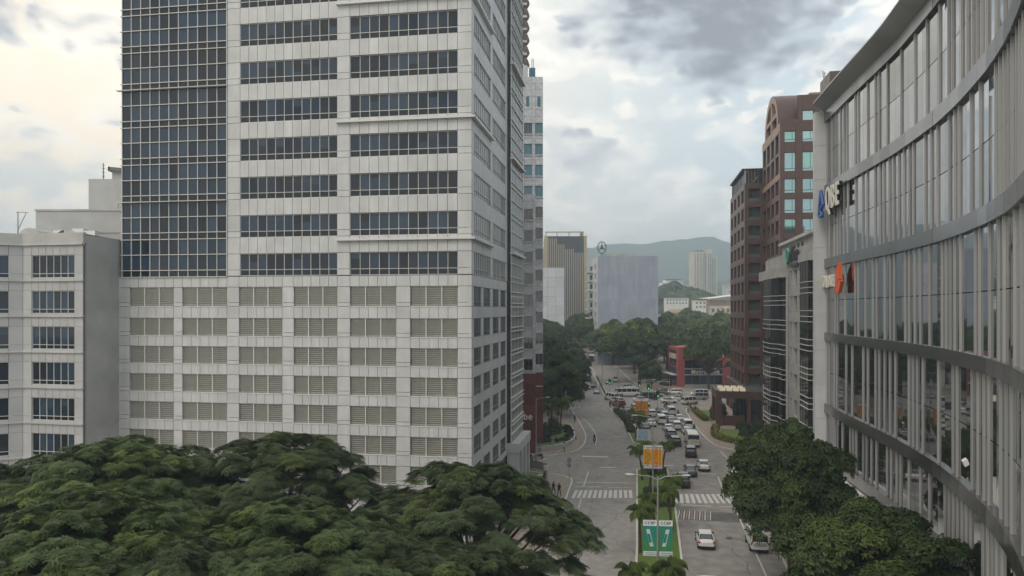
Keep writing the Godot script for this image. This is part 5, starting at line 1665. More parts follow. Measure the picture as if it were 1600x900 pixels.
func make_plants() -> void:
	make_sprays()
	FROND = frond_mesh()
	M.leaf = leaf_mat(Color.WHITE)
	M.palm_leaf = [plain_leaf(Color(0.24, 0.32, 0.15)), plain_leaf(Color(0.20, 0.28, 0.13)), plain_leaf(Color(0.29, 0.35, 0.17))]
	var dark := Color(0.048, 0.070, 0.028)
	var mid := Color(0.060, 0.091, 0.033)
	var lime := Color(0.105, 0.14, 0.04)
	# spreading rain trees in the foreground
	var g := "spreading rain trees in front of the tower"
	var a := tree("rain_tree", "wide rain tree in front of the low grey building, reaching highest there", g, Vector3(-27.5, 0, -51), "umbrella", 9.4, 15.0, 8.2, "feather", 1.05, 11.0, mid, 1, 290)
	var b := tree("rain_tree", "dark rain tree in front of the tower's left half", g, Vector3(-17.0, 0, -54), "umbrella", 7.6, 14.9, 8.8, "feather", 1.05, 11.0, dark, 2, 230)
	var c := tree("rain_tree", "dark rain tree overhanging the left edge of the road", g, Vector3(-2.6, 0, -51), "umbrella", 8.0, 13.5, 7.0, "feather", 1.05, 11.0, dark, 3, 240)
	scaled_copy(a, "nearest rain tree, left of all, cut by the picture's edge", Vector3(-22.5, 0.1, -37), 1.9, 0.92, 0.96)
	scaled_copy(a, "bright green rain tree low in front, left of the gap before the tower", Vector3(-11.5, 0, -39.5), 3.6, 0.86, 0.9)
	scaled_copy(b, "rain tree low in front, between the leftmost and the bright green one", Vector3(-17.0, 0, -36.0), 2.2, 0.86, 0.89)
	scaled_copy(c, "rain tree low in front, beside the road overhang", Vector3(-4.6, 0, -38), 4.4, 0.84, 0.88)
	scaled_copy(b, "rain tree at the left edge between near row and grey building", Vector3(-34.5, 0, -47), 0.7, 0.95, 0.94)
	scaled_copy(c, "dark rain tree filling the middle, behind the bright green one", Vector3(-9.0, 0, -47.5), 5.5, 0.8, 0.82)
	# round-crowned trees on the right pavement
	g = "broad-leaved trees on the right pavement"
	var m1 := tree("broadleaf_tree", "dark broad-leaved tree on the right pavement overhanging the parked van", g, Vector3(24.8, 0, -66.0), "round", 4.5, 13.4, 4.2, "broad", 1.15, 20.0, Color(0.05, 0.078, 0.026), 5, 64)
	scaled_copy(m1, "lighter broad-leaved tree nearest the camera on the right", Vector3(23.5, 0, -48.0), 2.1, 1.04, 0.85)
	scaled_copy(m1, "broad-leaved tree at the bottom right below the curved building", Vector3(20.9, 0, -41.0), 4.0, 0.85, 0.68)
	scaled_copy(m1, "small light tree in front of the grey bayed building", Vector3(33.6, 0, -89), 1.0, 0.68, 0.8)
	# roadside trees on the left beyond the tower
	g = "roadside trees beyond the tower"
	var s1 := tree("roadside_tree", "dark roadside tree beside the tiled building", g, Vector3(10.6, 0, -170), "round", 5.2, 13.5, 3.2, "coarse", 1.1, 7.0, mid, 7, 44)
	var left := [[12.0, 188, 0.95, "second dark roadside tree past the tiled building"], [16.4, 201, 0.8, "roadside tree with low crown over the kerb past the palm"], [10.0, 214, 1.15, "tall roadside tree behind the low crown"], [18.6, 230, 0.85, "roadside tree opposite the green railing"], [11.0, 246, 1.25, "broad roadside tree opposite the green railing"], [20.6, 260, 0.9, "small roadside tree beyond the green railing"], [12.0, 282, 1.3, "tall tree beside the pale blank slab"], [19.0, 300, 0.9, "roadside tree in line with the far lamp posts"], [15.0, 318, 1.4, "high thin tree in front of the pale blank slab"], [21.5, 345, 1.0, "last roadside tree on the left before the bend"], [4.5, 185, 1.1, "tree squeezed behind the tiled building's corner"]]
	for e in left: scaled_copy(s1, e[3], Vector3(e[0], 0, -e[1]), e[1] * 0.7, e[2])
	# trees beyond the crossing
	g = "trees beyond the crossing"
	var f1 := tree("shade_tree", "big spreading shade tree beyond the crossing with flat crown", g, Vector3(43.5, 0, -252), "umbrella", 13.0, 15.2, 8.4, "coarse", 1.5, 3.6, mid, 9, 70)
	var f2 := tree("leafy_tree", "bright lime green round tree in front of the windowless block", g, Vector3(49.5, 0, -300), "round", 9.0, 18.5, 5.0, "coarse", 1.6, 3.2, lime, 10, 52)
	scaled_copy(f1, "spreading tree in front of the red bank", Vector3(59.6, 0, -224), 1.2, 0.58, 1.0)
	scaled_copy(f1, "huge flat crowned tree below the finned tower", Vector3(33.0, 0, -420), 2.6, 1.25, 1.5)
	scaled_copy(f1, "second huge flat crowned tree, in front of the windowless block's left edge", Vector3(42.0, 0, -392), 0.9, 1.2, 1.45)
	scaled_copy(f1, "flat crowned tree above the red bank's roof", Vector3(72.0, 0, -272), 3.3, 1.0, 1.1)
	scaled_copy(f1, "flat crowned tree at the right, partly behind the brown tower", Vector3(86.0, 0, -290), 4.3, 1.1, 1.15)
	scaled_copy(f1, "wide tree between the windowless block and the bank", Vector3(62.0, 0, -296), 5.0, 0.95, 1.15)
	scaled_copy(f1, "shade tree at the near corner of the far street", Vector3(46.0, 0, -278), 0.4, 0.8, 1.1)
	scaled_copy(s1, "small street tree by the traffic signals", Vector3(43.0, 0, -228), 0.3, 0.55, 0.62, g)
	for e in [[44.6, 326, 0.95, "dark round tree left of the lime one"], [40.3, 352, 1.0, "round tree behind the far shops"], [57.0, 322, 0.95, "round tree right of the lime one, below the blue grey wall"], [69.0, 335, 1.0, "round tree at the right foot of the windowless block"], [80.0, 345, 0.95, "round tree two crowns right of the windowless block"], [92.0, 330, 1.0, "round tree three crowns right of the windowless block"], [100.0, 360, 1.05, "round tree at the edge of the brown tower"], [86.0, 400, 1.1, "far round tree in front of the low houses"], [104.0, 420, 1.1, "far round tree below the brick hall"], [122.0, 430, 1.1, "far round tree at the brown tower below the brick hall"], [112.0, 470, 1.2, "far round tree between two low houses"], [128.0, 500, 1.1, "farthest round tree among the low houses"], [76.0, 450, 1.2, "far round tree beside the teal grey house"]]:
		var o := scaled_copy(f2 if int(e[0]) % 3 else s1, e[3], Vector3(e[0], 0, -e[1]), e[1] * 0.37, e[2] * (1.0 if int(e[0]) % 3 else 1.5), 0.0, g)
	for e in [[158.0, 780, 2.4, "hazy tree mass left below the terraced hotel"], [176.0, 800, 2.6, "hazy tree mass in the middle below the terraced hotel"], [194.0, 790, 2.3, "hazy tree mass right below the terraced hotel"], [215.0, 850, 2.3, "hazy tree left of the residential tower's foot"], [300.0, 900, 2.2, "hazy tree right of the residential tower's foot"]]:
		scaled_copy(f2, e[3], Vector3(e[0], 0, -e[1]), e[1] * 0.21, e[2], 0.0, g)
	# palms in the median
	g = "palms planted in the median"
	var P := [[12.8, 74.0, 4.4, "median palm left of the green banners"], [17.4, 81.0, 4.2, "median palm right of the near lamp post"], [15.4, 79.5, 3.9, "median palm just behind the green banners"], [14.3, 77.0, 3.4, "low median palm close behind the green banners' left edge"], [18.9, 89.0, 4.0, "median palm by the right crossing"], [17.9, 96.0, 3.6, "median palm between the hedges"], [18.6, 105.6, 4.4, "median palm left of the yellow banners"], [20.6, 108.5, 4.4, "median palm behind the yellow banners"], [22.4, 110.0, 4.3, "median palm right of the yellow banners"], [9.9, 57.5, 4.0, "bottommost median palm on the left"], [11.4, 59.0, 3.4, "bottommost median palm in the middle"], [12.9, 58.0, 4.0, "bottommost median palm on the right"], [23.4, 139.5, 4.2, "palm at the far median's near end, left"], [24.6, 142.5, 4.2, "palm at the far median's near end, right"], [24.6, 151.0, 3.6, "palm in the far median below the orange banner"]]
	for k in P.size(): palm(P[k][3], Vector3(P[k][0], 0.1, -P[k][1]), P[k][2], 50 + k, g, 0.84, 0.7)
	palm("tall palm in the planted bed before the tiled building", Vector3(9.7, 0.1, -147), 6.0, 90, "palms in the planted bed", 1.35, 0.3)
	palm("lower palm in the planted bed before the tiled building", Vector3(8.2, 0.1, -152), 4.2, 91, "palms in the planted bed", 1.25, 0.3)
	# hedges and shrubs
	var hg := Color(0.05, 0.09, 0.03)
	hedge("box_hedge", "clipped hedge across the median, nearer one", [[16.4, 92.0], [20.0, 91.6]], 1.6, 1.0, hg, M.leaf, 1, "clipped hedges in the median")
	hedge("box_hedge", "clipped hedge across the median, farther one", [[17.3, 97.0], [20.7, 96.6]], 1.6, 1.0, hg, M.leaf, 2, "clipped hedges in the median")
	hedge("box_hedge", "dark low hedge at the median tip under the yellow banners", [[19.6, 110.2], [22.8, 109.8]], 1.6, 0.9, hg, M.leaf, 3, "clipped hedges in the median")
	hedge("low_hedge", "long low hedge along the far median", [[23.6, 146.0], [24.7, 160.0], [24.9, 176.0]], 1.1, 0.7, Color(0.07, 0.10, 0.035), M.leaf, 4, "", "coarse")
	var yl := Color(0.20, 0.19, 0.035)
	hedge("yellow_hedge", "yellow green hedge curving round the lawn before the brown tower", bend([[42.0, 151.5], [39.6, 145.0], [38.9, 139.0], [40.4, 134.6], [44.0, 133.0], [48.0, 134.0]], 2), 1.3, 0.9, yl, M.leaf, 5, "yellow hedges before the brown tower")
	hedge("yellow_hedge", "yellow green hedge beyond the brown tower's porch steps", bend([[42.2, 161.0], [42.6, 168.0], [43.8, 178.0]], 2), 1.3, 0.9, yl, M.leaf, 6, "yellow hedges before the brown tower")
	for e in [["lawn", [[42.6, 150.5], [40.6, 144.5], [40.0, 139.5], [41.2, 136.0], [44.0, 134.6], [50.0, 136.0], [50.0, 148.0]]], ["lawn_beyond", [[43.2, 161.0], [43.6, 168.0], [44.8, 178.0], [50.0, 178.0], [49.0, 163.0]]]]:
		var mb := MB.new()
		mb.poly(flip(e[1]), 0.155)
		tag(put(e[0], mb.mesh(), M.grass), "", "", "", "structure")
	for e in [[45.0, 142.0, 1.5, 2.6, "dark shrub on the lawn before the brown tower, nearest the porch"], [47.5, 139.0, 1.4, 2.2, "dark shrub on the lawn at the podium corner"], [48.8, 146.0, 1.6, 2.6, "dark shrub beside the porch stair wall"], [46.5, 150.0, 1.2, 1.8, "small shrub against the porch stair wall"], [46.0, 165.0, 1.8, 3.0, "shrub beyond the porch, left one"], [48.0, 172.0, 2.0, 3.2, "shrub beyond the porch, right one"]]:
		shrub(e[4], Vector3(e[0], 0.13, -e[1]), e[2], e[3], dark, int(e[0] * 10), "shrubs before the brown tower")
	for e in [[7.6, 133.0, 1.3, 1.3, "rounded shrub at the planted bed's near rim"], [9.6, 134.5, 1.3, 1.2, "rounded shrub at the planted bed's corner"], [10.8, 138.5, 1.2, 1.2, "rounded shrub along the planted bed's kerb side"], [11.0, 143.0, 1.2, 1.3, "rounded shrub below the tall palm"], [11.0, 147.5, 1.2, 1.3, "rounded shrub past the tall palm"], [6.2, 138.0, 1.6, 3.4, "tall leafy shrub in front of the red stone base"], [5.9, 133.0, 1.4, 3.0, "tall leafy shrub at the red stone corner"], [8.0, 142.0, 1.8, 3.8, "large leafy shrub in the middle of the planted bed"]]:
		shrub(e[4], Vector3(e[0], 0.13, -e[1]), e[2], e[3], mid, int(e[1] * 7), "shrubs in the planted bed")
	for e in [[0.9, 111.5, 1.4, 1.8, "clipped round bush inside the black fence"], [0.2, 107.0, 1.2, 1.2, "spiky bush inside the black fence"], [1.6, 103.5, 1.1, 1.0, "low bush inside the black fence"]]:
		shrub(e[4], Vector3(e[0], 0.13, -e[1]), e[2], e[3], Color(0.08, 0.12, 0.03), int(e[1] * 3), "bushes inside the black fence")

func plain_leaf(c: Color) -> StandardMaterial3D:
	var m := leaf_mat(c)
	m.vertex_color_use_as_albedo = false
	return m

# --- vehicles --------------------------------------------------------------------------------------------
# a ring round -z: half width w, from y0 to y1, rounded corners, top drawn in by lean
func car_ring(z: float, y0: float, y1: float, w: float, lean := 0.04, rnd := 0.12) -> Array:
	var out := []
	var h := (y1 - y0)
	var r := minf(rnd, h * 0.45)
	var wt := w - lean
	for p in [[w, lerpf(y0, y1, 0.5)], [w, y0 + r], [w - r * 0.4, y0 + r * 0.25], [w - r, y0], [-w + r, y0], [-w + r * 0.4, y0 + r * 0.25], [-w, y0 + r], [-w, lerpf(y0, y1, 0.5)],
			[-wt, y1 - r], [-wt + r * 0.35, y1 - r * 0.25], [-wt + r, y1], [-wt * 0.4, y1 + r * 0.14], [wt * 0.4, y1 + r * 0.14], [wt - r, y1], [wt - r * 0.35, y1 - r * 0.25], [wt, y1 - r]]:
		out.push_back(Vector3(p[0], p[1], z))
	return out

func car_loft(st: Array, lean: float, rnd: float) -> MB:
	var rows := []
	for s in st: rows.push_back(car_ring(s[0], s[1], s[2], s[3], lean, rnd))
	var mb := MB.new()
	mb.grid(rows, true, true, true)
	return mb

const CARS := {
	"sedan": {"body": [[2.2, 0.42, 0.8, 0.68], [2.12, 0.3, 0.98, 0.8], [1.5, 0.23, 1.02, 0.86], [0.6, 0.2, 0.98, 0.87], [-0.9, 0.2, 0.97, 0.87], [-1.6, 0.23, 0.88, 0.85], [-2.05, 0.3, 0.74, 0.77], [-2.2, 0.4, 0.6, 0.66]],
		"glass": [[1.72, 0.95, 1.0, 0.72], [1.05, 0.95, 1.38, 0.755], [0.3, 0.95, 1.44, 0.76], [-0.35, 0.95, 1.4, 0.755], [-1.15, 0.92, 0.97, 0.74]], "lean": 0.15,
		"roof": [[1.08, 1.365, 1.42, 0.6], [0.3, 1.42, 1.485, 0.615], [-0.4, 1.38, 1.435, 0.6]], "wheels": [1.32, -1.35], "r": 0.31, "top": 1.42, "rear": 2.17, "front": -2.14, "w": 0.86, "belt": 0.96,
		"pillars": [[1.74, 1.02], [0.25, 0.25], [-1.15, -0.38]], "tail_y": 0.82, "head_y": 0.68, "mirror": -0.75},
	"suv": {"body": [[2.25, 0.45, 0.95, 0.8], [2.18, 0.33, 1.1, 0.88], [1.5, 0.28, 1.12, 0.92], [-0.9, 0.27, 1.1, 0.92], [-1.7, 0.3, 1.04, 0.9], [-2.15, 0.36, 0.9, 0.84], [-2.28, 0.48, 0.75, 0.74]],
		"glass": [[2.16, 1.05, 1.1, 0.8], [1.85, 1.05, 1.62, 0.82], [0.5, 1.05, 1.74, 0.83], [-0.45, 1.05, 1.68, 0.82], [-1.25, 1.02, 1.1, 0.8]], "lean": 0.13,
		"roof": [[1.98, 1.6, 1.67, 0.68], [0.5, 1.71, 1.79, 0.71], [-0.5, 1.65, 1.72, 0.69]], "wheels": [1.4, -1.4], "r": 0.36, "top": 1.7, "rear": 2.23, "front": -2.22, "w": 0.92, "belt": 1.1,
		"pillars": [[2.16, 1.88], [0.9, 0.9], [-0.1, -0.1], [-1.25, -0.48]], "tail_y": 1.0, "head_y": 0.85, "mirror": -0.85},
	"van": {"body": [[2.42, 0.45, 1.1, 0.8], [2.38, 0.32, 1.2, 0.86], [1.5, 0.26, 1.22, 0.88], [-1.2, 0.26, 1.2, 0.88], [-1.9, 0.28, 1.12, 0.86], [-2.3, 0.34, 0.98, 0.8], [-2.4, 0.44, 0.8, 0.7]],
		"glass": [[2.36, 1.15, 1.86, 0.8], [2.2, 1.15, 1.94, 0.815], [0.5, 1.15, 1.98, 0.82], [-1.0, 1.15, 1.92, 0.81], [-1.95, 1.08, 1.15, 0.78]], "lean": 0.08,
		"roof": [[2.36, 1.84, 1.96, 0.74], [0.5, 1.92, 2.05, 0.76], [-1.1, 1.88, 1.99, 0.74]], "wheels": [1.35, -1.5], "r": 0.34, "top": 1.92, "rear": 2.4, "front": -2.36, "w": 0.88, "belt": 1.2,
		"pillars": [[2.38, 2.34], [1.0, 1.0], [-0.25, -0.25], [-1.95, -1.05]], "tail_y": 1.0, "head_y": 0.8, "mirror": -1.55},
	"minibus": {"body": [[3.5, 0.5, 1.3, 0.98], [3.45, 0.38, 1.42, 1.06], [2.0, 0.32, 1.44, 1.08], [-2.6, 0.32, 1.44, 1.08], [-3.3, 0.36, 1.36, 1.02], [-3.5, 0.5, 1.15, 0.92]],
		"glass": [[3.44, 1.38, 2.2, 1.0], [3.3, 1.38, 2.3, 1.02], [0.0, 1.38, 2.34, 1.03], [-2.9, 1.38, 2.28, 1.01], [-3.42, 1.3, 1.5, 0.94]], "lean": 0.07,
		"roof": [[3.44, 2.2, 2.36, 0.94], [0.0, 2.3, 2.5, 0.97], [-3.0, 2.22, 2.36, 0.93]], "wheels": [2.1, -2.3], "r": 0.42, "top": 2.28, "rear": 3.48, "front": -3.46, "w": 1.08, "belt": 1.42,
		"pillars": [[3.46, 3.42], [2.0, 2.0], [0.6, 0.6], [-0.8, -0.8], [-2.2, -2.2], [-3.4, -2.95]], "tail_y": 1.05, "head_y": 0.85, "mirror": -3.3},
	"pickup": {"body": [[2.6, 0.5, 1.05, 0.86], [2.54, 0.4, 1.12, 0.9], [1.0, 0.34, 1.14, 0.92], [-0.9, 0.32, 1.1, 0.92], [-1.9, 0.34, 1.06, 0.9], [-2.45, 0.4, 0.92, 0.84], [-2.6, 0.52, 0.76, 0.74]],
		"glass": [[0.95, 1.05, 1.1, 0.8], [0.78, 1.05, 1.64, 0.81], [0.1, 1.05, 1.72, 0.82], [-0.6, 1.05, 1.66, 0.81], [-1.5, 1.0, 1.06, 0.79]], "lean": 0.13,
		"roof": [[0.84, 1.62, 1.69, 0.67], [0.1, 1.69, 1.77, 0.7], [-0.66, 1.63, 1.7, 0.68]], "wheels": [1.6, -1.6], "r": 0.38, "top": 1.68, "rear": 2.57, "front": -2.52, "w": 0.92, "belt": 1.1,
		"pillars": [[0.96, 0.8], [-0.1, -0.1], [-1.5, -0.64]], "tail_y": 0.98, "head_y": 0.84, "mirror": -1.1},
}
var PROTO := {}
func car_proto(kind: String) -> Node3D:
	var D: Dictionary = CARS[kind]
	var t := Node3D.new()
	var paint: Array = []
	paint.push_back(put("body", car_loft(D.body, 0.05, 0.2).mesh(), M.black, t))
	var gl := put("glazing", car_loft(D.glass, D.lean, 0.1).mesh(), M.carglass, t)
	paint.push_back(put("roof", car_loft(D.roof, 0.04, 0.05).mesh(), M.black, t))
	var pw: float = 0.045 if kind != "van" and kind != "minibus" else 0.075
	var g0: float = D.glass[2][3]
	for p in D.pillars:
		for s in [-1.0, 1.0]:
			var mb := MB.new()
			mb.tube([Vector3(s * (g0 + 0.005), D.belt - 0.02, p[0]), Vector3(s * (g0 - D.lean + 0.02), D.top, p[1])], [pw, pw], 5)
			paint.push_back(put("pillar", mb.mesh(), M.black, t))
	for z in D.wheels:
		for s in [-1.0, 1.0]:
			var arch := MB.new()
			arch.tube([Vector3(s * (D.w - 0.25), D.r, z), Vector3(s * (D.w + 0.004), D.r, z)], [D.r + 0.06, D.r + 0.06], 16)
			put("wheel_arch", arch.mesh(), M.black, t)
			var w := part("wheel", t)
			var ty := MB.new()
			ty.tube([Vector3(s * (D.w - 0.2), D.r, z), Vector3(s * (D.w + 0.0), D.r, z), Vector3(s * (D.w + 0.03), D.r, z)], [D.r, D.r, D.r - 0.04], 16)
			put("tyre", ty.mesh(), M.rubber, w)
			var rm := MB.new()
			rm.tube([Vector3(s * D.w, D.r, z), Vector3(s * (D.w + 0.036), D.r, z)], [D.r * 0.62, D.r * 0.58], 12)
			put("rim", rm.mesh(), M.rim, w)
	for s in [-1.0, 1.0]:
		var bw: float = D.w - 0.14
		var tall: float = 0.14 if kind == "sedan" else 0.3
		bx(t, "tail_light", Transform3D.IDENTITY, s * bw - 0.13, s * bw + 0.13, D.tail_y - tall * 0.5, D.tail_y + tall * 0.5, D.rear - 0.2, D.rear + 0.005, M.tail)
		bx(t, "headlight", Transform3D.IDENTITY, s * (bw - 0.06) - 0.16, s * (bw - 0.06) + 0.16, D.head_y - 0.08, D.head_y + 0.08, D.front - 0.01, D.front + 0.2, M.headlamp)
		var mr := MB.new()
		mr.box(s * (D.w + 0.02) - 0.09, s * (D.w + 0.02) + 0.09, D.belt - 0.02, D.belt + 0.14, D.mirror - 0.06, D.mirror + 0.06)
		put("mirror", mr.mesh(), M.black, t)
	bx(t, "plate", Transform3D.IDENTITY, -0.22, 0.22, 0.55, 0.7, D.rear - 0.1, D.rear + 0.015, M.plate)
	bx(t, "bumper", Transform3D.IDENTITY, -D.w + 0.1, D.w - 0.1, 0.33, 0.46, D.rear - 0.12, D.rear + 0.035, M.dark_frame)
	bx(t, "bumper", Transform3D.IDENTITY, -D.w + 0.14, D.w - 0.14, 0.33, 0.46, D.front - 0.035, D.front + 0.12, M.dark_frame)
	bx(t, "grille", Transform3D.IDENTITY, -0.4, 0.4, D.head_y - 0.12, D.head_y + 0.06, D.front - 0.015, D.front + 0.1, M.black)
	if kind == "pickup":
		bx(t, "cargo_bed", Transform3D.IDENTITY, -0.78, 0.78, 1.06, 1.145, 1.02, 2.48, M.black)
	if kind == "van" or kind == "minibus" or kind == "suv":
		var tb: float = D.belt
		paint.push_back(bx(t, "tailgate", Transform3D.IDENTITY, -0.6, 0.6, 0.72, tb - 0.06, D.rear - 0.05, D.rear + 0.02, M.black))
	for o in paint: o.set_meta("paint", true)
	return t

var PAINT := {}
func car(kind: String, paint: String, x: float, d: float, turn: float, label: String, group: String) -> Node3D:
	if not PROTO.has(kind): PROTO[kind] = car_proto(kind)
	var o: Node3D = PROTO[kind].duplicate()
	called(o, {"sedan": "sedan_car", "suv": "sport_utility_car", "van": "passenger_van", "minibus": "minibus", "pickup": "pickup_truck"}[kind], self)
	o.position = Vector3(x, 0.012, -d)
	o.rotation.y = turn
	for c in o.get_children():
		if c.has_meta("paint"): c.material_override = PAINT[paint]
	return tag(o, label, {"sedan": "car", "suv": "car", "van": "van", "minibus": "bus", "pickup": "pickup"}[kind], group)

func car_paint(c: Color, metal := 0.0) -> StandardMaterial3D:
	var m := mat(c, 0.35, metal)
	m.clearcoat_enabled = true
	m.clearcoat = 0.8
	m.clearcoat_roughness = 0.06
	return m

func make_vehicles() -> void:
	PAINT = {"white": car_paint(Color(0.80, 0.80, 0.79)), "silver": car_paint(Color(0.60, 0.61, 0.62), 0.4), "grey": car_paint(Color(0.30, 0.31, 0.32), 0.3), "black": car_paint(Color(0.055, 0.055, 0.06)), "navy": car_paint(Color(0.10, 0.11, 0.14)), "red": car_paint(Color(0.45, 0.07, 0.08)), "cream": car_paint(Color(0.78, 0.77, 0.72))}
	var A := -TURN
	var g := "vehicles queueing on the right carriageway"
	var list := [
		["sedan", "white", 20.1, 77.0, A, "white sedan driving away below the right crossing"],
		["sedan", "white", 16.9, 63.6, A, "white car at the bottom edge, only its roof showing"],
		["van", "white", 25.2, 76.2, A, "white van parked under the tree on the right"],
		["pickup", "navy", 23.9, 103.2, A - 0.06, "dark pickup just past the right crossing"],
		["sedan", "grey", 26.4, 109.5, A, "dark grey sedan ahead of the dark pickup"],
		["sedan", "white", 29.3, 113.2, A, "white sedan right of the dark grey sedan"],
		["suv", "black", 29.9, 123.6, A - 0.05, "black sport utility car with glowing tail lights behind the minibus"],
		["minibus", "cream", 32.6, 134.0, A + 0.02, "silver white minibus beside the right pavement"],
		["suv", "navy", 29.3, 133.2, A + 0.08, "dark car left of the minibus, nearer one"],
		["suv", "grey", 30.2, 140.6, A + 0.08, "dark car left of the minibus, farther one"],
		["sedan", "white", 34.3, 145.0, A + 0.1, "white sedan in front of the minibus"],
		["sedan", "white", 31.3, 148.5, A + 0.1, "white sedan ahead of the two dark cars"],
		["van", "white", 35.9, 152.0, A + 0.12, "white van by the right kerb ahead of the minibus"],
		["van", "white", 31.9, 158.5, A + 0.12, "white van in the middle of the queue"],
		["sedan", "white", 36.6, 162.0, A + 0.1, "white taxi sedan by the right kerb, in line with the middle van"],
		["suv", "silver", 34.0, 165.5, A + 0.1, "silver car between the middle van and the far van"],
		["van", "white", 36.9, 172.0, A + 0.1, "white van at the head of the queue by the crossing"],
		["suv", "white", 26.9, 160.5, A + 0.2, "white car beside the far median, nearer one"],
		["suv", "silver", 27.2, 168.0, A + 0.2, "silver car beside the far median, farther one"],
		["suv", "black", 29.4, 162.0, A + 0.16, "black car behind the orange banner"],
		["sedan", "white", 29.6, 170.5, A + 0.16, "white sedan ahead of the black car at the orange banner"],
		["van", "white", 32.2, 178.0, A + 0.1, "white van nosing into the crossing"],
		["sedan", "grey", 27.0, 150.0, A + 0.1, "dark sedan beside the far median's palms"],
		["sedan", "silver", 34.0, 158.0, A + 0.1, "silver sedan right of the middle van"],
		["suv", "white", 33.55, 151.0, A + 0.1, "white car squeezed left of the kerbside van"],
		["sedan", "white", 29.2, 155.4, A + 0.12, "white sedan behind the black car at the orange banner"],
		["suv", "white", 31.8, 168.4, A + 0.1, "white car ahead of the middle van"],
		["sedan", "grey", 34.5, 173.0, A + 0.1, "dark sedan left of the van at the head of the queue"],
		["suv", "white", 29.7, 178.6, A + 0.15, "white car at the stop line, second from the far median"],
		["sedan", "silver", 27.3, 176.0, A + 0.2, "silver sedan at the stop line beside the far median"],
	]
	for e in list: car(e[0], e[1], e[2], e[3], e[4], e[5], g)
	g = "vehicles in the crossing and the side street"
	list = [
		["sedan", "white", 41.0, 193.0, -PI / 2 - 0.1, "white sedan side-on in the crossing"],
		["van", "white", 45.8, 190.6, -PI / 2 + 0.5, "white van turning at the crossing's right corner"],
		["van", "white", 52.5, 207.5, PI / 2 + 0.1, "white van waiting in the side street by the bank"],
		["suv", "white", 46.6, 212.0, PI / 2 - 0.3, "white car at the mouth of the side street"],
		["suv", "grey", 42.8, 213.5, PI / 2 - 0.2, "dark car behind motorbikes at the mouth of the side street"],
		["van", "black", 37.2, 200.0, -PI / 2 - 0.05, "black van side-on in the crossing"],
		["sedan", "white", 34.2, 195.2, -PI / 2, "white sedan in front of the black van"],
		["minibus", "white", 32.6, 207.5, -PI / 2 + 0.06, "white minibus crossing behind the black van"],
		["sedan", "white", 44.6, 198.6, PI / 2, "white sedan leaving the crossing towards the bank"],
		["van", "silver", 50.5, 199.8, PI / 2, "silver van in the side street nearest the porch"],
		["sedan", "silver", 40.2, 206.6, -PI / 2, "silver sedan behind the black van's nose"],
		["suv", "red", 26.8, 186.0, 0.35, "dark red car at the far median's tip"],
		["suv", "white", 27.3, 192.0, 0.4, "white car ahead of the dark red one"],
		["van", "white", 26.8, 199.0, 0.5, "white van at the left of the crossing"],
	]
	for e in list: car(e[0], e[1], e[2], e[3], e[4], e[5], g)
	g = "vehicles beyond the crossing"
	list = [
		["van", "white", 34.9, 249.5, -0.1, "white van driving off beyond the crossing"],
		["sedan", "white", 31.6, 242.5, -0.1, "white taxi beside the green railing"],
		["suv", "white", 35.4, 225.5, -PI / 2 + 0.35, "white car turning off beyond the crossing"],
		["sedan", "silver", 24.6, 215.0, PI - 0.12, "silver sedan coming towards the crossing along the green railing"],
		["sedan", "white", 23.2, 226.0, PI - 0.1, "white sedan behind the silver one, nearest the kerb"],
		["suv", "grey", 25.4, 231.0, PI - 0.1, "grey car behind the silver sedan"],
		["sedan", "white", 23.6, 240.0, PI - 0.1, "white sedan partly under the roadside trees"],
		["van", "white", 26.3, 252.0, PI - 0.1, "white van coming from far behind the green railing"],
		["sedan", "white", 49.5, 286.0, PI / 2, "white car parked under the far trees, left one"],
		["suv", "white", 55.5, 288.0, PI / 2, "white car parked under the far trees, right one"],
		["suv", "black", 49.0, 236.0, 0.5, "black car parked at the bank entrance"],
		["sedan", "white", 6.6, 141.0, -0.4, "car half hidden by shrubs before the tiled building"],
	]
	for e in list: car(e[0], e[1], e[2], e[3], e[4], e[5], g)

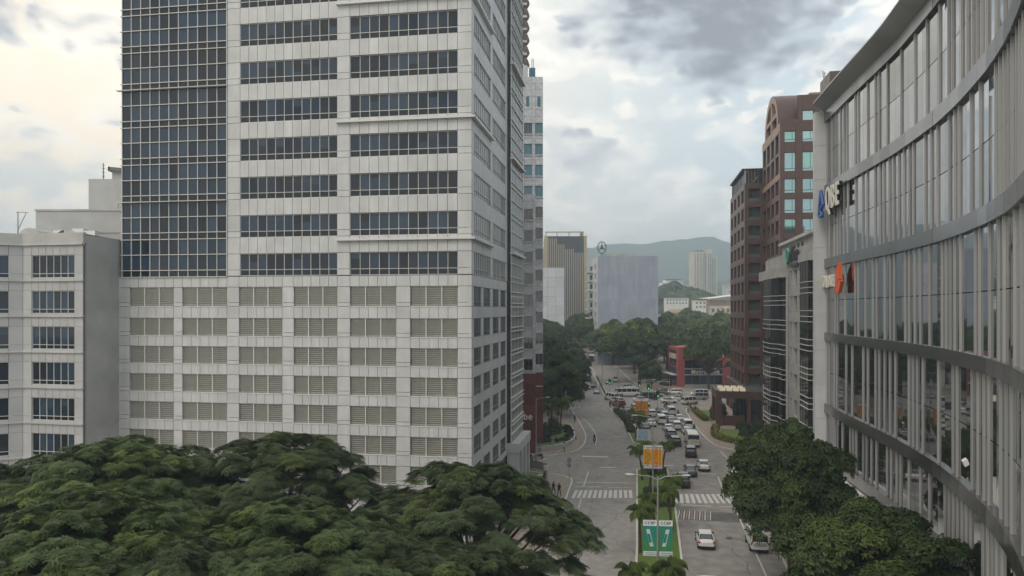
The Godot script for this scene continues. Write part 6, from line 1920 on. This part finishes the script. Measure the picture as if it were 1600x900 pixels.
# --- motorcycles and people ------------------------------------------------------------------------------
func motorbike(x: float, d: float, turn: float, paint: Color, label: String) -> Node3D:
	var t := thing("motorcycle", label, "motorcycle", Vector3(x, 0.012, -d), turn, "motorcycles in the street")
	for z in [0.62, -0.62]:
		var w := part("wheel", t)
		var pts := []
		var rad := []
		for k in 17:
			pts.push_back(Vector3(0, 0.29 + 0.24 * sin(TAU * k / 16), z + 0.24 * cos(TAU * k / 16))); rad.push_back(0.05)
		var mb := MB.new()
		mb.tube(pts, rad, 6, false)
		put("tyre", mb.mesh(), M.rubber, w)
		var hub := MB.new()
		hub.tube([Vector3(-0.04, 0.29, z), Vector3(0.04, 0.29, z)], [0.17, 0.17], 10)
		put("rim", hub.mesh(), M.rim, w)
	var body := MB.new()
	body.grid([car_ring(0.75, 0.62, 0.74, 0.06, 0.0, 0.04), car_ring(0.5, 0.5, 0.78, 0.13, 0.02, 0.06), car_ring(0.1, 0.34, 0.72, 0.14, 0.02, 0.06), car_ring(-0.2, 0.32, 0.5, 0.13, 0.02, 0.06), car_ring(-0.45, 0.36, 0.92, 0.13, 0.03, 0.06), car_ring(-0.62, 0.6, 0.95, 0.09, 0.02, 0.05)], true, true, true)
	put("body", body.mesh(), car_paint(paint), t)
	bx(t, "seat", Transform3D.IDENTITY, -0.12, 0.12, 0.74, 0.8, 0.0, 0.68, M.black)
	var bar := MB.new()
	bar.tube([Vector3(-0.33, 1.02, -0.35), Vector3(0, 0.98, -0.45), Vector3(0.33, 1.02, -0.35)], [0.02, 0.02, 0.02], 5)
	bar.tube([Vector3(0, 0.98, -0.45), Vector3(0, 0.3, -0.62)], [0.03, 0.03], 5)
	put("handlebar", bar.mesh(), M.dark_frame, t)
	bx(t, "headlight", Transform3D.IDENTITY, -0.08, 0.08, 0.8, 0.92, -0.68, -0.6, M.headlamp)
	bx(t, "tail_light", Transform3D.IDENTITY, -0.06, 0.06, 0.64, 0.71, 0.74, 0.78, M.tail)
	return t

# bones: [from, to, radius from, radius to, region]; regions: 0 skin, 1 shirt, 2 trousers, 3 hair or helmet, 4 shoes
func skeleton(pose: String) -> Array:
	var V := func(x: float, y: float, z: float) -> Vector3: return Vector3(x, y, z)
	var b := []
	if pose == "ride":
		var hip: Vector3 = V.call(0, 0.86, 0.2)
		var neck: Vector3 = V.call(0, 1.38, 0.02)
		b = [[hip, V.call(0, 1.12, 0.14), 0.15, 0.15, 1], [V.call(0, 1.12, 0.14), V.call(0, 1.32, 0.05), 0.15, 0.14, 1], [neck, V.call(0, 1.47, -0.02), 0.055, 0.055, 0], [V.call(0, 1.56, -0.03), V.call(0, 1.62, -0.02), 0.115, 0.125, 3]]
		for s in [-1.0, 1.0]:
			b.append_array([[V.call(0.17 * s, 1.31, 0.04), V.call(0.27 * s, 1.1, -0.08), 0.065, 0.05, 1], [V.call(0.27 * s, 1.1, -0.08), V.call(0.3 * s, 1.05, -0.3), 0.045, 0.035, 0], [V.call(0.3 * s, 1.05, -0.3), V.call(0.3 * s, 1.04, -0.37), 0.04, 0.035, 0],
				[V.call(0.09 * s, 0.86, 0.18), V.call(0.2 * s, 0.8, -0.22), 0.095, 0.075, 2], [V.call(0.2 * s, 0.8, -0.22), V.call(0.2 * s, 0.4, -0.06), 0.07, 0.05, 2], [V.call(0.2 * s, 0.34, -0.04), V.call(0.21 * s, 0.32, -0.2), 0.05, 0.04, 4]])
		return b
	var st := 0.0 if pose == "stand" else 0.24
	b = [[V.call(0, 0.95, 0), V.call(0, 1.15, 0), 0.14, 0.135, 1], [V.call(-0.06, 1.36, 0.0), V.call(0.06, 1.36, 0.0), 0.13, 0.13, 1], [V.call(0, 1.15, 0), V.call(0, 1.34, 0), 0.135, 0.15, 1], [V.call(0, 1.42, 0), V.call(0, 1.54, -0.01), 0.055, 0.055, 0],
		[V.call(0, 1.6, -0.02), V.call(0, 1.66, -0.015), 0.09, 0.098, 0], [V.call(0, 1.68, 0.02), V.call(0, 1.64, 0.045), 0.098, 0.085, 3], [V.call(0, 1.61, -0.105), V.call(0, 1.59, -0.115), 0.018, 0.02, 0]]
	for s in [-1.0, 1.0]:
		var f: float = st * s
		b.append_array([[V.call(0.17 * s, 1.4, 0), V.call(0.235 * s, 1.12, f * 0.35), 0.06, 0.048, 1], [V.call(0.235 * s, 1.12, f * 0.35), V.call(0.25 * s, 0.88, f * 0.7 - 0.05), 0.043, 0.033, 0], [V.call(0.25 * s, 0.86, f * 0.7 - 0.05), V.call(0.245 * s, 0.77, f * 0.75 - 0.07), 0.04, 0.028, 0],
			[V.call(0.09 * s, 0.94, 0), V.call(0.1 * s, 0.52, -f * 0.7), 0.095, 0.068, 2], [V.call(0.1 * s, 0.52, -f * 0.7), V.call(0.1 * s, 0.1, -f * (1.0 if s < 0 else 1.4) + 0.04), 0.064, 0.045, 2], [V.call(0.1 * s, 0.06, -f * (1.0 if s < 0 else 1.4) + 0.05), V.call(0.11 * s, 0.045, -f * (1.0 if s < 0 else 1.4) - 0.13), 0.05, 0.042, 4]])
	return b

var BODY := {}
func body_field(pose: String) -> Array:      # [vertices, normals, indices, regions], by surface nets
	if BODY.has(pose): return BODY[pose]
	var bones := skeleton(pose)
	var h := 0.03
	var lo := Vector3(-0.45, -0.03, -0.6)
	var nx := 30; var ny := 62; var nz := 40
	var f := PackedFloat32Array()
	f.resize(nx * ny * nz)
	f.fill(1.0)
	for b in bones:
		var a: Vector3 = b[0]
		var ab: Vector3 = b[1] - b[0]
		var l2 := maxf(ab.length_squared(), 1e-6)
		var m: float = maxf(b[2], b[3]) + 0.11
		var p0: Vector3 = b[0].min(b[1]) - Vector3.ONE * m
		var p1: Vector3 = b[0].max(b[1]) + Vector3.ONE * m
		for y in range(maxi(0, int((p0.y - lo.y) / h)), mini(ny, int((p1.y - lo.y) / h) + 1)):
			for z in range(maxi(0, int((p0.z - lo.z) / h)), mini(nz, int((p1.z - lo.z) / h) + 1)):
				for x in range(maxi(0, int((p0.x - lo.x) / h)), mini(nx, int((p1.x - lo.x) / h) + 1)):
					var p := lo + Vector3(x, y, z) * h
					var t := clampf((p - a).dot(ab) / l2, 0.0, 1.0)
					var d := p.distance_to(a + ab * t) - lerpf(b[2], b[3], t)
					var k := (y * nz + z) * nx + x
					var e: float = f[k]
					var q := maxf(0.035 - absf(e - d), 0.0) / 0.035
					f[k] = minf(e, d) - q * q * 0.035 * 0.25
	var vi := {}
	var vs := PackedVector3Array()
	var ns := PackedVector3Array()
	var rg := PackedInt32Array()
	var ix := PackedInt32Array()
	var step := [1, nz * nx, nx]
	for y in ny - 1:
		for z in nz - 1:
			for x in nx - 1:
				var k := (y * nz + z) * nx + x
				var acc := Vector3.ZERO
				var n := 0
				var inside := 0
				for c in 8:
					if f[k + (c & 1) + ((c >> 1) & 1) * step[1] + ((c >> 2) & 1) * step[2]] < 0.0: inside += 1
				if inside == 0 or inside == 8: continue
				for c in 8:
					for ax in 3:
						if c & (1 << ax): continue
						var c2 := c | (1 << ax)
						var fa: float = f[k + (c & 1) + ((c >> 1) & 1) * step[1] + ((c >> 2) & 1) * step[2]]
						var fb: float = f[k + (c2 & 1) + ((c2 >> 1) & 1) * step[1] + ((c2 >> 2) & 1) * step[2]]
						if (fa < 0.0) != (fb < 0.0):
							var t := fa / (fa - fb)
							acc += Vector3(c & 1, (c >> 1) & 1, (c >> 2) & 1).lerp(Vector3(c2 & 1, (c2 >> 1) & 1, (c2 >> 2) & 1), t)
							n += 1
				vi[k] = vs.size()
				var p := lo + (Vector3(x, y, z) + acc / n) * h
				vs.push_back(p)
				ns.push_back(Vector3(f[k + 1] - f[k], f[k + step[1]] - f[k], f[k + step[2]] - f[k]).normalized())
				var best := 9.0
				var reg := 0
				for b in bones:
					var ab: Vector3 = b[1] - b[0]
					var t := clampf((p - b[0]).dot(ab) / maxf(ab.length_squared(), 1e-6), 0.0, 1.0)
					var d: float = p.distance_to(b[0] + ab * t) - lerpf(b[2], b[3], t)
					if d < best: best = d; reg = b[4]
				rg.push_back(reg)
	for y in range(1, ny - 1):
		for z in range(1, nz - 1):
			for x in range(1, nx - 1):
				var k := (y * nz + z) * nx + x
				for ax in 3:
					var o: int = [1, step[1], step[2]][ax]
					if (f[k] < 0.0) == (f[k + o] < 0.0): continue
					var u: int = [step[1], step[2], 1][ax]
					var w: int = [step[2], 1, step[1]][ax]
					var q := [k, k - u, k - u - w, k - w]
					if not (vi.has(q[0]) and vi.has(q[1]) and vi.has(q[2]) and vi.has(q[3])): continue
					var a: int = vi[q[0]]; var b2: int = vi[q[1]]; var c: int = vi[q[2]]; var d: int = vi[q[3]]
					if f[k] < 0.0: ix.append_array(PackedInt32Array([a, c, b2, a, d, c]))
					else: ix.append_array(PackedInt32Array([a, b2, c, a, c, d]))
	BODY[pose] = [vs, ns, ix, rg]
	return BODY[pose]

func person(pose: String, x: float, d: float, y: float, turn: float, cols: Array, label: String, group: String) -> void:
	var b := body_field(pose)
	var mb := MB.new()
	mb.colored = true
	mb.v = b[0]; mb.n = b[1]; mb.i = b[2]
	mb.t.resize(b[0].size())
	for r in b[3]: mb.c.push_back(cols[r].srgb_to_linear())
	var o := put("person", mb.mesh(), M.cloth)
	o.position = Vector3(x, y, -d)
	o.rotation.y = turn
	tag(o, label, "person", group)

func make_people() -> void:
	M.cloth = mat(Color.WHITE, 0.85)
	M.cloth.vertex_color_use_as_albedo = true
	var skin := Color(0.50, 0.36, 0.27)
	var hair := Color(0.06, 0.05, 0.05)
	var blk := Color(0.08, 0.08, 0.09)
	var g := "people on foot"
	var P := [
		["walk", 6.15, 96.3, 0.14, 2.6, [skin, blk, blk, hair, blk], "person in black walking on the near left pavement, right of two"],
		["walk", 5.45, 97.0, 0.14, 2.4, [skin, Color(0.14, 0.14, 0.15), Color(0.10, 0.10, 0.12), hair, blk], "person in dark grey walking on the near left pavement, left of two"],
		["stand", 8.9, 125.6, 0.14, 1.0, [skin, Color(0.75, 0.74, 0.72), Color(0.5, 0.5, 0.5), hair, blk], "person in white shirt standing at the far left kerb"],
		["walk", 13.4, 158.0, 0.14, 0.2, [skin, Color(0.25, 0.25, 0.27), blk, hair, blk], "person in grey on the far left pavement under the trees"],
		["walk", 38.9, 143.6, 0.14, 0.4, [skin, Color(0.2, 0.22, 0.22), blk, hair, blk], "person in dark clothes by the yellow hedge"],
		["stand", 24.3, 183.2, 0.02, 0.0, [skin, blk, blk, hair, blk], "person in black standing at the far median's tip"],
		["walk", 42.6, 176.5, 0.14, -0.5, [skin, Color(0.5, 0.2, 0.18), Color(0.12, 0.14, 0.2), hair, blk], "person in red shirt at the crossing's right corner"],
		["stand", 41.4, 173.8, 0.14, 0.8, [skin, Color(0.72, 0.7, 0.66), Color(0.2, 0.22, 0.28), hair, blk], "person in pale shirt at the crossing's right corner"],
		["stand", 43.0, 173.6, 0.14, 2.0, [skin, Color(0.28, 0.24, 0.24), blk, hair, blk], "person in brown shirt beside the one in pale shirt"],
		["stand", 34.5, 251.0, 0.02, 0.0, [skin, Color(0.1, 0.16, 0.12), blk, hair, blk], "person in dark green far beyond the crossing"],
	]
	for p in P: person(p[0], p[1], p[2], p[3], p[4], p[5], p[6], g)
	g = "motorcycle riders"
	var R := [
		[15.1, 135.4, PI - 0.1, Color(0.5, 0.06, 0.06), Color(0.48, 0.1, 0.12), Color(0.45, 0.06, 0.06), "red motorcycle coming towards the camera on the left carriageway", "rider in red on the left carriageway"],
		[36.2, 146.8, -TURN + 0.05, Color(0.1, 0.12, 0.3), Color(0.13, 0.15, 0.36), Color(0.1, 0.1, 0.12), "dark blue motorcycle by the right kerb beside the minibus", "rider in blue by the right kerb"],
		[37.6, 167.4, -TURN, Color(0.12, 0.12, 0.12), Color(0.3, 0.16, 0.14), Color(0.1, 0.1, 0.1), "black motorcycle near the head of the queue", "rider in brown near the head of the queue"],
		[38.6, 184.0, -PI / 2, Color(0.1, 0.1, 0.1), Color(0.1, 0.1, 0.11), Color(0.5, 0.5, 0.5), "motorcycle side-on before the white sedan in the crossing", "rider in black before the white sedan in the crossing"],
		[41.2, 208.6, -0.2, Color(0.2, 0.2, 0.22), Color(0.2, 0.2, 0.24), Color(0.1, 0.1, 0.1), "left motorcycle of the two at the side street's mouth", "left rider of the two at the side street's mouth"],
		[43.6, 208.2, 0.2, Color(0.3, 0.08, 0.08), Color(0.36, 0.36, 0.38), Color(0.1, 0.1, 0.1), "right motorcycle of the two at the side street's mouth", "right rider of the two at the side street's mouth"],
		[26.9, 155.0, -TURN + 0.2, Color(0.1, 0.1, 0.12), Color(0.14, 0.14, 0.16), Color(0.62, 0.62, 0.6), "motorcycle between far median and queue", "rider with pale helmet between far median and queue"],
	]
	for r in R:
		motorbike(r[0], r[1], r[2], r[3], r[6])
		person("ride", r[0], r[1], 0.012, r[2], [skin, r[4], Color(0.1, 0.11, 0.15), r[5], blk], r[7], g)
	motorbike(2.6, 120.6, 1.2, Color(0.09, 0.09, 0.1), "black motorcycle parked at the side street kerb, left one")
	motorbike(4.4, 121.2, 1.0, Color(0.25, 0.1, 0.14), "dark red motorcycle parked at the side street kerb, right one")

# --- street furniture ------------------------------------------------------------------------------------
func lamp_post(label: String, x: float, d: float, h: float, reach: float, both: bool, turn: float) -> Node3D:
	var t := thing("street_lamp", label, "street lamp", Vector3(x, 0.1, -d), turn, "street lamps")
	var mb := MB.new()
	mb.tube([Vector3(0, 0, 0), Vector3(0, 0.6, 0), Vector3(0, h, 0)], [0.14, 0.11, 0.065], 9)
	put("pole", mb.mesh(), M.pole, t)
	bx(t, "base_plate", Transform3D.IDENTITY, -0.22, 0.22, 0.0, 0.06, -0.22, 0.22, M.grey_frame)
	for s in ([-1.0, 1.0] if both else [1.0]):
		var arm := MB.new()
		arm.tube([Vector3(0, h - 0.25, 0), Vector3(s * reach * 0.3, h + 0.02, 0), Vector3(s * reach, h + 0.16, 0)], [0.045, 0.042, 0.035], 6)
		put("arm", arm.mesh(), M.pole, t)
		var hd := MB.new()
		hd.grid([[0, 0.05], [0.25, 0.12], [0.6, 0.13], [0.75, 0.05]].map(func(q): return range(8).map(func(k): return Vector3(s * (reach - 0.1 + q[0]), h + 0.17 + 0.5 * q[1] * sin(TAU * k / 8), s * q[1] * cos(TAU * k / 8)))), true, true, true)
		put("luminaire", hd.mesh(), M.white_frame, t)
	return t

func banner_image(kind: String) -> StandardMaterial3D:
	var w := 96
	var h := 240
	var im := Image.create(w, h, false, Image.FORMAT_RGB8)
	var fn := FastNoiseLite.new()
	fn.seed = 5; fn.frequency = 0.045; fn.fractal_octaves = 3
	for y in h:
		for x in w:
			var c := Color(0.9, 0.91, 0.92)
			var n := fn.get_noise_2d(x, y)
			if kind.begins_with("green"):
				if y > 38 and y < 208:
					c = Color(0.10, 0.52, 0.52).lerp(Color(0.28, 0.56, 0.24), smoothstep(-0.15, 0.25, n + (y - 120) * 0.003))
					var m := 1.0 if kind == "green_left" else -1.0
					var cx := 48.0 + m * (y - 120.0) * 0.24
					if absf(x - cx) < 13.0 and y > 60 and y < 176: c = Color(0.80, 0.84, 0.83) if y < 92 or y > 150 else Color(0.16, 0.44, 0.50).lerp(Color(0.62, 0.78, 0.76), smoothstep(4, 11, absf(x - cx + 3.0)))
				elif y >= 214: c = Color(0.86, 0.87, 0.90) if (y / 6) % 2 else (Color(0.55, 0.58, 0.68) if x > 18 and (x * 7 + y) % 5 else Color(0.8, 0.82, 0.86))
			elif kind.begins_with("yellow"):
				if y > 40 and y < 200:
					c = Color(0.86, 0.60, 0.06).lerp(Color(0.90, 0.67, 0.10), smoothstep(-0.3, 0.3, n))
				elif y >= 200: c = Color(0.74, 0.72, 0.80)
			elif kind == "orange":
				if y > 20:
					c = Color(0.80, 0.42, 0.12).lerp(Color(0.88, 0.68, 0.22), smoothstep(-0.25, 0.25, n)).lerp(Color(0.72, 0.25, 0.12), smoothstep(0.15, 0.4, fn.get_noise_2d(x + 300, y)))
					if y > 140: c = c.lerp(Color(0.75, 0.76, 0.6), smoothstep(0.1, 0.35, fn.get_noise_2d(x, y + 500)))
			else:
				c = Color(0.72, 0.80, 0.87).lerp(Color(0.50, 0.64, 0.78), smoothstep(0, 0.3, n)) if x > 8 and x < 88 and y > 12 and y < 228 else Color(0.86, 0.88, 0.9)
			im.set_pixel(x, y, c)
	var m := mat(Color.WHITE, 0.6)
	m.albedo_texture = ImageTexture.create_from_image(im)
	m.cull_mode = BaseMaterial3D.CULL_DISABLED
	return m

func banner(label: String, x: float, d: float, side: float, top: float, w: float, h: float, mt: Material, group: String, turn: float) -> Node3D:
	var t := thing("banner", label, "banner", Vector3(x, 0, -d), turn, group)
	var x0 := 0.09 if side > 0 else -0.09 - w
	var mb := MB.new()
	mb.quad(Vector3(x0, top - h, 0.012), Vector3(x0 + w, top - h, 0.012), Vector3(x0 + w, top, 0.012), Vector3(x0, top, 0.012))
	put("print", mb.mesh(), mt, t)
	bx(t, "sheet", Transform3D.IDENTITY, x0, x0 + w, top - h, top, -0.008, 0.008, M.plate)
	for y in [top, top - h]:
		var rod := MB.new()
		rod.tube([Vector3(0, y, 0), Vector3(side * (w + 0.12), y, 0)], [0.022, 0.022], 5)
		put("rod", rod.mesh(), M.pole, t)
	return t

func signal_post(label: String, x: float, d: float, turn: float, h: float) -> void:
	var t := thing("traffic_signal", label, "traffic signal", Vector3(x, 0.1, -d), turn, "traffic signals showing green")
	var mb := MB.new()
	mb.tube([Vector3(0, 0, 0), Vector3(0, h, 0)], [0.09, 0.07], 7)
	put("post", mb.mesh(), M.pole, t)
	bx(t, "housing", Transform3D.IDENTITY, -0.2, 0.2, h - 1.15, h, 0.05, 0.3, M.black)
	bx(t, "backboard", Transform3D.IDENTITY, -0.34, 0.34, h - 1.3, h + 0.15, 0.02, 0.05, M.black)
	for k in 3:
		var lens := MB.new()
		lens.tube([Vector3(0, h - 0.2 - 0.37 * k, 0.3), Vector3(0, h - 0.2 - 0.37 * k, 0.33)], [0.14, 0.14], 12)
		put(["red_lens", "amber_lens", "green_light"][k], lens.mesh(), [M.lens_red, M.lens_amber, M.green_light][k], t)
	var l := OmniLight3D.new()
	l.name = "green_glow"
	l.light_color = Color(0.15, 1.0, 0.6)
	l.light_energy = 0.05
	l.light_size = 0.12
	l.omni_range = 30.0
	l.omni_attenuation = 2.0
	l.shadow_enabled = true
	l.position = Vector3(0, h - 0.94, 0.42)
	t.add_child(l)

func make_street() -> void:
	M.lens_red = mat(Color(0.25, 0.03, 0.03), 0.3)
	M.lens_amber = mat(Color(0.30, 0.20, 0.03), 0.3)
	M.green_light = mat(Color(0.1, 0.5, 0.35), 0.3)
	M.green_light.emission_enabled = true
	M.green_light.emission = Color(0.1, 1.0, 0.6)
	M.green_light.emission_energy_multiplier = 1.6
	var A := -TURN
	var L := [[11.95, 60.6, "double armed street lamp with green banners, nearest"], [18.0, 94.4, "double armed street lamp with yellow banners"], [25.1, 143.0, "double armed street lamp with orange banners"], [25.2, 176.0, "double armed street lamp at the far median's tip"], [28.3, 232.0, "first double armed street lamp beyond the crossing"], [29.2, 288.0, "second double armed street lamp beyond the crossing"], [29.4, 337.0, "third double armed street lamp beyond the crossing"], [29.6, 396.0, "fourth double armed street lamp beyond the crossing"], [29.4, 452.0, "fifth double armed street lamp beyond the crossing"], [28.4, 510.0, "farthest double armed street lamp beyond the crossing"]]
	for e in L: lamp_post(e[2], e[0], e[1], 10.65, 2.0, true, A * 0.5)
	lamp_post("single armed street lamp at the side street corner on the left", 3.9, 119.4, 10.0, 1.6, false, 0.0)
	# banners
	var g := "banners on the median lamps"
	var tl := lettering_flat
	for s in [-1.0, 1.0]:
		var b := banner("green printed banner headed CBP, %s of the nearest lamp" % ("left" if s < 0 else "right"), 11.95, 60.6, s, 7.2, 1.1, 2.95, banner_image("green_left" if s < 0 else "green_right"), g, A * 0.5)
		var cx: float = s * 0.64
		tl.call(b, "lettering", "CBP", 0.24, M.print_navy, Vector3(cx + 0.14, 6.96, 0.016), 0.0)
		var ring := MB.new()
		for k in 14: ring.quad(Vector3(cx - 0.3 + 0.12 * cos(TAU * k / 16.0 + 0.6), 6.96 + 0.12 * sin(TAU * k / 16.0 + 0.6), 0.017), Vector3(cx - 0.3 + 0.12 * cos(TAU * (k + 1) / 16.0 + 0.6), 6.96 + 0.12 * sin(TAU * (k + 1) / 16.0 + 0.6), 0.017), Vector3(cx - 0.3 + 0.075 * cos(TAU * (k + 1) / 16.0 + 0.6), 6.96 + 0.075 * sin(TAU * (k + 1) / 16.0 + 0.6), 0.017), Vector3(cx - 0.3 + 0.075 * cos(TAU * k / 16.0 + 0.6), 6.96 + 0.075 * sin(TAU * k / 16.0 + 0.6), 0.017))
		put("emblem", ring.mesh(), M.print_navy, b)
		b = banner("yellow banner with %s, %s of the second lamp" % ["dark script" if s < 0 else "red KATINKO lettering", "left" if s < 0 else "right"], 18.0, 94.4, s, 7.1, 1.1, 2.95, banner_image("yellow"), g, A * 0.5)
		tl.call(b, "heading", "Crise", 0.3, M.print_green, Vector3(cx, 6.84, 0.016), 0.0)
		if s > 0:
			tl.call(b, "lettering", "KATINKO", 0.44, M.print_red, Vector3(cx - 0.22, 5.65, 0.016), PI / 2)
			tl.call(b, "small_lettering", "NAKAKAGINHAWA", 0.2, M.print_olive, Vector3(cx + 0.24, 5.65, 0.016), PI / 2)
		else:
			for q in 3: tl.call(b, "small_lettering", ["KALINGANG", "PANG PAMILYA", "PINOY"][q], 0.24, M.print_olive, Vector3(cx - 0.28 + 0.28 * q, 5.65, 0.016), PI / 2)
		banner("orange patterned banner, %s of the third lamp" % ("left" if s < 0 else "right"), 25.1, 143.0, s, 6.95, 1.12, 2.95, banner_image("orange"), g, A * 0.5)
	var bd := thing("notice_board", "pale blue board standing low at the far median's near end", "sign", Vector3(24.2, 0.12, -136.2), 0.0)
	var q := MB.new()
	q.quad(Vector3(-1.2, 0.25, 0.03), Vector3(1.2, 0.25, 0.03), Vector3(1.2, 2.15, 0.03), Vector3(-1.2, 2.15, 0.03))
	put("print", q.mesh(), banner_image("blue"), bd)
	bx(bd, "board", Transform3D.IDENTITY, -1.25, 1.25, 0.2, 2.2, -0.03, 0.02, M.plate)
	for x in [-1.0, 1.0]: bx(bd, "leg", Transform3D.IDENTITY, x - 0.04, x + 0.04, 0.0, 0.3, -0.02, 0.04, M.pole)
	# signals
	signal_post("green signal left of the orange banner's pole top", 33.4, 194.0, 0.0, 5.4)
	signal_post("green signal right of the orange banner's pole top", 34.6, 187.6, 0.0, 5.2)
	signal_post("green signal at the crossing, right of the banner pair", 33.8, 171.5, 0.0, 5.2)
	signal_post("green signal by the green railing on the left", 27.4, 207.5, 0.0, 4.6)
	# overhead mast with signal heads
	var mt := thing("signal_mast", "grey mast with long horizontal arm over the crossing", "mast", Vector3(38.6, 0.1, -181.0), 0.0)
	var mb := MB.new()
	mb.tube([Vector3(0, 0, 0), Vector3(0, 7.0, 0)], [0.13, 0.09], 8)
	put("post", mb.mesh(), M.pole, mt)
	mb = MB.new()
	mb.tube([Vector3(0, 6.6, 0), Vector3(-9.4, 6.9, 0)], [0.08, 0.05], 6)
	put("arm", mb.mesh(), M.pole, mt)
	# road signs on posts
	for e in [[8.2, 106.0, 3.0, "round road sign on a post at the near left corner"], [6.9, 124.4, 3.0, "small road sign on a post at the far left corner"], [12.6, 159.0, 2.8, "road sign on a post by the far left kerb"], [4.5, 121.9, 2.2, "square road sign on a post at the side street"]]:
		var t := thing("road_sign", e[3], "road sign", Vector3(e[0], 0.12, -e[1]), 0.0, "road signs on posts")
		mb = MB.new()
		mb.tube([Vector3(0, 0, 0), Vector3(0, e[2], 0)], [0.04, 0.04], 6)
		put("post", mb.mesh(), M.pole, t)
		var disc := MB.new()
		disc.tube([Vector3(0, e[2] - 0.25, 0.05), Vector3(0, e[2] - 0.25, 0.07)], [0.33, 0.33], 16)
		put("sign_disc", disc.mesh(), M.grey_frame, t)
		bx(t, "sign_plate", Transform3D.IDENTITY, -0.26, 0.26, e[2] - 1.3, e[2] - 0.7, 0.05, 0.07, M.grey_frame)
	# fence with lantern pillars round the tower's garden
	var fp := [[1.8, 113.2], [4.9, 109.8], [4.8, 104.9], [3.8, 99.4], [3.0, 94.3], [1.6, 87.0]]
	var fe := thing("garden_fence", "black panel fence with white lantern pillars at the tower's corner", "fence", Vector3.ZERO)
	for k in fp.size():
		var p := Vector3(fp[k][0], 0.13, -fp[k][1])
		bx(fe, "pillar", Transform3D(Basis(Vector3.UP, A), p), -0.25, 0.25, 0.0, 1.55, -0.25, 0.25, M.concrete)
		bx(fe, "lantern", Transform3D(Basis(Vector3.UP, A), p), -0.22, 0.22, 1.6, 2.02, -0.22, 0.22, M.white_roof)
		bx(fe, "lantern_cap", Transform3D(Basis(Vector3.UP, A), p), -0.3, 0.3, 2.02, 2.1, -0.3, 0.3, M.concrete_light)
		if k + 1 < fp.size():
			var b := Vector3(fp[k + 1][0], 0.13, -fp[k + 1][1])
			var f := Transform3D(Basis((b - p).normalized(), Vector3.UP, (b - p).normalized().cross(Vector3.UP)), p)
			var l := p.distance_to(b)
			bx(fe, "plinth", f, 0.26, l - 0.26, 0.0, 0.4, -0.12, 0.12, M.concrete)
			var n := int((l - 0.6) / 0.16)
			var bars := MB.new()
			for s in n: bars.box(0.34 + 0.16 * s, 0.42 + 0.16 * s, 0.4, 1.5, -0.02, 0.02, f)
			bars.box(0.26, l - 0.26, 1.45, 1.52, -0.03, 0.03, f)
			bars.box(0.26, l - 0.26, 0.45, 0.52, -0.03, 0.03, f)
			put("railing_panel", bars.mesh(), M.black, fe)
	var bed := MB.new()
	bed.poly(flip([[1.4, 112.6], [4.3, 109.4], [4.3, 105.0], [3.2, 99.4], [2.4, 94.3], [1.0, 87.0], [-1.6, 87.0], [0.6, 112.0]]), 0.15)
	tag(put("garden_bed", bed.mesh(), M.grass), "", "", "", "structure")
	# planted bed wall before the tiled building
	var wl := thing("planter_wall", "low pale wall round the planted bed before the tiled building", "wall", Vector3.ZERO)
	var wp := bend([[1.0, 127.6], [5.0, 127.4], [8.2, 129.0], [10.3, 132.4], [11.6, 137.0], [12.0, 144.0], [12.0, 152.0]], 2)
	for k in wp.size() - 1:
		var m2 := MB.new()
		ribbon(m2, [wp[k], wp[k + 1]], 0.3, 0.95, 0.1)
		put("wall_section", m2.mesh(), M.concrete_light, wl)
	bed = MB.new()
	bed.poly(flip([[1.0, 128.0], [5.0, 127.8], [8.0, 129.3], [10.0, 132.6], [11.3, 137.0], [11.7, 144.0], [11.7, 152.0], [8.0, 156.0], [6.0, 132.0], [1.0, 131.0]]), 0.7)
	tag(put("planted_bed", bed.mesh(), M.grass), "", "", "", "structure")
	# green railing on the median beyond the crossing
	var rl := thing("green_railing", "green railing along the median beyond the crossing", "railing", Vector3.ZERO)
	var a := Vector3(26.2, 0.14, -208)
	var b := Vector3(30.0, 0.14, -262)
	var f := Transform3D(Basis((b - a).normalized(), Vector3.UP, (b - a).normalized().cross(Vector3.UP)), a)
	for k in 13:
		bx(rl, "post", f, 4.5 * k - 0.05, 4.5 * k + 0.05, 0.0, 1.3, -0.05, 0.05, M.green_paint)
		if k < 12: bx(rl, "panel", f, 4.5 * k + 0.05, 4.5 * k + 4.45, 0.15, 1.2, -0.015, 0.015, M.green_paint)
	var br := thing("road_barrier", "white trestle barrier under the trees at the left kerb", "barrier", Vector3(15.9, 0.01, -180.5), 0.3)
	for s in [-1.0, 1.0]:
		mb = MB.new()
		mb.tube([Vector3(s * 0.9, 0, 0.4), Vector3(s * 0.25, 1.5, 0), Vector3(s * 0.9, 0, -0.4)], [0.05, 0.05, 0.05], 5)
		put("leg", mb.mesh(), M.white_roof, br)
	bx(br, "rail", Transform3D.IDENTITY, -1.1, 1.1, 0.4, 0.6, -0.05, 0.05, M.white_roof)

func lettering_flat(parent: Node, what: String, text: String, size: float, mt: Material, at: Vector3, turn: float) -> MeshInstance3D:
	var o := lettering(parent, what, text, size, 0.006, mt, Transform3D(Basis(Vector3(0, 0, 1), turn), at))
	return o

func _ready() -> void:
	rng.seed = 7
	setup()
	make_materials()
	make_ground()
	make_hills()
	make_tower()
	make_left_building()
	make_curved_building()
	make_brown_tower()
	make_grey_building()
	make_tile_building()
	make_balcony_tower()
	make_far_buildings()
	make_bank()
	make_plants()
	make_vehicles()
	make_people()
	make_street()
	print("ground ", Time.get_ticks_msec())
